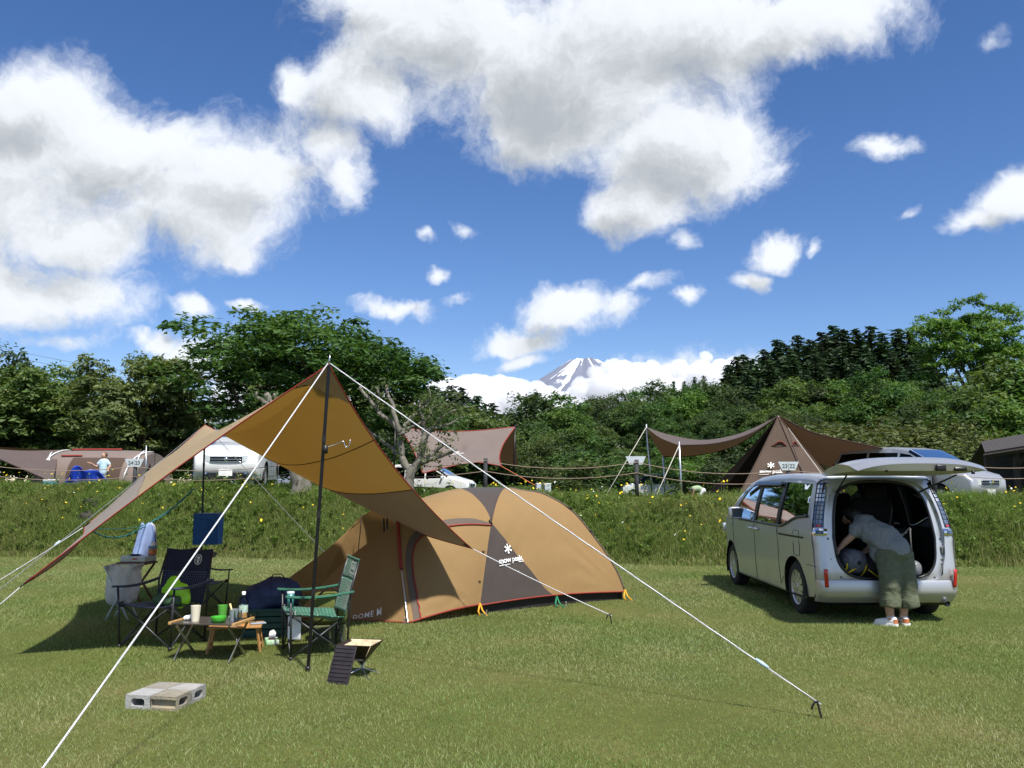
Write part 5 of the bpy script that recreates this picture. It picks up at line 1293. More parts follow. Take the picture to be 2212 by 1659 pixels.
def remesh(o, voxel, smooth=4, fac=.5):
    md = o.modifiers.new('skin', 'REMESH'); md.mode = 'VOXEL'; md.voxel_size = voxel; md.use_smooth_shade = True
    sm = o.modifiers.new('soften', 'SMOOTH'); sm.iterations = smooth; sm.factor = fac; return o
def wrinkles(o, name, scale, strength, direction=None, depth=1.3):
    tx = bpy.data.textures.new(name, 'CLOUDS'); tx.noise_scale = scale; tx.noise_depth = 3
    md = o.modifiers.new('folds', 'DISPLACE'); md.texture = tx; md.strength = strength; md.mid_level = .5; md.texture_coords = 'LOCAL'
def hand(mb, wrist, palm_dir, palm_n, s=1.0, curl=.35, spread=.12, right=True):
    """palm and five bent fingers; palm_dir points to the fingertips, palm_n out of the back of the hand"""
    d = Vector(palm_dir).normalized(); n = (Vector(palm_n) - d * Vector(palm_n).dot(d)).normalized(); w = d.cross(n) * (1 if right else -1)
    wrist = Vector(wrist)
    for i in range(4):
        off = (i - 1.5) * .021 * s
        capsule_chain(mb, [wrist + w * off * .5, wrist + d * .05 * s + w * off * .9, wrist + d * .092 * s + w * off], [.016 * s, .015 * s, .013 * s], 8, k=3)
        L = (.062, .072, .068, .054)[i] * s; p = wrist + d * .092 * s + w * off; dd = (d + w * (i - 1.5) * spread).normalized(); pts = [p]
        for q, f in enumerate((.45, .32, .23)):
            a = curl * (q + .6); v = dd * math.cos(a) - n * math.sin(a); p = p + v * L * f * 1.25; pts.append(p)
        capsule_chain(mb, pts, [.0105 * s, .0098 * s, .009 * s, .0075 * s], 8, k=3)
    t0 = wrist + d * .025 * s - w * .028 * s; t1 = t0 + (d * .6 - w * .8 - n * .25).normalized() * .042 * s; t2 = t1 + (d * .9 - w * .35 - n * .3).normalized() * .032 * s
    capsule_chain(mb, [wrist + d * .01 * s, t0, t1, t2], [.016 * s, .015 * s, .0115 * s, .009 * s], 8, k=3)

def bending_woman():
    base = gnd(1935, 1352); base.z = 0.0
    X0, Y0 = base.x, base.y
    root = empty('person', base, 0, 'person in grey shirt and olive cropped trousers bending into the open van', 'person')
    Z = lambda x, y, z: Vector((x, y, z))
    fl, fr = Z(-.055, .0, 0), Z(.115, .05, 0)                       # feet
    hipc = pix(1935, 1222, base.y + .12) - base; hipc = Z(.075, .12, .79)
    hl, hr = hipc + Z(-.08, 0, 0), hipc + Z(.08, 0.01, 0)
    sh = Z(-.12, .38, 1.055); neck = Z(-.175, .475, 1.13); head = Z(-.21, .56, 1.18)
    elb, wr = Z(-.30, .35, .95), Z(-.425, .40, .815)
    body = MB()
    for h, kn, an in ((hl, Z(-.075, .02, .45), fl + Z(0, .0, .085)), (hr, Z(.12, .05, .45), fr + Z(0, 0, .085))):
        capsule_chain(body, [h, kn, kn.lerp(an, .45) + Z(0, -.012, 0), an], [.095, .062, .058, .038], 12)
        capsule_chain(body, [an, an + Z(0, .02, -.05), an + Z(-.03, .13, -.055)], [.04, .038, .03], 10)
    capsule_chain(body, [hipc, hipc.lerp(sh, .5) + Z(0, 0, .03), sh], [.145, .135, .13], 14, flat=.75)
    capsule_chain(body, [sh, neck, head], [.065, .052, .055], 10)
    body.ell(head + Z(-.0, .03, -.01), (.078, .098, .088)); body.ell(head + Z(-.025, .10, -.055), (.045, .05, .05))
    body.ell(head + Z(-.03, .135, -.02), (.012, .018, .014))          # nose
    for s_ in (-1, 1): body.ell(head + Z(s_ * .076, .02, -.02), (.012, .022, .03))
    ls = sh + Z(-.115, -.03, -.01)
    capsule_chain(body, [ls, elb, elb.lerp(wr, .4) + Z(-.005, 0, 0), wr], [.052, .042, .040, .027], 12)
    hand(body, wr, (-.72, .10, -.42), (-.35, -.25, .9), 1.0, .30, .10, True)
    rs = sh + Z(.14, .04, -.04); relb = Z(.04, .56, .86); rwr = Z(-.08, .64, .72)
    capsule_chain(body, [rs, relb, rwr], [.05, .042, .028], 12); hand(body, rwr, (-.5, .4, -.6), (0, -.3, .9), 1.0, .35, .1, False)
    b = body.build('body', SKIN, root, True); remesh(b, .007, 3)
    # loose olive cropped trousers
    tr = MB()
    for h, s_, k, hem in ((hl, -1, Z(-.035, .0, .48), Z(-.055, -.01, .205)), (hr, 1, Z(.15, .03, .48), Z(.178, .03, .195))):
        pts = [h + Z(0, 0, -.02), h.lerp(k, .5) + Z(0, -.01, 0), k, k.lerp(hem, .5), hem]
        tr.tube([poly_at(pts, i / 16) for i in range(17)], [lerp(.132, .098, i / 16) + (.008 if i > 13 else 0) for i in range(17)], 20, flat=1)
    tr.ell(hipc + Z(0, -.03, -.02), (.19, .15, .15)); tr.tube([hipc + Z(0, .0, -.05), hipc + Z(-.01, .04, .10)], [.19, .165], 18, flat=.72)
    o = tr.build('trousers', mat('olive_linen', (.115, .13, .080), .9, var=.14, scale=14, bump=.5, bscale=30, stretch=(1, 1, 2.2)), root, True); remesh(o, .011, 5)
    wrinkles(o, 'trouser_folds', .10, .030)
    # loose grey T-shirt over the bent back
    ts = MB()
    capsule_chain(ts, [hipc + Z(.0, -.01, .03), hipc.lerp(sh, .35) + Z(.015, -.01, .045), hipc.lerp(sh, .7) + Z(.0, -.01, .02), sh + Z(.0, .02, .0)], [.172, .182, .175, .150], 18, flat=.86)
    ts.ell(hipc + Z(-.13, .12, .02), (.085, .12, .15)); ts.ell(hipc + Z(-.14, .16, .14), (.10, .12, .16))
    capsule_chain(ts, [sh + Z(-.06, 0, 0), ls + Z(-.01, 0, -.02), ls.lerp(elb, .42)], [.10, .085, .074], 14); capsule_chain(ts, [sh + Z(.06, .02, 0), rs, rs.lerp(relb, .5)], [.11, .085, .075], 14)
    capsule_chain(ts, [sh + Z(0, 0, .01), sh.lerp(neck, .75)], [.13, .082], 12)
    o = ts.build('shirt', mat('grey_jersey', (.22, .24, .265), .9, var=.08, scale=8, bump=.25, bscale=140), root, True); remesh(o, .011, 6); wrinkles(o, 'shirt_folds', .10, .048)
    # hair, shoes, socks
    hr_ = MB(); hr_.ell(head + Z(.005, .015, .015), (.092, .112, .095)); hr_.ell(head + Z(.02, -.05, .0), (.078, .075, .085)); hr_.ell(head + Z(.045, .03, -.03), (.055, .09, .07))
    o = hr_.build('hair', HAIR, root, True); remesh(o, .01, 4)
    for f, yaw in ((fl, .95), (fr, .12)):
        M = Matrix.Translation(f) @ Matrix.Rotation(yaw, 4, 'Z') @ Matrix.Diagonal((.86, .84, .9, 1))
        sh_ = empty('shoe', (0, 0, 0)); sh_.parent = root
        up = MB(); up.M = M; capsule_chain(up, [(0, -.045, .075), (0, -.02, .062), (0, .08, .052), (0, .17, .042)], [.040, .044, .040, .030], 12); up.ell((0, -.03, .05), (.042, .055, .045))
        o = up.build('upper', mat('shoe_white', (.72, .72, .74), .6, var=.08), sh_, True); remesh(o, .008, 4)
        so = MB(); so.M = M; so.prism(smooth_poly([(-.044, -.08), (.044, -.08), (.048, .02), (.046, .13), (.0, .215), (-.046, .13), (-.048, .02)], 4), .030); so.build('sole', mat('sole_white', (.80, .80, .80), .6), sh_)
        hp = MB(); hp.M = M; hp.grid(lambda u, v: Vector((.0465 * math.sin(lerp(-1.3, 1.3, u)), -.03 - .060 * math.cos(lerp(-1.3, 1.3, u)), lerp(.035, .085, v))), 10, 3); hp.build('heel_patch', mat('heel_tan', (.50, .17, .06), .6), sh_, True)
        ss = MB(); ss.tube([f + Z(0, 0, .085), f + Z(0, 0, .125)], .041, 14, cap=False); ss.build('sock', mat('sock_lilac', (.55, .54, .62), .9), sh_, True)
bending_woman()
# ------------------------------------------------------------------ camp furniture
FRAME = mat('chair_frame', (.055, .057, .062), .4, metal=.6)
def cloth_mat(name, c, dots=None, k=34.0):
    m, t, out = new_mat(name)
    tc = t.n('ShaderNodeTexCoord').outputs['Object']
    n = t.noise(tc, 9, 4); cc = t.ramp(n, [(.3, tuple(x * .8 for x in c)), (.7, tuple(x * 1.15 for x in c))])
    if dots:
        uv = t.n('ShaderNodeAttribute', attribute_name='pat').outputs['Vector']
        sp = t.n('ShaderNodeSeparateXYZ', {0: t.v('FRACTION', t.v('SCALE', uv, scale=1.0))})
        dx = t.m('ABSOLUTE', t.m('SUBTRACT', sp.outputs[0], .5)); dy = t.m('ABSOLUTE', t.m('SUBTRACT', sp.outputs[1], .5))
        f = t.m('MULTIPLY', t.m('LESS_THAN', dx, dots[1]), t.m('LESS_THAN', dy, dots[2]))
        cc = t.mix(f, cc, (*dots[0], 1))
    b = t.n('ShaderNodeBsdfPrincipled', {'Base Color': cc, 'Roughness': .85, 'Sheen Weight': .2}); bp = t.n('ShaderNodeBump', {'Height': t.noise(tc, 5, 4), 'Strength': .35, 'Distance': .04}); t.set(b, 'Normal', bp)
    t.set(out, 'Surface', b); MATS[name] = m; return m
NAVY = cloth_mat('navy_cloth', (.012, .018, .055)); NAVY_DOT = cloth_mat('navy_dotted', (.012, .018, .055), ((.24, .27, .38), .08, .18))
GREEN = cloth_mat('green_cloth', (.010, .105, .060)); GREEN_DOT = cloth_mat('green_dotted', (.010, .105, .060), ((.35, .50, .43), .09, .20))
def pat_grid(name, f, nu, nv, m, parent, rep, solid=.008):
    o = MB().grid(f, nu, nv).build(name, m, parent, True, solid=solid)
    at = o.data.attributes.new('pat', 'FLOAT_VECTOR', 'POINT')
    at.data.foreach_set('vector', [c for i in range(nu + 1) for j in range(nv + 1) for c in (i / nu * rep[0] + .5 * (int(j / nv * rep[1]) % 2), j / nv * rep[1], 0)])
    return o
def quad_chair(loc, rz, label, plain, dotted, logo, s=1.0, arms=None):
    """folding camp armchair: crossed tubes, slung seat and back, strap arms; faces -y"""
    o = empty('camp_chair', loc, rz, label, 'chair', 'folding camp armchairs'); o.scale = (s, s, s)
    w, d, sh, bh, ah = .30, .27, .42, .90, .62
    c = {k: Vector(v) for k, v in dict(fl=(-w, -d, .02), fr=(w, -d, .02), bl=(-w, d, .02), br=(w, d, .02), sfl=(-w + .02, -d, sh), sfr=(w - .02, -d, sh), sbl=(-w + .05, d - .05, sh - .06), sbr=(w - .05, d - .05, sh - .06)).items()}
    t = .011
    for a, b in (('fl', 'sfr'), ('fr', 'sfl'), ('bl', 'sbr'), ('br', 'sbl'), ('fl', 'sbl'), ('bl', 'sfl'), ('fr', 'sbr'), ('br', 'sfr')):
        MB().tube([c[a], c[b]], t * .85, 8).build('cross_leg', FRAME, o, True)
    for sx in (-1, 1):
        MB().tube([(sx * w, d, .03), (sx * (w + .01), d + .02, ah), (sx * (w - .02), d + .10, bh)], t, 8).build('back_post', FRAME, o, True)
        MB().tube([(sx * w, -d, .03), (sx * (w + .035), -d - .02, ah - .03)], t, 8).build('arm_post', FRAME, o, True)
        MB().grid(lambda u, v: Vector((sx * (w + .035 + (v - .5) * .075 * (1 - .35 * u)), lerp(-d - .07, d + .05, u), ah - .005 + .02 * u - .025 * math.sin(math.pi * u) - .012 * (2 * v - 1) ** 2)), 14, 4).build('armrest', dotted if dotted is GREEN_DOT else plain, o, True, solid=.012)
        for y in (-d, d): MB().tube([(sx * w, y, 0), (sx * w, y, .035)], .018, 10).build('foot', BLACK, o, True)
        MB().tube([(sx * w, -d, sh - .02), (sx * w, -d, sh + .035)], .018, 8).build('joint', BLACK, o, True)
    pat_grid('seat', lambda u, v: Vector(((2 * u - 1) * (w - .01), lerp(-d - .02, d - .03, v), sh + .015 - .075 * math.sin(math.pi * u) * (.35 + .65 * v) - .05 * v + .01 * mnoise.noise(Vector((u * 3, v * 3, 1))))), 20, 18, dotted if dotted is GREEN_DOT else plain, o, (20, 15))
    def back(u, v): return Vector(((2 * u - 1) * (w - .02 + .01 * v), lerp(d - .03, d + .105, v) + .055 * math.sin(math.pi * u) * (1 - .25 * v), lerp(sh - .03, bh + .015, v) + .02 * (2 * u - 1) ** 2 * v + .008 * mnoise.noise(Vector((u * 4, v * 4, 3)))))
    pat_grid('backrest', lambda u, v: back(u, v * .60), 18, 14, dotted, o, (20, 13)); pat_grid('back_top', lambda u, v: back(u, .60 + .40 * v), 18, 8, plain, o, (1, 1))
    MB().tube([back(i / 12, 1) for i in range(13)], .010, 6).build('top_seam', plain, o, True)
    def mp(v, side=-1): q = back(.5 + v[0] / (2 * w), v[1]); return q + Vector((0, -.014, 0))
    if logo == 'disc':
        ring = MB(); n = 28
        ring.add([mp((.115 + .052 * r * math.cos(2 * math.pi * k / n), .83 + .105 * r * math.sin(2 * math.pi * k / n))) for r in (1, .84) for k in range(n)], [(k, (k + 1) % n, n + (k + 1) % n, n + k) for k in range(n)])
        ring.build('logo_ring', WHITE_PRINT, o)
        gl = MB()
        for cx, cy, rx, ry in ((0, .035, .026, .024), (0, -.045, .015, .03)):
            gl.add([mp((.115 + cx + rx * math.cos(2 * math.pi * k / 14), .83 + cy + ry * math.sin(2 * math.pi * k / 14))) for k in range(14)], [tuple(range(14))])
        gl.add([mp((.115 + a, .83 + b)) for a, b in ((-.04, -.015), (.04, -.015), (.04, .0), (-.04, .0))], [(0, 1, 2, 3)]); gl.build('logo_mark', WHITE_PRINT, o)
    elif logo == 'text':
        V, Fc = text_shape('Coleman', .055, .001)
        lg = MB(); k = .9 / .48
        def m2(x, y): return back(.5 + x / (2 * w), .82 + y / .5) + Vector((0, -.014, 0))
        fr = [(-.125, -.045), (.125, -.045), (.135, .06), (-.115, .06)]
        for i in range(4):
            a, b = Vector(fr[i]), Vector(fr[(i + 1) % 4]); nrm = Vector((-(b - a).y, (b - a).x)).normalized() * .004
            lg.add([m2(*(a - nrm)), m2(*(b - nrm)), m2(*(b + nrm)), m2(*(a + nrm))], [(0, 1, 2, 3)])
        lg.build('logo_frame', WHITE_PRINT, o); MB().add([m2(v.x, v.y - .01) for v in V], Fc).build('lettering', WHITE_PRINT, o)
    return o
cA = gnd(338, 1398); cA = Vector((cA.x, cA.y + .14, 0))
chA = quad_chair(cA, R(-16), 'navy folding camp chair with round white logo facing the camera', NAVY, NAVY_DOT, 'disc', .95)
cB = pix(430, 1300, 1); cB = gnd(430, 1312); chB = quad_chair(Vector((cB.x + .05, cB.y - .15, 0)), R(62), 'navy folding camp chair standing sideways behind the round logo chair', NAVY, NAVY_DOT, None, .78)
cC = gnd(676, 1413); chC = quad_chair(Vector((cC.x, cC.y + .05, 0)), R(-68), 'green dotted folding camp chair beside the front tarp pole', GREEN, GREEN_DOT, 'text', .92)
# things in and on the chairs
LIME = mat('lime_bag', (.36, .78, .03), .55, var=.1, bump=.4, bscale=9)
q = empty('lime_bag', cA + Vector((.09, -.05, .40)), R(-16), 'bright lime green bag slumped on the navy chair seat', 'bag')
lb = MB(); lb.ell((-.04, .04, .10), (.10, .06, .16), Matrix.Rotation(.30, 3, 'Y')); lb.ell((.09, .02, .07), (.12, .06, .12), Matrix.Rotation(.75, 3, 'Y')); lb.ell((.02, -.02, .03), (.15, .09, .05))
o = lb.build('body', LIME, q, True); remesh(o, .014, 3); wrinkles(o, 'bag_folds', .09, .06)
MB().tube([(0, .05, .26), (.03, .07, .31), (.07, .05, .25)], .006, 6).build('strap', mat('bag_strap', (.05, .09, .03), .8), q, True)
q = empty('green_pouch', cA + Vector((.06, -.15, .405)), R(-16), 'dark green pouch at the front of the navy chair seat', 'pouch')
o = MB().ell((-.04, 0, .04), (.085, .075, .065)).ell((.09, -.01, .035), (.10, .08, .055)).build('body', mat('pouch_green', (.045, .10, .045), .8, bump=.5, bscale=12), q, True); remesh(o, .012, 3); wrinkles(o, 'pouch_folds', .05, .02)
q = empty('teal_tumbler', Vector(chC.location) + Vector((-.20, -.13, .43)), 0, 'small teal tumbler on the green chair seat', 'tumbler')
MB().lathe([(.001, 0), (.028, 0), (.034, .13), (.031, .13), (.026, .01)], n=18).build('cup', mat('teal_plastic', (.05, .22, .23), .35), q, True); MB().lathe([(.035, .128), (.035, .145), (.001, .147)], n=18).build('lid', mat('pale_lid', (.5, .6, .62), .4), q, True)
q = empty('olive_cooler_bag', Vector(chC.location) + Vector((.02, .55, 0)), .2, 'olive green soft bag on the ground behind the green chair', 'bag')
MB().bbox((0, 0, .33), (.34, .26, .30), .06).build('body', mat('olive_bag', (.10, .12, .02), .8, bump=.4, bscale=9), q, True)
MB().bbox((0, 0, .09), (.32, .26, .18), .02).build('base', mat('olive_bag_base', (.07, .08, .03), .8), q, True)
MB().tube([(-.12, -.10, .46), (0, -.12, .56), (.12, -.10, .46)], .012, 6).build('handle', BLACK, q, True)
q = empty('paper_tag', Vector(chC.location) + Vector((-.14, -.20, .36)), R(-10), 'white paper tag hanging under the green chair seat', 'tag')
MB().bbox((0, 0, -.10), (.125, .004, .20), .001).build('sheet', mat('paper_white', (.75, .75, .76), .7, var=.04), q); MB().tube([(0, 0, 0), (0, .01, .05)], .003, 5).build('string', WHITE_PRINT, q)

# ---- low table with wooden edges and cups
WOOD = mat('table_wood', (.42, .22, .075), .45, var=.25, scale=6, stretch=(1, 8, 8), bump=.15)
WOOD_LIGHT = mat('bamboo', (.48, .28, .11), .5, var=.2, scale=6, stretch=(1, 8, 8), bump=.1)
TOP_DARK = mat('table_top', (.10, .085, .075), .25, metal=.3, var=.3, scale=5)
tl, tr_ = gnd(405, 1424), gnd(470, 1432)
T0 = gnd(440, 1432); T0 = Vector((T0.x, T0.y + .17, 0)); tz = .33
tb = empty('low_table', T0, R(-9), 'low camp table with dark top, wooden edges and shiny legs', 'table')
tw, td = .30, .185
MB().bbox((0, 0, tz), (2 * tw - .02, 2 * td, .014), .003).build('table_top', TOP_DARK, tb)
for sx in (-1, 1): MB().bbox((sx * tw, 0, tz + .003), (.028, 2 * td + .02, .026), .005).build('edge_bar', WOOD_LIGHT, tb, label='wooden edge bar')
for sx in (-1, 1):
    for a, b in ((-1, 1), (1, -1)):
        MB().bbox(((sx * (tw - .04 - (.012 if a > 0 else 0))), 0, tz / 2 - .005), (.009, .024, 1), .002, Matrix.Rotation(a * math.atan2(2 * td - .03, tz - .02), 3, 'X') @ Matrix.Diagonal((1, 1, math.hypot(2 * td - .03, tz - .02)))).build('leg', STEEL, tb)
def on_table(x, y): return tb.matrix_basis @ Vector((x, y, tz + .007))
bpy.context.view_layer.update()
def cup(name, loc, r0, r1, h, m, label, cat='cup', wall=.003):
    o = empty(name, loc, 0, label, cat); MB().lathe([(.001, 0), (r0, 0), (r1, h), (r1 - wall, h), (r0 - wall, .006), (.001, .006)], n=22).build('body', m, o, True, auto=50); return o
cup('paper_cup', on_table(-.13, -.06), .034, .044, .135, mat('cream_cup', (.72, .66, .52), .6, var=.04), 'tall cream coloured cup on the low table')
cup('green_cup', on_table(.06, .07), .032, .043, .125, mat('green_cup', (.10, .36, .05), .4), 'green plastic cup on the low table')
o = empty('green_bowl', on_table(.11, -.09), 0, 'shallow bright green bowl at the front of the low table', 'bowl'); MB().lathe([(.001, 0), (.045, 0), (.066, .022), (.068, .05), (.064, .05), (.06, .024), (.001, .006)], n=24).build('body', mat('green_bowl', (.07, .42, .04), .35), o, True, auto=50)
o = cup('grey_mug', on_table(.20, .02), .040, .042, .10, mat('enamel_grey', (.30, .34, .37), .3, metal=.3), 'grey mug with a spoon on the low table', 'mug'); MB().tube([(.04, 0, .08), (.068, 0, .075), (.07, 0, .03), (.04, 0, .022)], .005, 6).build('handle', MATS['enamel_grey'], o, True)
MB().tube([(0, 0, .02), (-.04, -.01, .15)], [.005, .009], 6).build('spoon', mat('spoon_cream', (.75, .62, .28), .6), o, True)
GLASS = glass('drink_glass', (.92, .94, .94))
cup('glass_tumbler', on_table(.255, -.02), .030, .034, .095, GLASS, 'clear glass tumbler beside the grey mug', 'glass')
o = empty('tissue_wad', on_table(-.22, -.02), 0, 'crumpled white tissue on the left of the low table', 'tissue'); w_ = MB().ell((0, 0, .02), (.05, .035, .022)).ell((.03, 0, .03), (.03, .03, .025)).build('body', mat('tissue_white', (.78, .78, .8), .8), o, True); remesh(w_, .008, 1); wrinkles(w_, 'tissue_folds', .02, .018)
o = empty('plastic_bottle', on_table(.235, .12), 0, 'clear plastic bottle with white cap and label on the low table', 'bottle')
MB().lathe([(.001, 0), (.037, 0), (.040, .01), (.040, .13), (.036, .15), (.018, .195), (.014, .205), (.014, .225)], n=22).build('body', glass('bottle_plastic', (.93, .96, .94)), o, True, auto=50); MB().lathe([(.016, .215), (.017, .243), (.001, .245)], n=16).build('cap', WHITE_PRINT, o, True); MB().lathe([(.0408, .06), (.0408, .125)], n=22).build('label_band', mat('bottle_label', (.45, .60, .50), .5, var=.5, scale=20), o, True)
# ---- little wooden table behind
L0 = gnd(538, 1415); L0 = Vector((L0.x - .19, L0.y + .19, 0)); lz = .235
lt = empty('wooden_table', L0, R(12), 'little folding wooden table on angled legs behind the low table', 'table')
for k in range(5): MB().bbox((0, -.13 + .065 * k, lz), (.48, .062, .014), .003).build('slat', WOOD, lt)
for sx in (-1, 1):
    for sy in (-1, 1): MB().tube([(sx * .20, sy * .115, lz - .005), (sx * .235, sy * .135, .0)], .013, 4).build('leg', WOOD, lt)
    MB().tube([(sx * .225, -.125, .06), (sx * .225, .125, .06)], .010, 4).build('leg_brace', WOOD, lt); MB().bbox((sx * .2, 0, lz - .018), (.022, .27, .02), .003).build('batten', WOOD, lt)
bpy.context.view_layer.update()
def on_lt(x, y): return lt.matrix_basis @ Vector((x, y, lz + .008))
cup('white_tin', on_lt(-.02, -.06), .045, .045, .085, mat('white_tin', (.62, .64, .66), .4), 'white tin can on the little wooden table', 'can')
cup('glass_tumbler', on_lt(.15, .04), .028, .033, .09, GLASS, 'clear glass on the little wooden table', 'glass')
o = empty('small_crate', on_lt(.05, .07), R(12), 'small brown wooden box on the little wooden table', 'box'); MB().bbox((0, 0, .055), (.09, .07, .11), .006).build('body', WOOD, o)
o = empty('phone', on_lt(.20, -.02), .5, 'phone lying on the corner of the little wooden table', 'phone'); MB().bbox((0, 0, .008), (.14, .07, .010), .004).build('body', mat('phone_case', (.35, .40, .48), .3), o)
b0 = gnd(548, 1362)
CONC_D = mat('concrete_dark', (.055, .052, .048), .95, var=.3, bump=.6, bscale=40)
o = empty('dark_block', b0 + Vector((0, .05, 0)), .25, 'dark concrete block on the grass under the wooden table edge', 'block'); MB().bbox((0, 0, .095), (.20, .39, .19), .008).build('body', CONC_D, o)
# tissue pack
t0 = gnd(588, 1392); tp = empty('tissue_pack', t0, .35, 'green and white tissue pack lying on the grass', 'tissue pack')
MB().bbox((0, .06, .022), (.125, .20, .044), .008).build('pack', mat('pack_white_green', (.10, .55, .12), .4, c2=(.75, .80, .74), scale=11), tp, True)
MB().bbox((0.0, .05, .047), (.06, .05, .004), .001).build('opening_flap', mat('pack_red', (.6, .05, .04), .5), tp)
MB().add([(-.025, .06, .046), (.03, .05, .046), (.04, .07, .10), (.015, .065, .13), (-.02, .075, .115), (-.03, .06, .08)], [(0, 1, 2, 3, 4, 5)]).build('tissue', mat('tissue_sheet', (.8, .8, .8), .8), tp, solid=.004)
# ---- dark green folding crate with navy bag
c0 = gnd(577, 1378); cr_ = empty('storage_crate', Vector((c0.x, c0.y + .17, 0)), R(8), 'dark green slatted folding crate under the navy bag', 'crate')
CRATE = mat('crate_green', (.010, .055, .040), .5)
MB().bbox((0, 0, .015), (.50, .34, .03), .006).build('floor', CRATE, cr_)
for sy in (-1, 1):
    for k in range(4): MB().bbox((0, sy * .17, .055 + .062 * k), (.52, .018, .052), .005).build('side_slat', CRATE, cr_)
for sx in (-1, 1):
    for k in range(4): MB().bbox((sx * .26, 0, .055 + .062 * k), (.018, .33, .052), .005).build('end_slat', CRATE, cr_)
for sx in (-1, 1):
    for sy in (-1, 1): MB().bbox((sx * .258, sy * .168, .14), (.028, .028, .28), .006).build('corner_post', CRATE, cr_)
MB().bbox((0, -.178, .275), (.56, .02, .03), .006).bbox((0, .178, .275), (.56, .02, .03), .006).bbox((-.272, 0, .275), (.02, .36, .03), .006).bbox((.272, 0, .275), (.02, .36, .03), .006).build('rim', CRATE, cr_)
nb = empty('navy_backpack', cr_.location + Vector((-.02, .0, .20)), R(8), 'big navy blue backpack lying in the green crate', 'backpack')
m_ = MB(); m_.ell((0, 0, .20), (.30, .19, .15)); m_.ell((-.14, -.02, .12), (.20, .17, .14)); m_.ell((.13, 0, .22), (.18, .17, .16)); m_.ell((.02, .02, .30), (.17, .13, .09))
o = m_.build('body', mat('navy_bag', (.016, .032, .085), .7, var=.3, bump=.4, bscale=9), nb, True); remesh(o, .018, 4); wrinkles(o, 'pack_folds', .11, .05)
MB().tube([(-.02, -.02, .36), (.02, -.03, .42), (.10, -.03, .42), (.14, -.02, .37)], .011, 6, flat=.5).build('grab_handle', BLACK, nb, True); MB().tube([(-.22, -.14, .24), (-.27, -.17, .12), (-.24, -.17, .02)], .014, 6, flat=.4).build('shoulder_strap', mat('strap_blue', (.02, .05, .14), .7), nb, True)

# ---- fire pit and its leaning plate
f0 = gnd(772, 1466); fp = empty('fire_pit', Vector((f0.x, f0.y + .10, 0)), R(14), 'folding steel fire pit tray on thin crossed legs', 'fire pit')
SOOT = mat('sooted_steel', (.055, .042, .030), .55, metal=.7, var=.5, scale=7, dirt=((.20, .12, .05), .6)); ASH = mat('burnt_inside', (.62, .50, .32), .7, var=.35, scale=10, dirt=((.20, .13, .08), .9))
def tri_tray():
    """inverted pyramid of four blackened plates on crossed wire legs"""
    h, zt, zb = .165, .265, .085
    cn = [Vector((h * 1.25 * math.cos(R(a)), h * 1.25 * math.sin(R(a)), zt)) for a in (200, 290, 20, 110)]; ap = Vector((.02, 0, zb))
    for k, nm in enumerate(('front_plate', 'end_plate', 'back_plate', 'end_plate')):
        a, b = cn[k], cn[(k + 1) % 4]; gap = (b - a) * .02
        MB().add([a + gap, b - gap, ap], [(0, 1, 2)]).build(nm, ASH if k == 2 else SOOT, fp, solid=.005); MB().tube([a + gap, b - gap], .004, 6).build('rim_rod', SOOT, fp)
    MB().add([cn[3] * .97 + Vector((0, 0, .006)), cn[0] * .97 + Vector((0, 0, .006)), ap + Vector((0, 0, .012))], [(0, 1, 2)]).build('inner_face', ASH, fp)
    for k in range(4):
        a = cn[k] * .55 + ap * .45; MB().tube([a + Vector((0, 0, .05)), ap + Vector((0, 0, -.02)), Vector((-cn[k].x * .85, -cn[k].y * .85, 0))], .004, 6).build('leg', STEEL, fp)
    MB().ell((0, 0, .135), (.06, .06, .015)).build('ash', mat('ash_pale', (.45, .42, .38), .95, bump=.8, bscale=50), fp, True)
tri_tray()
g0 = gnd(728, 1478); gp = empty('grill_plate', Vector((g0.x, g0.y, 0)), R(-18), 'blackened ribbed grill plate leaning on the fire pit', 'plate')
rt = Matrix.Rotation(R(-28), 3, 'X')
MB().bbox(rt @ Vector((0, 0, .15)), (.19, .010, .30), .004, rt).build('plate', mat('grill_black', (.030, .024, .028), .6, metal=.4, var=.4, dirt=((.12, .10, .09), .5)), gp)
for k in range(9): MB().bbox(rt @ Vector((0, -.008, .025 + .032 * k)), (.165, .006, .010), .002, rt).build('rib', mat('grill_rib', (.045, .036, .040), .5, metal=.5, var=.4), gp)

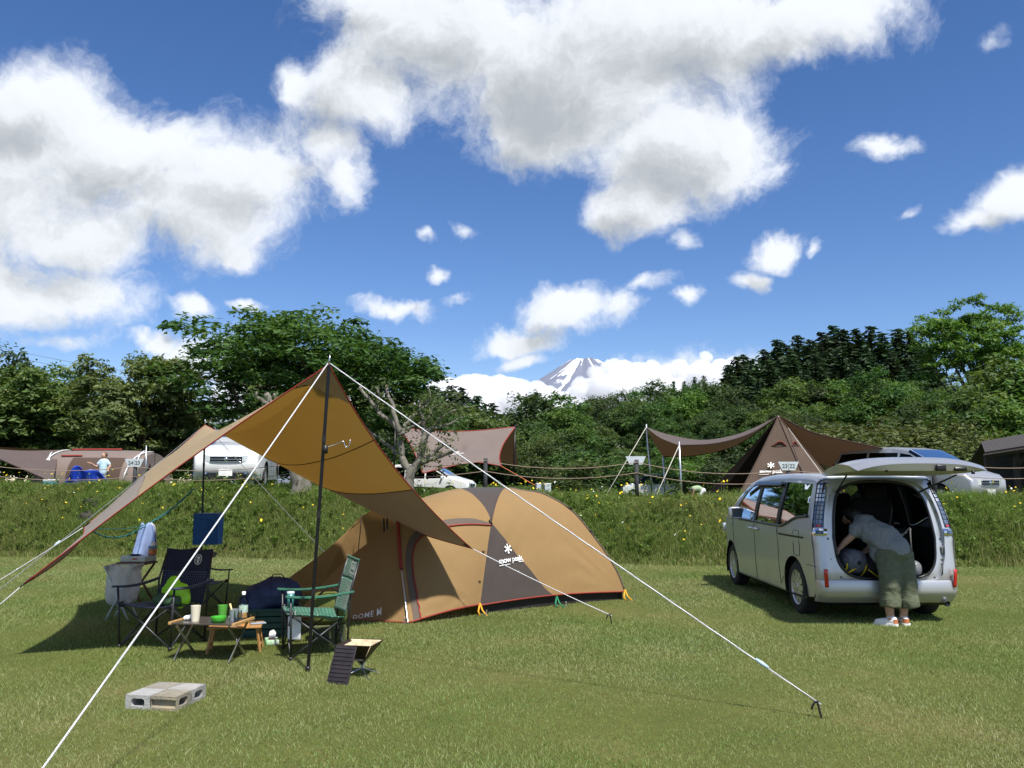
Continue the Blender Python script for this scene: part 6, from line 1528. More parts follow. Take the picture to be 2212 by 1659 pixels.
# ---- concrete blocks
CONC = [mat('concrete_a', (.36, .36, .35), .95, var=.12, scale=12, bump=.5, bscale=70), mat('concrete_b', (.27, .245, .19), .95, var=.3, scale=7, bump=.6, bscale=60, dirt=((.33, .24, .11), .7)), mat('concrete_c', (.27, .25, .21), .95, var=.25, scale=8, bump=.6, bscale=60), mat('concrete_d', (.36, .35, .33), .95, var=.25, scale=9, bump=.6, bscale=60, dirt=((.20, .18, .15), .8))]
def block(loc, rz, m, label, hole='front'):
    o = empty('concrete_block', loc, rz, label, 'concrete block', 'concrete blocks laid together on the lawn'); w, d, h = .19, .19, .10
    hx = rrect(-.052, -.026, .052, .026, .02, 4)
    sq = [(-w / 2, -h / 2), (w / 2, -h / 2), (w / 2, h / 2), (-w / 2, h / 2)]
    rot = Matrix() if hole == 'front' else Matrix.Rotation(R(90), 4, 'Z')
    mb = MB(); mb.M = Matrix.Translation((0, 0, h / 2)) @ rot
    for y, s in ((-d / 2, 1), (d / 2, -1)): panel(sq, [hx], lambda x, z: Vector((x, y, z)), .05, mb)
    n = len(hx); mb.add([Vector((x, y, z)) for y in (-d / 2, d / 2) for x, z in hx], [(k, (k + 1) % n, n + (k + 1) % n, n + k) for k in range(n)])
    # sides: the web between the two face shells is set back
    e = .022; mb.add([Vector((x, y, z)) for y in (-d / 2, d / 2) for x, z in ((-w / 2, -h / 2), (-w / 2, -h / 2 + e), (-w / 2 + .022, -h / 2 + e + .008), (-w / 2 + .022, h / 2 - e - .008), (-w / 2, h / 2 - e), (-w / 2, h / 2), (w / 2, h / 2), (w / 2, h / 2 - e), (w / 2 - .022, h / 2 - e - .008), (w / 2 - .022, -h / 2 + e + .008), (w / 2, -h / 2 + e), (w / 2, -h / 2))],
                     [(k, (k + 1) % 12, 12 + (k + 1) % 12, 12 + k) for k in range(12)])
    mb.build('body', m, o); return o
c1 = gnd(268, 1531)
ax = (gnd(395, 1538) - c1).normalized(); ang = math.atan2(ax.y, ax.x); ay = Vector((-ax.y, ax.x, 0))
for (i, j), m, lb, hl_ in (((0, 0), CONC[0], 'pale front left concrete block with its hole towards the camera', 'front'), ((1, 0), CONC[1], 'ochre stained front right concrete block', 'side'), ((0, 1), CONC[2], 'tan rear left concrete block', 'side'), ((1, 1), CONC[3], 'weathered grey rear right concrete block', 'side')):
    block(c1 + ax * (.10 + .196 * i) + ay * (.098 + .196 * j) + ax * .0 + Vector((0, 0, -.004)), ang, m, lb, hl_)

# ---- bin stand with plastic bag, camp shelf, towel line, drying net
w0 = gnd(250, 1340); bs = empty('bag_stand', Vector((w0.x, w0.y + .12, 0)), R(6), 'white crossed-leg stand holding a clear rubbish bag', 'bag stand')
TUBE_W = mat('white_tube_stand', (.50, .58, .60), .4)
for y in (-.13, .17):
    for sx in (-1, 1): MB().tube([(sx * -.125, y, .0), (sx * .16, y, .60)], .011, 8).build('leg', TUBE_W, bs, True)
for sx in (-1, 1): MB().tube([(sx * .16, -.15, .60), (sx * .16, .19, .60)], .012, 8).build('top_bar', TUBE_W, bs, True)
bg = empty('rubbish_bag', bs.location + Vector((0, 0, 0)), R(6), 'translucent plastic rubbish bag hanging in the white stand', 'bag')
def bagf(u, v):
    a = 2 * math.pi * u; r = lerp(.165, .19, math.sin(math.pi * v) ** .7) * (1 + .16 * mnoise.noise(Vector((math.cos(a) * 2.4, math.sin(a) * 2.4, v * 1.6))) * min(1, v * 3)); z = lerp(.61, .15, v) + .07 * mnoise.noise(Vector((math.cos(a) * 3, math.sin(a) * 3, 5))) * (v > .05)
    if v > .93: r *= .35
    return Vector((r * math.cos(a) * 1.0, .02 + r * .85 * math.sin(a), z))
def bag_mat():
    m, t, out = new_mat('clear_bag_film'); tc = t.n('ShaderNodeTexCoord').outputs['Object']; n = t.noise(tc, 9, 4); bp = t.n('ShaderNodeBump', {'Height': n, 'Strength': .7, 'Distance': .03})
    df = t.n('ShaderNodeBsdfPrincipled', {'Base Color': (.80, .81, .84, 1), 'Roughness': .35, 'Normal': bp}); tr = t.n('ShaderNodeBsdfTransparent', {'Color': (.92, .93, .95, 1)}); tl_ = t.n('ShaderNodeBsdfTranslucent', {'Color': (.7, .7, .72, 1)})
    a = t.n('ShaderNodeMixShader', {0: .4, 1: df.outputs[0], 2: tl_.outputs[0]}); t.set(out, 'Surface', t.n('ShaderNodeMixShader', {0: t.ramp(n, [(.35, (.12, .12, .12)), (.7, (.45, .45, .45))]), 1: a.outputs[0], 2: tr.outputs[0]})); return m
MB().grid(bagf, 36, 20).build('film', bag_mat(), bg, True)
rb_ = MB(); rb_.ell((-.03, 0, .28), (.10, .09, .07)); rb_.bbox((.06, -.05, .30), (.10, .02, .08), .005, Matrix.Rotation(.5, 3, 'Y')); rb_.build('rubbish', mat('rubbish_mix', (.30, .34, .40), .7, c2=(.55, .40, .34), scale=16), bg, True)
for sx in (-1, 1): MB().grid(lambda u, v: Vector((sx * .163, lerp(-.13, .17, u), .615 + .02 * math.sin(u * 18) * v - .06 * v)), 14, 2).build('folded_edge', mat('bag_edge', (.6, .61, .63), .5), bg, True)
s0 = gnd(284, 1300); cs = empty('stool', Vector((s0.x, s0.y + .10, 0)), R(-8), 'brown wooden folding stool behind the rubbish bag', 'stool')
DKWOOD = mat('dark_wood', (.15, .065, .03), .6, var=.2)
for y in (-.14, .14):
    for sx in (-1, 1): MB().tube([(sx * -.17, y, .0), (sx * .17, y, .48)], .016, 6).build('leg', DKWOOD, cs, True)
MB().bbox((0, 0, .50), (.42, .32, .03), .008).build('stool_top', DKWOOD, cs)
o = empty('gas_stove', cs.location + Vector((.02, 0, .516)), R(-8), 'flat silver white portable stove on the brown stool', 'stove'); MB().bbox((0, 0, .04), (.36, .27, .075), .012).build('body', mat('stove_grey', (.42, .44, .46), .4, metal=.3), o); MB().bbox((.03, -.137, .045), (.07, .006, .02), .002).build('badge', mat('badge_red', (.45, .08, .07), .5), o); MB().lathe([(.06, .078), (.065, .09), (.09, .092)], (-.05, 0, 0), 18).build('burner', BLACK, o, True)
o = empty('snack_jar', cs.location + Vector((.18, .06, .596)), 0, 'small orange and blue jar on the portable stove', 'jar'); MB().lathe([(.001, 0), (.052, 0), (.055, .02), (.055, .085)], n=18).build('body', mat('jar_orange', (.55, .20, .08), .4, var=.5, scale=30), o, True); MB().lathe([(.055, .085), (.055, .115), (.05, .12)], n=18).build('band', mat('jar_blue', (.08, .22, .35), .4), o, True); MB().lathe([(.03, .12), (.03, .17), (.001, .175)], n=14).build('cap', WHITE_PRINT, o, True)
# towel on a teal line strung from the rear pole to the tarp corner
TEAL = rope_mat('rope_teal', (.01, .16, .17), (.005, .07, .08), 300)
la, lbm, lc_ = pix(418, 1056, B2.y - .05), pix(316, 1132, B2.y - .6), L2 + Vector((.02, .02, -.02))
tl0 = empty('clothes_line', (la + lc_) / 2, 0, 'teal rope strung between the rear pole and the tarp corner', 'rope')
MB().tube([poly_at([la, pix(370, 1098, B2.y - .3), lbm, pix(270, 1142, B2.y - 1.1), lc_], i / 40) for i in range(41)], .0055, 6).build('line', TEAL, tl0, True, world=True)
MB().tube([poly_at([la, pix(372, 1100, B2.y - .3), lbm + Vector((0, 0, -.02)), pix(300, 1144, B2.y - .9), pix(268, 1158, B2.y - 1.2), pix(230, 1160, B2.y - 1.6), lc_], i / 60) + Vector((0, 0, .008 * math.sin(i * 2.1))) for i in range(61)], .009, 6).build('peg_line', TEAL, tl0, True, world=True)
MB().tube([la, B2.lerp(P2, .62)], .005, 6).build('pole_tie', TEAL, tl0, True, world=True)
tw_ = empty('towel', lbm, 0, 'pale blue towel hanging from the teal line', 'towel')
def towel(u, v):
    wdt = lerp(.075, .19, v ** .7); x = (u - .42) * 2 * wdt - .05 * v; return Vector((x, .05 * math.sin(u * 9 + v * 2) * (0.3 + v), -.46 * v - .08 * v * math.sin(u * 3.2) * (1 if u > .2 else .3) + .02 * math.cos(u * 9)))
MB().grid(towel, 24, 16).build('cloth', mat('towel_blue', (.30, .40, .68), .95, bump=.4, bscale=200), tw_, True, solid=.008)
MB().grid(lambda u, v: towel(.62 + .36 * u, v * .88) + Vector((.015, .03, 0)), 10, 14).build('cloth_fold', mat('towel_pale', (.50, .50, .60), .95), tw_, True, solid=.008)
nt = pix(450, 1142, B2.y - .12); dn = empty('drying_net', nt, R(4), 'blue hanging mesh drying net with three shelves on the rear pole', 'drying net')
def net_mat():
    m, t, out = new_mat('net_blue'); b = t.n('ShaderNodeBsdfPrincipled', {'Base Color': (.02, .12, .36, 1), 'Roughness': .7}); tr = t.n('ShaderNodeBsdfTransparent', {'Color': (.55, .7, .95, 1)})
    n = t.noise(t.n('ShaderNodeTexCoord').outputs['Object'], 9, 3); t.set(out, 'Surface', t.n('ShaderNodeMixShader', {0: t.ramp(n, [(.3, (.15, .15, .15)), (.7, (.34, .34, .34))]), 1: b.outputs[0], 2: tr.outputs[0]})); return m
NETM = net_mat(); NETS = mat('net_edge', (.010, .055, .20), .6); hw, hh = .175, .225
for y in (-.15, .15): MB().box((0, y, 0), (2 * hw, .003, 2 * hh)).build('mesh_wall', NETM, dn)
for x in (-hw, hw): MB().box((x, 0, 0), (.003, .3, 2 * hh)).build('mesh_wall', NETM, dn)
for z in (-hh, -hh * .33, hh * .33, hh): MB().box((0, 0, z), (2 * hw + .01, .31, .008)).build('shelf', NETS, dn)
for sx in (-1, 1):
    for sy in (-1, 1): MB().tube([(sx * hw, sy * .15, -hh), (sx * hw, sy * .15, hh)], .006, 5).build('corner_cord', NETS, dn)
for z in (.15, 0, -.15): MB().tube([(-.09, -.153, z), (.09, -.153, z)], .006, 5).build('zip', NETS, dn)
MB().tube([(-hw, 0, hh), (0, .1, hh + .16), (hw, 0, hh)], .004, 5).build('hanging_cord', NETS, dn)
cn = empty('coiled_rope', cB + Vector((.0, .22, .62)), 0, 'coil of grey rope lying on the sideways chair back', 'rope')
for k in range(5): MB().tube([(.10 * math.cos(a) * (1 + .1 * k % .3), .07 * math.sin(a), .012 * k + .01 * math.sin(a * 2 + k)) for a in [2 * math.pi * i / 20 for i in range(21)]], .009, 5).build('loop', mat('grey_cord', (.20, .21, .20), .8), cn, True)
# ------------------------------------------------------------------ rope fence on the bank
POST = mat('fence_post', (.035, .037, .042), .8, var=.2, bump=.4)
PLATE_W = mat('site_plate', (.48, .53, .56), .5, var=.06)
DIGIT = mat('digit_grey', (.06, .08, .09), .6)
ROPE_TAN = mat('rope_tan', (.30, .22, .17), .9, var=.2, scale=60)
fence = empty('rope_fence', (0, 20, 1.2), 0, 'low rope fence with dark posts and site number plates along the bank top', 'fence')
posts = [(-90, 20.6, ''), (290, 20.5, '24|23'), (668, 20.2, ''), (1048, 19.7, ''), (1375, 19.3, 'back'), (1703, 18.9, '23|22'), (2018, 18.7, ''), (2340, 18.5, '')]
tops = []
for px, D, sg in posts:
    p = pix(px, 1040, D); b = Vector((p.x, D, height(p.x, D) - .05)); zt = pix(px, {'24|23': 1003, '': 990, 'back': 993, '23|22': 1010}[sg], D).z
    po = MB().tube([b, Vector((b.x + .01, D, zt))], .048, 10).build('post', POST, fence, True, world=True)
    if sg:
        y = D + (.055 if sg == 'back' else -.055); zc = zt - .02 + (.05 if sg != 'back' else 0)
        poly = [(-.235, .10), (.235, .10), (.145, -.09), (-.145, -.09)]
        MB().prism(poly, .006, lambda a, c, d: Vector((b.x + a, y + d, zc + c))).build('site_plate', PLATE_W, po, world=False).location = -fence.location
        if sg != 'back':
            for k, num in enumerate(sg.split('|')):
                V, Fc = text_shape(num, .125, .0025); MB().add([Vector((b.x + (-.082 if k == 0 else .082) + v.x, y - .004, zc - .04 + v.y)) for v in V], Fc).build('site_number', DIGIT, po).location = -fence.location
            MB().box((b.x, y - .004, zc), (.006, .004, .15)).build('divider', DIGIT, po).location = -fence.location
    tops.append((b, zt))
for (b0_, z0), (b1_, z1) in zip(tops, tops[1:]):
    for dz, sag in ((.06, .16), (.30, .15)):
        a, c = Vector((b0_.x, b0_.y - .05, z0 - dz)), Vector((b1_.x, b1_.y - .05, z1 - dz))
        MB().tube(arc_pts(a, c, sag, 20), .009, 6).build('rope', ROPE_TAN, fence, True, world=True)

# ------------------------------------------------------------------ parked cars behind
PROFS = {
 'minivan': dict(prof=[(-.95, .26), (-.3, .20), (.6, .20), (2.2, .20), (3.35, .20), (3.62, .28), (3.76, .52), (3.74, .80), (3.55, .95), (3.05, 1.08), (2.72, 1.18), (2.25, 1.48), (1.85, 1.68), (1.3, 1.76), (.5, 1.78), (-.4, 1.75), (-.75, 1.70), (-.92, 1.40), (-1.0, 1.0), (-1.04, .6), (-1.0, .36)],
    win=[[(1.55, 1.04), (2.55, 1.07), (2.3, 1.28), (1.9, 1.52), (1.55, 1.58)], [(.45, 1.03), (1.47, 1.04), (1.47, 1.59), (.45, 1.62)], [(-.8, 1.12), (.37, 1.03), (.37, 1.62), (-.62, 1.60)]], wb=2.85, wr=.33, W=.87),
 'suv': dict(prof=[(-.85, .34), (-.3, .26), (.6, .26), (2.0, .26), (3.1, .26), (3.38, .34), (3.48, .6), (3.46, .88), (3.30, 1.02), (2.75, 1.12), (2.25, 1.20), (1.80, 1.48), (1.45, 1.64), (1.0, 1.68), (.3, 1.68), (-.4, 1.63), (-.70, 1.55), (-.85, 1.2), (-.95, .95), (-.97, .6), (-.92, .42)],
    win=[[(1.0, 1.10), (2.05, 1.12), (1.7, 1.40), (1.45, 1.54), (1.0, 1.57)], [(.1, 1.10), (.92, 1.10), (.92, 1.575), (.1, 1.57)], [(-.6, 1.16), (.02, 1.11), (.02, 1.56), (-.45, 1.50)]], wb=2.66, wr=.36, W=.91),
 'compact': dict(prof=[(-.62, .26), (-.2, .20), (.5, .20), (1.8, .20), (2.75, .20), (2.98, .28), (3.08, .5), (3.06, .74), (2.92, .86), (2.65, .95), (2.42, 1.02), (2.0, 1.36), (1.72, 1.52), (1.2, 1.58), (.5, 1.60), (-.3, 1.57), (-.50, 1.53), (-.64, 1.25), (-.70, .9), (-.72, .6), (-.68, .38)],
    win=[[(1.3, .96), (2.3, .98), (1.95, 1.28), (1.72, 1.42), (1.3, 1.46)], [(.35, .95), (1.22, .96), (1.22, 1.46), (.35, 1.47)], [(-.5, 1.02), (.27, .95), (.27, 1.47), (-.38, 1.45)]], wb=2.4, wr=.30, W=.82)}
def parked(name, kind, loc, rz, pnt, label, cat='car'):
    k = PROFS[kind]; o = empty(name, loc, rz, label, cat, 'cars parked on the terrace'); pr_ = k['prof']
    def W(y, z):
        w = k['W'] - .20 * max(0, (z - .95) / .8) ** 1.3 - .03 * max(0, (.5 - z) / .4); yf = pr_[6][0] - 1.0
        w -= .16 * max(0, (y - yf) / 1.0) ** 2; return w - .05 * max(0, (-.3 - y) / .6) ** 2
    st = car_shell(o, pr_, W, [(0, k['wr']), (k['wb'], k['wr'])], [(w, GLASS_DARK) for w in k['win']], pnt, seams=([(k['win'][0][0][0] - .04, .3), (k['win'][0][0][0] - .04, 1.0)], [(k['win'][1][0][0] - .04, .45), (k['win'][1][0][0] - .04, 1.0)]), step=.12)
    st(0, 4, TRIM_BLACK, 'underbody'); st(4, 8, pnt, 'front_panel'); st(8, 10, pnt, 'bonnet'); st(10, 12, GLASS_CLEAR, 'windscreen'); st(12, 16, pnt, 'roof'); st(16, 17, GLASS_DARK, 'rear_window'); st(17, 21, pnt, 'rear_panel')
    yf = pr_[6][0]; wf = W(yf - .1, .7); zb = pr_[7][1]
    fy = lambda x: yf + .012 - .10 * (abs(x) / wf) ** 3
    MB().grid(lambda u, v: Vector(((u * 2 - 1) * wf * .50, fy((u * 2 - 1) * wf * .5), lerp(zb - .16, zb - .01, v))), 14, 4).build('grille', TRIM_BLACK, o, True)
    for q in (.0, .5, 1.0): MB().tube([(x * wf * .5, fy(x * wf * .5) + .012, lerp(zb - .15, zb - .02, q)) for x in [i / 6 - 1 for i in range(13)]], .010, 5).build('grille_bar', CHROME, o, True)
    MB().lathe([(.001, .03), (.05, .028), (.055, .01)], (0, yf, zb - .085), 16, 'Y').build('badge', CHROME, o, True)
    for s in (-1, 1):
        MB().grid(lambda u, v: Vector((s * lerp(wf * .50, wf * .985, u), fy(s * lerp(wf * .50, wf * .97, u)) + .008 - .16 * u ** 3, lerp(zb - .15 + .05 * u, zb + .01 + .03 * u, v))), 10, 5).build('headlamp', LAMP_CLEAR, o, True)
        MB().tube([(s * wf * .62, yf - .015, .42), (s * wf * .62, yf + .02, .42)], .05, 12).build('fog_lamp', LAMP_SMOKE, o, True)
        MB().grid(lambda u, v: Vector((s * lerp(k['W'] * .62, k['W'] * .9, u), pr_[18][0] - .012 + .06 * u ** 2, lerp(.85, 1.3, v))), 4, 6).build('tail_lamp', LAMP_RED, o, True)
        MB().bbox((s * (k['W'] + .06), k['win'][0][1][0] - .12, k['win'][0][1][1] + .03), (.16, .09, .13), .035).build('wing_mirror', pnt, o, True)
    MB().grid(lambda u, v: Vector(((u * 2 - 1) * wf * .62, fy((u * 2 - 1) * wf * .6) - .004, lerp(.30, .45, v))), 14, 3).build('air_intake', TRIM_BLACK, o, True)
    MB().bbox((0, yf + .025, .46), (.33, .012, .165), .004).build('number_plate', PLATE, o)
    MB().box((0, 1.2, .5), (1.3, 3.2, .5)).build('cabin_floor', DARK_IN, o)
    for x in (-.38, .38): MB().bbox((x, 1.1, .95), (.48, .16, .7), .06).build('seat_back', SEAT_IN, o, True)
    return o
def spot(px, D, dz=0.0): p = pix(px, 1042, D); return Vector((p.x, D, height(p.x, D) + dz))
parked('parked_suv', 'suv', spot(528, 24.6), R(190), WHITE_CAR, 'white car facing the camera behind the tarp on the left', 'car')
p = spot(1900, 25.9); p.z = .84; parked('parked_minivan', 'minivan', p + Vector((0, .3, 0)), R(206), SILVER2, 'silver minivan parked on the terrace behind the open van', 'car')
p = spot(872, 44); p.z = .72; parked('parked_minivan', 'minivan', p, R(255), WHITE_CAR, 'white minivan under the brown canopy behind the pruned tree', 'car')
p = spot(1448, 54); p.z = .50; wv = parked('parked_van', 'compact', p, R(86), WHITE_CAR, 'small white van with purple marks left of the tepee tent', 'car')
MB().bbox((.825, 1.45, .82), (.012, .34, .32), .003).build('door_decal', mat('decal_purple', (.10, .03, .28), .5), wv); MB().bbox((.825, .75, .80), (.012, .26, .40), .003).build('door_decal', mat('decal_navy', (.05, .05, .14), .5), wv)
gs = empty('green_cover', p + Vector((0, 0, 1.48)), R(86), 'dark green sheet draped over the roof of the small white van', 'sheet')
MB().grid(lambda u, v: Vector(((v * 2 - 1) * .86, lerp(-.55, 1.75, u), .14 - .30 * max(0, abs(v * 2 - 1) - .78) / .22 * (.5 + .5 * math.sin(u * 3.1) ** 2) + .03 * mnoise.noise(Vector((u * 9, v * 7, 0))))), 24, 20).build('cloth', mat('cover_green', (.05, .11, .10), .6, bump=.5, bscale=8), gs, True, solid=.01)

# ------------------------------------------------------------------ tents and canopies behind
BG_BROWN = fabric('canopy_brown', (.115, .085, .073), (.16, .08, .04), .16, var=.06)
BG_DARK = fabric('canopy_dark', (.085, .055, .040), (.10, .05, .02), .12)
TEPEE = fabric('tepee_brown', (.095, .065, .048), (.08, .05, .03), .08, stretch=(1, 1, .3), sc=3, var=.12)
TUNNEL = fabric('tunnel_grey', (.20, .155, .135), (.10, .07, .05), .08, var=.05)
WHITE_POLE = mat('white_pole', (.70, .70, .70), .4)
def logo(root, o, ex, ey, s, world=True):
    mp = frame_map(o, ex, ey, .02); V, Fc = text_shape('snow peak', .26 * s, .006 * s, .92)
    MB().add([mp(v) for v in V], Fc).build('lettering', WHITE_PRINT, root, world=True)
    mb = MB(); snowflake(mb, (0, .42 * s), .17 * s, mp); mb.build('emblem', WHITE_PRINT, root, world=True)
    MB().add([mp(q) for q in ((-.55 * s, -.09 * s), (-.1 * s, -.09 * s), (-.1 * s, -.07 * s), (-.55 * s, -.07 * s))], [(0, 1, 2, 3)]).build('underline_print', WHITE_PRINT, root, world=True)
# middle canopy
D0 = 27.0
TL, TR, BL, BR = pix(854, 922, D0), pix(1113, 922, D0), pix(914, 1022, D0 - 2.6), pix(1083, 1007, D0 - 2.6)
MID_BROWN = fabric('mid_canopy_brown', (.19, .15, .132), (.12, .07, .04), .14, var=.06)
ct = empty('canopy', Vector((TL.x + 2, D0, height(0, D0))), 0, 'brown canopy tarp with white logo behind the dome tent', 'canopy')
top_ = crv(TL, pix(935, 931, D0 + .1), pix(1020, 931, D0 + .1), TR); bot_ = crv(BL, pix(975, 1007, D0 - 2.2), pix(1030, 999, D0 - 2.2), BR)
lft_ = crv(TL, pix(880, 950, D0 - .7), pix(898, 984, D0 - 1.6), BL); rgt_ = crv(TR, pix(1088, 958, D0 - .8), pix(1079, 986, D0 - 1.8), BR)
fc = coons(top_, bot_, lft_, rgt_); MB().grid(lambda u, v: fc(u, v) + Vector((0, 0, -.12 * math.sin(math.pi * u) * math.exp(-((v - .45) / .12) ** 2) * (u < .6))), 30, 20).build('canopy_cloth', MID_BROWN, ct, True, world=True)
BL2, BR2 = BL + Vector((-.2, 5.4, .1)), BR + Vector((.5, 5.2, .1))
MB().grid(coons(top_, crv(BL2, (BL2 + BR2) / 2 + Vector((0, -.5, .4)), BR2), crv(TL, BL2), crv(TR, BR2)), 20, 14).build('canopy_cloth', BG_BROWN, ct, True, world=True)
tm = MB()
for c_ in (top_, bot_, lft_, rgt_): tm.tube([c_(i / 24) for i in range(25)], .018, 5)
tm.build('edge_binding', TRIM_RED, ct, True, world=True)
o = fc(.49, .68); ex = (fc(.53, .69) - fc(.45, .69)).normalized(); n_ = ex.cross(fc(.49, .6) - fc(.49, .76)).normalized(); logo(ct, o + n_ * -.0, ex, n_.cross(ex), .36)
b_ = spot(1108, D0); o = empty('canopy_pole', b_, 0, 'black pole at the right end of the brown canopy', 'pole'); MB().tube([Vector((0, 0, 0)), TR - b_ + Vector((0, 0, .08))], .03, 8).build('shaft', POLE_BLACK, o, True)
b_ = spot(850, D0); o = empty('canopy_pole', b_, 0, 'black pole at the left end of the brown canopy', 'pole'); MB().tube([Vector((0, 0, 0)), TL - b_ + Vector((0, 0, .08))], .03, 8).build('shaft', POLE_BLACK, o, True)
g_ = Vector((BR.x + 2.2, BR.y - .8, height(BR.x + 2.2, BR.y - .8))); o = empty('canopy_rope', g_, 0, 'thin orange guy rope from the brown canopy', 'rope'); MB().tube([BR, g_], .012, 5).build('line', mat('rope_orange', (.55, .16, .06), .8), o, True, world=True)
# tepee tent
D1 = 25.5
PK = pix(1681, 900, D1); tz_ = .68
tp_ = empty('tepee_tent', Vector((PK.x, D1, tz_)), 0, 'brown cone-shaped tepee tent with white logo on the terrace', 'tent')
ft = [Vector((PK.x + a, D1 + b, tz_)) for a, b in ((-1.9, -1.15), (.48, -2.0), (2.2, -.55), (1.9, 1.3), (0, 2.0), (-2.2, 1.2), (-2.8, .1))]
def facet(a, b, sag=.12):
    def f(u, v):
        p = a.lerp(b, u).lerp(PK, v); return p + Vector((0, 0, -sag * math.sin(math.pi * v) * .6)) + (Vector((PK.x, D1, p.z)) - p) * sag * math.sin(math.pi * u) * (1 - v) * .5
    return f
for i in range(7):
    a, b = ft[i], ft[(i + 1) % 7]
    if i == 6: continue                                            # the doorway on the left
    f = facet(a, b); MB().grid(f, 14, 18).build('wall_panel', TEPEE, tp_, True, world=True)
    MB().tube([f(0, j / 18) + Vector((0, -.012, 0)) for j in range(19)], .022, 5).build('seam', BG_DARK, tp_, True, world=True)
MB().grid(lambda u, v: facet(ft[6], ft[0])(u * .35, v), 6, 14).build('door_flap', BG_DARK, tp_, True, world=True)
MB().tube([Vector((PK.x, D1, tz_)), PK + Vector((0, 0, .02))], .03, 8).build('centre_pole', WHITE_POLE, tp_, True, world=True)
for i, (a, b) in enumerate(((0, 1), (1, 2))):
    f = facet(ft[a], ft[b]); MB().grid(lambda u, v: f(lerp(.28, .85, u) if i == 0 else lerp(.1, .7, u), .70 + .035 * math.sin(math.pi * u) * (.4 + v)) + Vector((0, -.05 - .10 * v * math.sin(math.pi * u), -.02)), 12, 4).build('vent_hood', BG_DARK, tp_, True, world=True)
    MB().tube([f(lerp(.28, .85, u / 12) if i == 0 else lerp(.1, .7, u / 12), .70 + .045 * math.sin(math.pi * u / 12)) + Vector((0, -.16 * math.sin(math.pi * u / 12), .0)) for u in range(13)], .014, 5).build('vent_trim', TRIM_RED, tp_, True, world=True)
f = facet(ft[0], ft[1]); o = f(.40, .415); ex = (f(.48, .415) - f(.33, .415)).normalized(); n_ = ex.cross(f(.40, .40) - f(.40, .32)).normalized(); o = o + n_ * .06; logo(tp_, o, ex, n_.cross(ex), .62)
# its canopy: sagging ridge to the left tip and right tip, wings front and back
LT, RT = pix(1396, 923, D1 + 1.2), pix(1908, 969, D1 - .4); LF, LB = pix(1467, 962, D1 - 2.2), pix(1432, 986, D1 + 3.6); RF, RB = pix(1800, 1010, D1 - 2.4), pix(1850, 1015, D1 + 3.0)
cp = empty('tepee_canopy', Vector((LT.x + 1.5, D1, tz_)), 0, 'wide brown canopy stretched over the tepee tent on poles', 'canopy')
rdL = crv(PK + Vector((0, 0, .03)), pix(1600, 935, D1 + .5), pix(1520, 950, D1 + .9), pix(1450, 940, D1 + 1.1), LT); NB = PK + Vector((0, 0, .02))
eF = crv(NB, pix(1620, 937, D1 - 1.0), pix(1545, 958, D1 - 1.8), LF); eB = crv(NB, pix(1590, 962, D1 + 2.4), pix(1500, 984, D1 + 3.2), LB)
MB().grid(coons(rdL, eF, lambda t: NB, crv(LT, pix(1425, 945, D1 - .4), LF)), 26, 10).build('canopy_cloth', BG_BROWN, cp, True, world=True)
MB().grid(coons(rdL, eB, lambda t: NB, crv(LT, pix(1412, 955, D1 + 2.4), LB)), 26, 10).build('canopy_cloth', BG_BROWN, cp, True, world=True)
rdR = crv(PK + Vector((0, 0, .03)), pix(1750, 932, D1), pix(1830, 952, D1 - .2), RT); eR = crv(NB, pix(1740, 985, D1 + 1.6), pix(1800, 1012, D1 + 2.6), RB)
MB().grid(coons(rdR, eR, lambda t: NB, crv(RT, pix(1885, 990, D1 + 1.2), RB)), 22, 10).build('canopy_cloth', BG_BROWN, cp, True, world=True)
tm = MB()
for c_ in (eF, eB, rdR, eR): tm.tube([c_(i / 24) for i in range(25)], .02, 5)
tm.build('edge_binding', TRIM_DARK, cp, True, world=True)
for tp3, px, lb in ((LT, 1410, 'grey pole at the far left tip of the tepee canopy'), (LF, 1473, 'grey pole at the front corner of the tepee canopy'), (LB, 1437, 'thin grey pole at the rear corner of the tepee canopy')):
    b_ = spot(px, tp3.y); o = empty('canopy_pole', b_, 0, lb, 'pole'); MB().tube([Vector((0, 0, 0)), tp3 - b_ + Vector((0, 0, .10))], .028, 8).build('shaft', ALU, o, True)
for a, px, D, lb in ((LF, 1400, D1 - 3.4, 'pale rope from the front corner of the tepee canopy'), (LT, 1290, D1 + .2, 'pale rope from the far tip of the tepee canopy'), (PK.lerp(ft[2], .12), 1830, D1 - 3.6, 'pale rope from the peak of the tepee tent')):
    g_ = spot(px, D); o = empty('canopy_rope', g_, 0, lb, 'rope'); MB().tube([a, g_], .012, 5).build('line', mat('rope_pale', (.5, .48, .42), .8), o, True, world=True)
# tunnel tent and brown tarp on the left
D2 = 27.0
def tun(u, v):
    x = lerp(118, 332, u); a = math.pi * v; rise = (1 - abs(2 * u - 1) ** 5) * .5 + .5; hgt = pix(220, 973, D2).z - 1.2
    p = pix(x, 1042, D2); return Vector((p.x, D2 - 1.5 * math.cos(a) * (.75 + .25 * rise), 1.2 + hgt * (math.sin(a) ** .65) * (.86 + .14 * rise)))
tt_ = empty('tunnel_tent', Vector((pix(220, 1042, D2).x, D2, 1.2)), 0, 'grey brown tunnel tent with white poles and red strap on the left', 'tent')
MB().grid(tun, 24, 20).build('fly_sheet', TUNNEL, tt_, True, world=True)
for u in (0.0, 1.0): MB().grid(lambda a, v: tun(u, .5).lerp(tun(u, v), a) if a > 0 else Vector((tun(u, 0).x, D2, 1.2)), 4, 20).build('end_wall', TUNNEL, tt_, True, world=True)
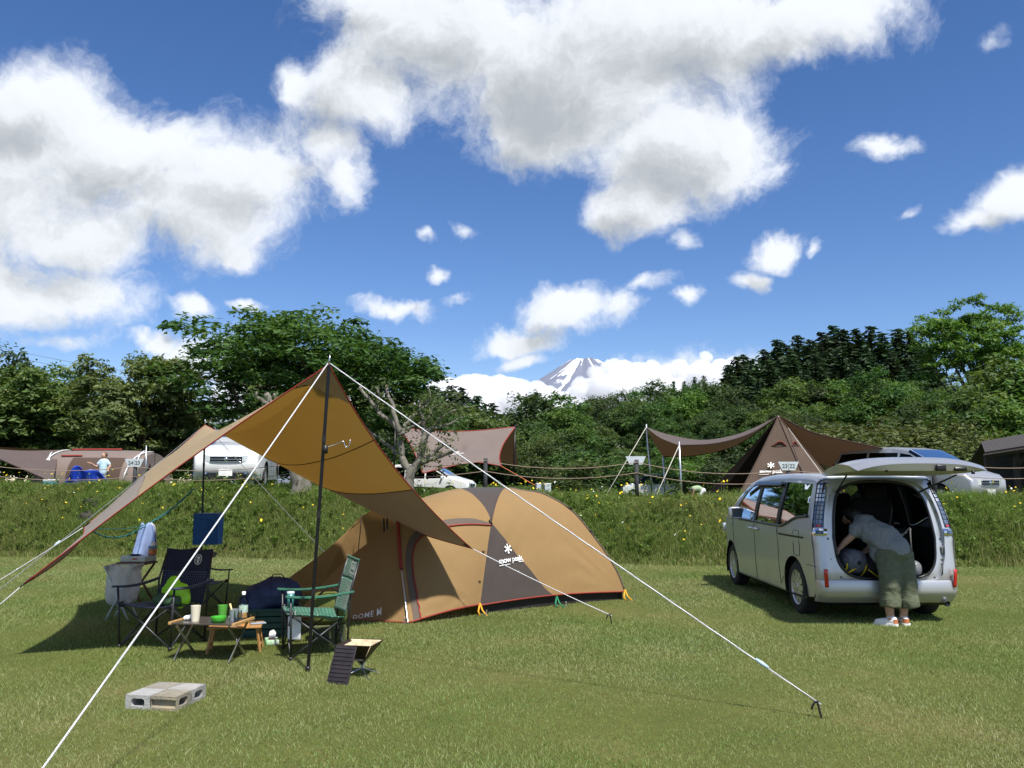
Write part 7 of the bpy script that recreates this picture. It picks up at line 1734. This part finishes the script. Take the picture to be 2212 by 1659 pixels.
MB().grid(lambda a, v: tun(lerp(.35, .86, a), lerp(.02, .26, v)) + Vector((0, -.02, 0)), 14, 8).build('front_door', BG_DARK, tt_, True, world=True, label='dark open front door')
MB().tube([tun(lerp(.20, .70, i / 14), .50) + Vector((0, -.25, .02)) for i in range(15)], .035, 6).build('roof_strap', TRIM_RED, tt_, True, world=True)
MB().tube([tun(lerp(.22, .42, i / 8), .28) + Vector((0, -.03, .02)) for i in range(9)], .03, 6).build('door_trim', TRIM_RED, tt_, True, world=True)
for a, b in (((.02, .42), (.20, .10)), ((.13, .52), (.09, .05)), ((.93, .45), (1.0, .10)), ((.985, .5), (.90, .05))):
    MB().tube([tun(lerp(a[0], b[0], i / 10), lerp(a[1], b[1], i / 10)) + Vector((0, -.04, .03)) for i in range(11)], .022, 6).build('frame_pole', WHITE_POLE, tt_, True, world=True)
bt_ = empty('brown_tarp', Vector((pix(30, 1042, 25).x, 25, 1.2)), 0, 'brown tarp with dark underside at the left edge behind the fence', 'tarp')
q1, q2, q3 = pix(-70, 962, 26.5), pix(128, 972, 27.0), pix(114, 1042, 23.6); q4 = pix(-160, 1040, 23.4)
MB().grid(lambda u, v: q1.lerp(q2, u).lerp(q3, v) + Vector((0, 0, -.08 * math.sin(math.pi * u) * (1 - v))), 12, 12).build('canopy_cloth', BG_BROWN, bt_, True, world=True)
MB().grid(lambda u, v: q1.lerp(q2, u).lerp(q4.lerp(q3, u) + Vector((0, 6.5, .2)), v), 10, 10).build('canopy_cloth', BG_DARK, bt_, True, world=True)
MB().tube([q1, q3], .02, 5).build('edge_binding', TRIM_DARK, bt_, True, world=True)
b_ = spot(316, 25.2); o = empty('canopy_pole', b_, 0, 'thin grey pole standing beside the tunnel tent', 'pole'); MB().tube([Vector((0, 0, 0)), pix(316, 962, 25.2) - b_], .025, 8).build('shaft', ALU, o, True)
o = empty('cool_box', spot(110, 22.6), .3, 'small teal and white cool box in the grass on the bank top', 'box'); MB().bbox((0, 0, .12), (.34, .24, .22), .03).build('body', mat('box_teal', (.03, .20, .25), .5), o); MB().bbox((0, 0, .25), (.35, .25, .06), .02).build('lid', WHITE_POLE, o)

# ------------------------------------------------------------------ far people
def far_person():
    b = spot(222, 23.2); top = pix(219, 977, 23.2).z; h = top - b.z; k = h / 1.2
    root = empty('person', b, 0, 'person in pale blue T-shirt spreading a blue sheet by the tunnel tent', 'person'); Z = lambda x, y, z: Vector((x, y, z)) * k
    m = MB()
    for s in (-1, 1):
        capsule_chain(m, [Z(s * .07, 0, .56), Z(s * .075, -.01, .30), Z(s * .075, .01, .05)], [.075 * k, .055 * k, .04 * k], 10); capsule_chain(m, [Z(s * .075, .0, .03), Z(s * .08, -.11, .025)], [.04 * k, .03 * k], 8)
    capsule_chain(m, [Z(0, 0, .56), Z(0, 0, .76), Z(0, 0, .92)], [.11 * k, .105 * k, .10 * k], 12); capsule_chain(m, [Z(0, 0, .95), Z(0, -.01, 1.04)], [.045 * k, .045 * k], 8)
    m.ell(Z(0, -.01, 1.09), (.075 * k, .088 * k, .10 * k)); m.ell(Z(-.075, -.02, 1.08), (.02 * k, .02 * k, .025 * k))
    hl_, hr_ = Z(-.33, -.18, .84), Z(.20, -.12, .68)
    capsule_chain(m, [Z(-.12, 0, .90), Z(-.20, -.04, .74), hl_], [.045 * k, .038 * k, .026 * k], 10); capsule_chain(m, [Z(.12, 0, .90), Z(.21, -.01, .76), hr_], [.045 * k, .038 * k, .026 * k], 10)
    hand(m, hl_, (-.6, -.4, .3), (0, -.3, 1), k * .8, .4, .1, True); hand(m, hr_, (.2, -.5, -.6), (0, -.4, 1), k * .8, .4, .1, False)
    remesh(m.build('body', SKIN, root, True), .011, 3)
    s_ = MB(); capsule_chain(s_, [Z(0, 0, .55), Z(0, 0, .75), Z(0, 0, .90)], [.135 * k, .13 * k, .115 * k], 14); capsule_chain(s_, [Z(-.08, 0, .91), Z(-.16, -.02, .82)], [.075 * k, .062 * k], 10); capsule_chain(s_, [Z(.08, 0, .91), Z(.17, 0, .82)], [.075 * k, .062 * k], 10)
    remesh(s_.build('shirt', mat('pale_blue_shirt', (.46, .62, .68), .9, var=.05), root, True), .016, 3)
    t_ = MB(); [capsule_chain(t_, [Z(s * .065, 0, .54), Z(s * .075, -.01, .30), Z(s * .078, 0, .10)], [.095 * k, .075 * k, .06 * k], 10) for s in (-1, 1)]; remesh(t_.build('trousers', mat('grey_trousers', (.22, .23, .22), .9), root, True), .014, 3)
    hr = MB(); hr.ell(Z(.015, .015, 1.115), (.085 * k, .09 * k, .09 * k)); remesh(hr.build('hair', mat('hair_brown', (.13, .06, .035), .6), root, True), .012, 3)
    sh = empty('blue_sheet', b + Vector((-.35, -.2, 0)), 0, 'crumpled bright blue sheet held up by the person in pale blue', 'sheet')
    c = [(-.62, -.1, .02), (-.40, -.15, .38), (-.16, -.2, .74), (.02, -.2, .70), (.15, -.16, .60), (.45, -.1, .62), (.62, -.06, .50), (.85, -.1, .28), (1.12, -.15, .04)]
    def drape(u, v): t = poly_at(c, u); return Vector((t.x * k, t.y - .10 * math.sin(u * 26) * (1 - v * .5) + .25 * (1 - v) - .2, max(.0, t.z * v * k + .03 * mnoise.noise(Vector((u * 8, v * 5, 1))))))
    MB().grid(drape, 60, 12).build('cloth', mat('sheet_blue', (.012, .055, .52), .45, var=.3, scale=5, bump=.6, bscale=9), sh, True, solid=.006)
far_person()
def crouching():
    p = spot(1507, 46); p.z = .5; root = empty('person', p, 0, 'person bent over in white and pale green right of the small white van', 'person')
    m = MB(); hip, shd = Vector((.25, 0, .62)), Vector((-.22, -.05, .72))
    for s in (-1, 1): capsule_chain(m, [hip + Vector((0, s * .09, 0)), Vector((.12, s * .1, .36)), Vector((.22, s * .1, .05))], [.09, .065, .045], 8); capsule_chain(m, [shd + Vector((0, s * .14, 0)), Vector((-.30, s * .15, .45)), Vector((-.34, s * .12, .22))], [.05, .042, .03], 8)
    capsule_chain(m, [hip, (hip + shd) / 2 + Vector((0, 0, .07)), shd], [.14, .13, .13], 10); capsule_chain(m, [shd, Vector((-.36, -.05, .68))], [.06, .06], 8); m.ell((-.43, -.05, .64), (.10, .09, .11)); hand(m, Vector((-.34, .12, .22)), (-.2, 0, -1), (-1, 0, 0), 1, .3); hand(m, Vector((-.34, -.12, .22)), (-.2, 0, -1), (-1, 0, 0), 1, .3)
    remesh(m.build('body', SKIN, root, True), .018, 2)
    s_ = MB(); capsule_chain(s_, [hip + Vector((-.08, 0, .03)), (hip + shd) / 2 + Vector((0, 0, .08)), shd], [.17, .165, .16], 10); remesh(s_.build('shirt', mat('shirt_palegreen', (.32, .42, .26), .9), root, True), .022, 2)
    t_ = MB(); t_.ell(hip + Vector((.02, 0, 0)), (.17, .18, .17)); [capsule_chain(t_, [hip + Vector((0, s * .09, 0)), Vector((.12, s * .1, .36)), Vector((.21, s * .1, .12))], [.12, .09, .07], 8) for s in (-1, 1)]; remesh(t_.build('trousers', mat('trousers_white', (.70, .70, .72), .9), root, True), .022, 2)
    remesh(MB().ell((-.42, -.05, .68), (.115, .105, .10)).build('hair', HAIR, root, True), .02, 2)
crouching()

# ------------------------------------------------------------------ hut at the right edge
hb = spot(2215, 33); hb.z = .75; hut = empty('hut', hb, 0, 'dark timber hut with tiled roof at the right edge', 'hut')
TIMBER = mat('dark_timber', (.045, .034, .026), .85, var=.3, scale=10, stretch=(1, 1, .2)); TILE = mat('roof_tile', (.060, .052, .048), .8, var=.35, scale=14)
e0, e1 = pix(2128, 978, 31.5) - hb, pix(2330, 946, 27.5) - hb; r0, r1 = pix(2120, 957, 36.0) - hb, pix(2330, 929, 32.0) - hb
ud = (e1 - e0).normalized(); vd = (r0 - e0); L_ = (e1 - e0).length; nrm = ud.cross(vd).normalized(); nrm = nrm if nrm.z > 0 else -nrm
tm_ = None; rows, cols = 11, 26
for i in range(rows):
    for j in range(cols):
        c = e0 + ud * (L_ * (j + .5) / cols) + vd * ((i + .5) / rows) + nrm * .03
        if tm_ is None:
            rot = Matrix((ud, vd.normalized(), nrm)).transposed(); tl_ = MB().box((0, 0, 0), (L_ / cols * .97, vd.length / rows * 1.12, .035), rot @ Matrix.Rotation(R(4), 3, 'X')); ob = tl_.build('roof_tile', TILE, hut); tm_ = ob.data; ob.location = c
        else:
            ob = link('roof_tile', tm_, hut); ob.location = c
MB().add([e0, e1, r1, r0, e0 - nrm * .06, e1 - nrm * .06, r1 - nrm * .06, r0 - nrm * .06], [(0, 1, 2, 3), (7, 6, 5, 4), (0, 4, 5, 1), (3, 2, 6, 7), (0, 3, 7, 4), (1, 5, 6, 2)]).build('roof_board', TIMBER, hut)
MB().tube([e0 + Vector((0, 0, -.10)), e1 + Vector((0, 0, -.10))], .10, 4).build('eave_beam', TIMBER, hut)
bk0, bk1 = r0 + Vector((1.0, 3.2, -1.0)), r1 + Vector((.5, 3.2, -1.0)); MB().add([r0, r1, bk1, bk0], [(0, 1, 2, 3)]).build('roof_board', TIMBER, hut, solid=.06)
for f_ in (.02, .36, .72, .98):
    q = e0.lerp(e1, f_) + vd * .08; MB().box((q.x, q.y, (q.z - .15) / 2), (.16, .16, q.z - .15)).build('post', TIMBER, hut); MB().tube([Vector((q.x, q.y, q.z - .8)), Vector((q.x, q.y, q.z - .2)) + ud * .55], .05, 4).build('knee_brace', TIMBER, hut)
w0_, w1_ = r0 + Vector((.4, .5, 0)), r1 + Vector((.3, .5, 0)); MB().add([Vector((w0_.x, w0_.y, 0)), Vector((w1_.x, w1_.y, 0)), w1_, w0_], [(0, 1, 2, 3)]).build('rear_wall', mat('hut_wall', (.03, .026, .022), .9, var=.3), hut, solid=.1)

# ------------------------------------------------------------------ stones on the bank, overhead wires
ROCK = mat('dark_rock', (.040, .034, .033), .9, var=.4, scale=6, bump=.9, bscale=14)
for (px, py, D, s), lb in zip(((345 / 2.16 + 40, 1080, 19.6, (.42, .3, .18)), (262, 1078, 19.8, (.36, .25, .13)), (190, 1108, 19.1, (.28, .25, .16))), ('dark rounded rock in the bank left of the tarp', 'dark flat rock in the bank beside the tarp edge', 'small dark rock low in the bank')):
    p = pix(px, py, D); z = height(p.x, D); o = empty('bank_rock', Vector((p.x, D + .12, z - .08)), px, lb, 'rock')
    bm = bmesh.new(); bmesh.ops.create_icosphere(bm, subdivisions=3, radius=1)
    for v in bm.verts: v.co = Vector((v.co.x * s[0], v.co.y * s[1], v.co.z * s[2])) * (1 + .35 * mnoise.noise(v.co * 1.7 + Vector((px, 0, 0))))
    MB().bm(bm).build('stone', ROCK, o, True)
for k, dy in enumerate((0, 14, 34)):
    a, b = pix(-260, 690 + dy, 260), pix(300, 806 + dy, 300); o = empty('power_line', (a + b) / 2, 0, ('upper', 'middle', 'lower')[k] + ' overhead wire crossing the clouds at far left', 'wire')
    MB().tube(arc_pts(a, b, 1.2, 20), .06, 4).build('wire', mat('wire_grey', (.12, .13, .15), .6), o, world=True)

# ------------------------------------------------------------------ odds and ends on the terrace
q = pix(1952, 1012, 18.9); o = empty('carrier_bag', Vector((q.x, 18.9, height(q.x, 18.9))), 0, 'white bag with green and orange contents beside the fence behind the raised tailgate', 'bag')
hz = q.z - o.location.z
w_ = MB().ell((.05, 0, hz - .06), (.10, .09, .17)).build('bag_body', mat('bag_white', (.62, .66, .62), .6, bump=.7, bscale=9), o, True); remesh(w_, .015, 2); wrinkles(w_, 'carrier_folds', .07, .04)
MB().bbox((-.02, .02, hz + .07), (.20, .12, .12), .03).build('green_pack', mat('pack_green', (.02, .20, .13), .6), o, True)
MB().ell((-.10, 0, hz - .04), (.055, .06, .12)).build('orange_pack', mat('pack_orange', (.42, .12, .05), .6), o, True)
MB().box((0, .05, (hz - .2) / 2), (.22, .20, hz - .2)).build('stand', TIMBER, o)
for px, D, s_, lb in ((1163, 24.0, .07, 'small grey white box in the weeds right of the canopy pole'), (1182, 23.4, .09, 'small white box in the weeds left of the rope fence plate')):
    p = spot(px, D); o = empty('white_box', p, .3, lb, 'box'); zt = pix(px, 1046, D).z - p.z; MB().bbox((0, 0, zt / 2), (s_ * 2, s_ * 1.6, zt), .015).build('body', mat('box_white', (.42, .46, .50), .6), o); MB().bbox((0, 0, zt + .012), (s_ * 2.1, s_ * 1.7, .03), .008).build('lid', WHITE_POLE, o)
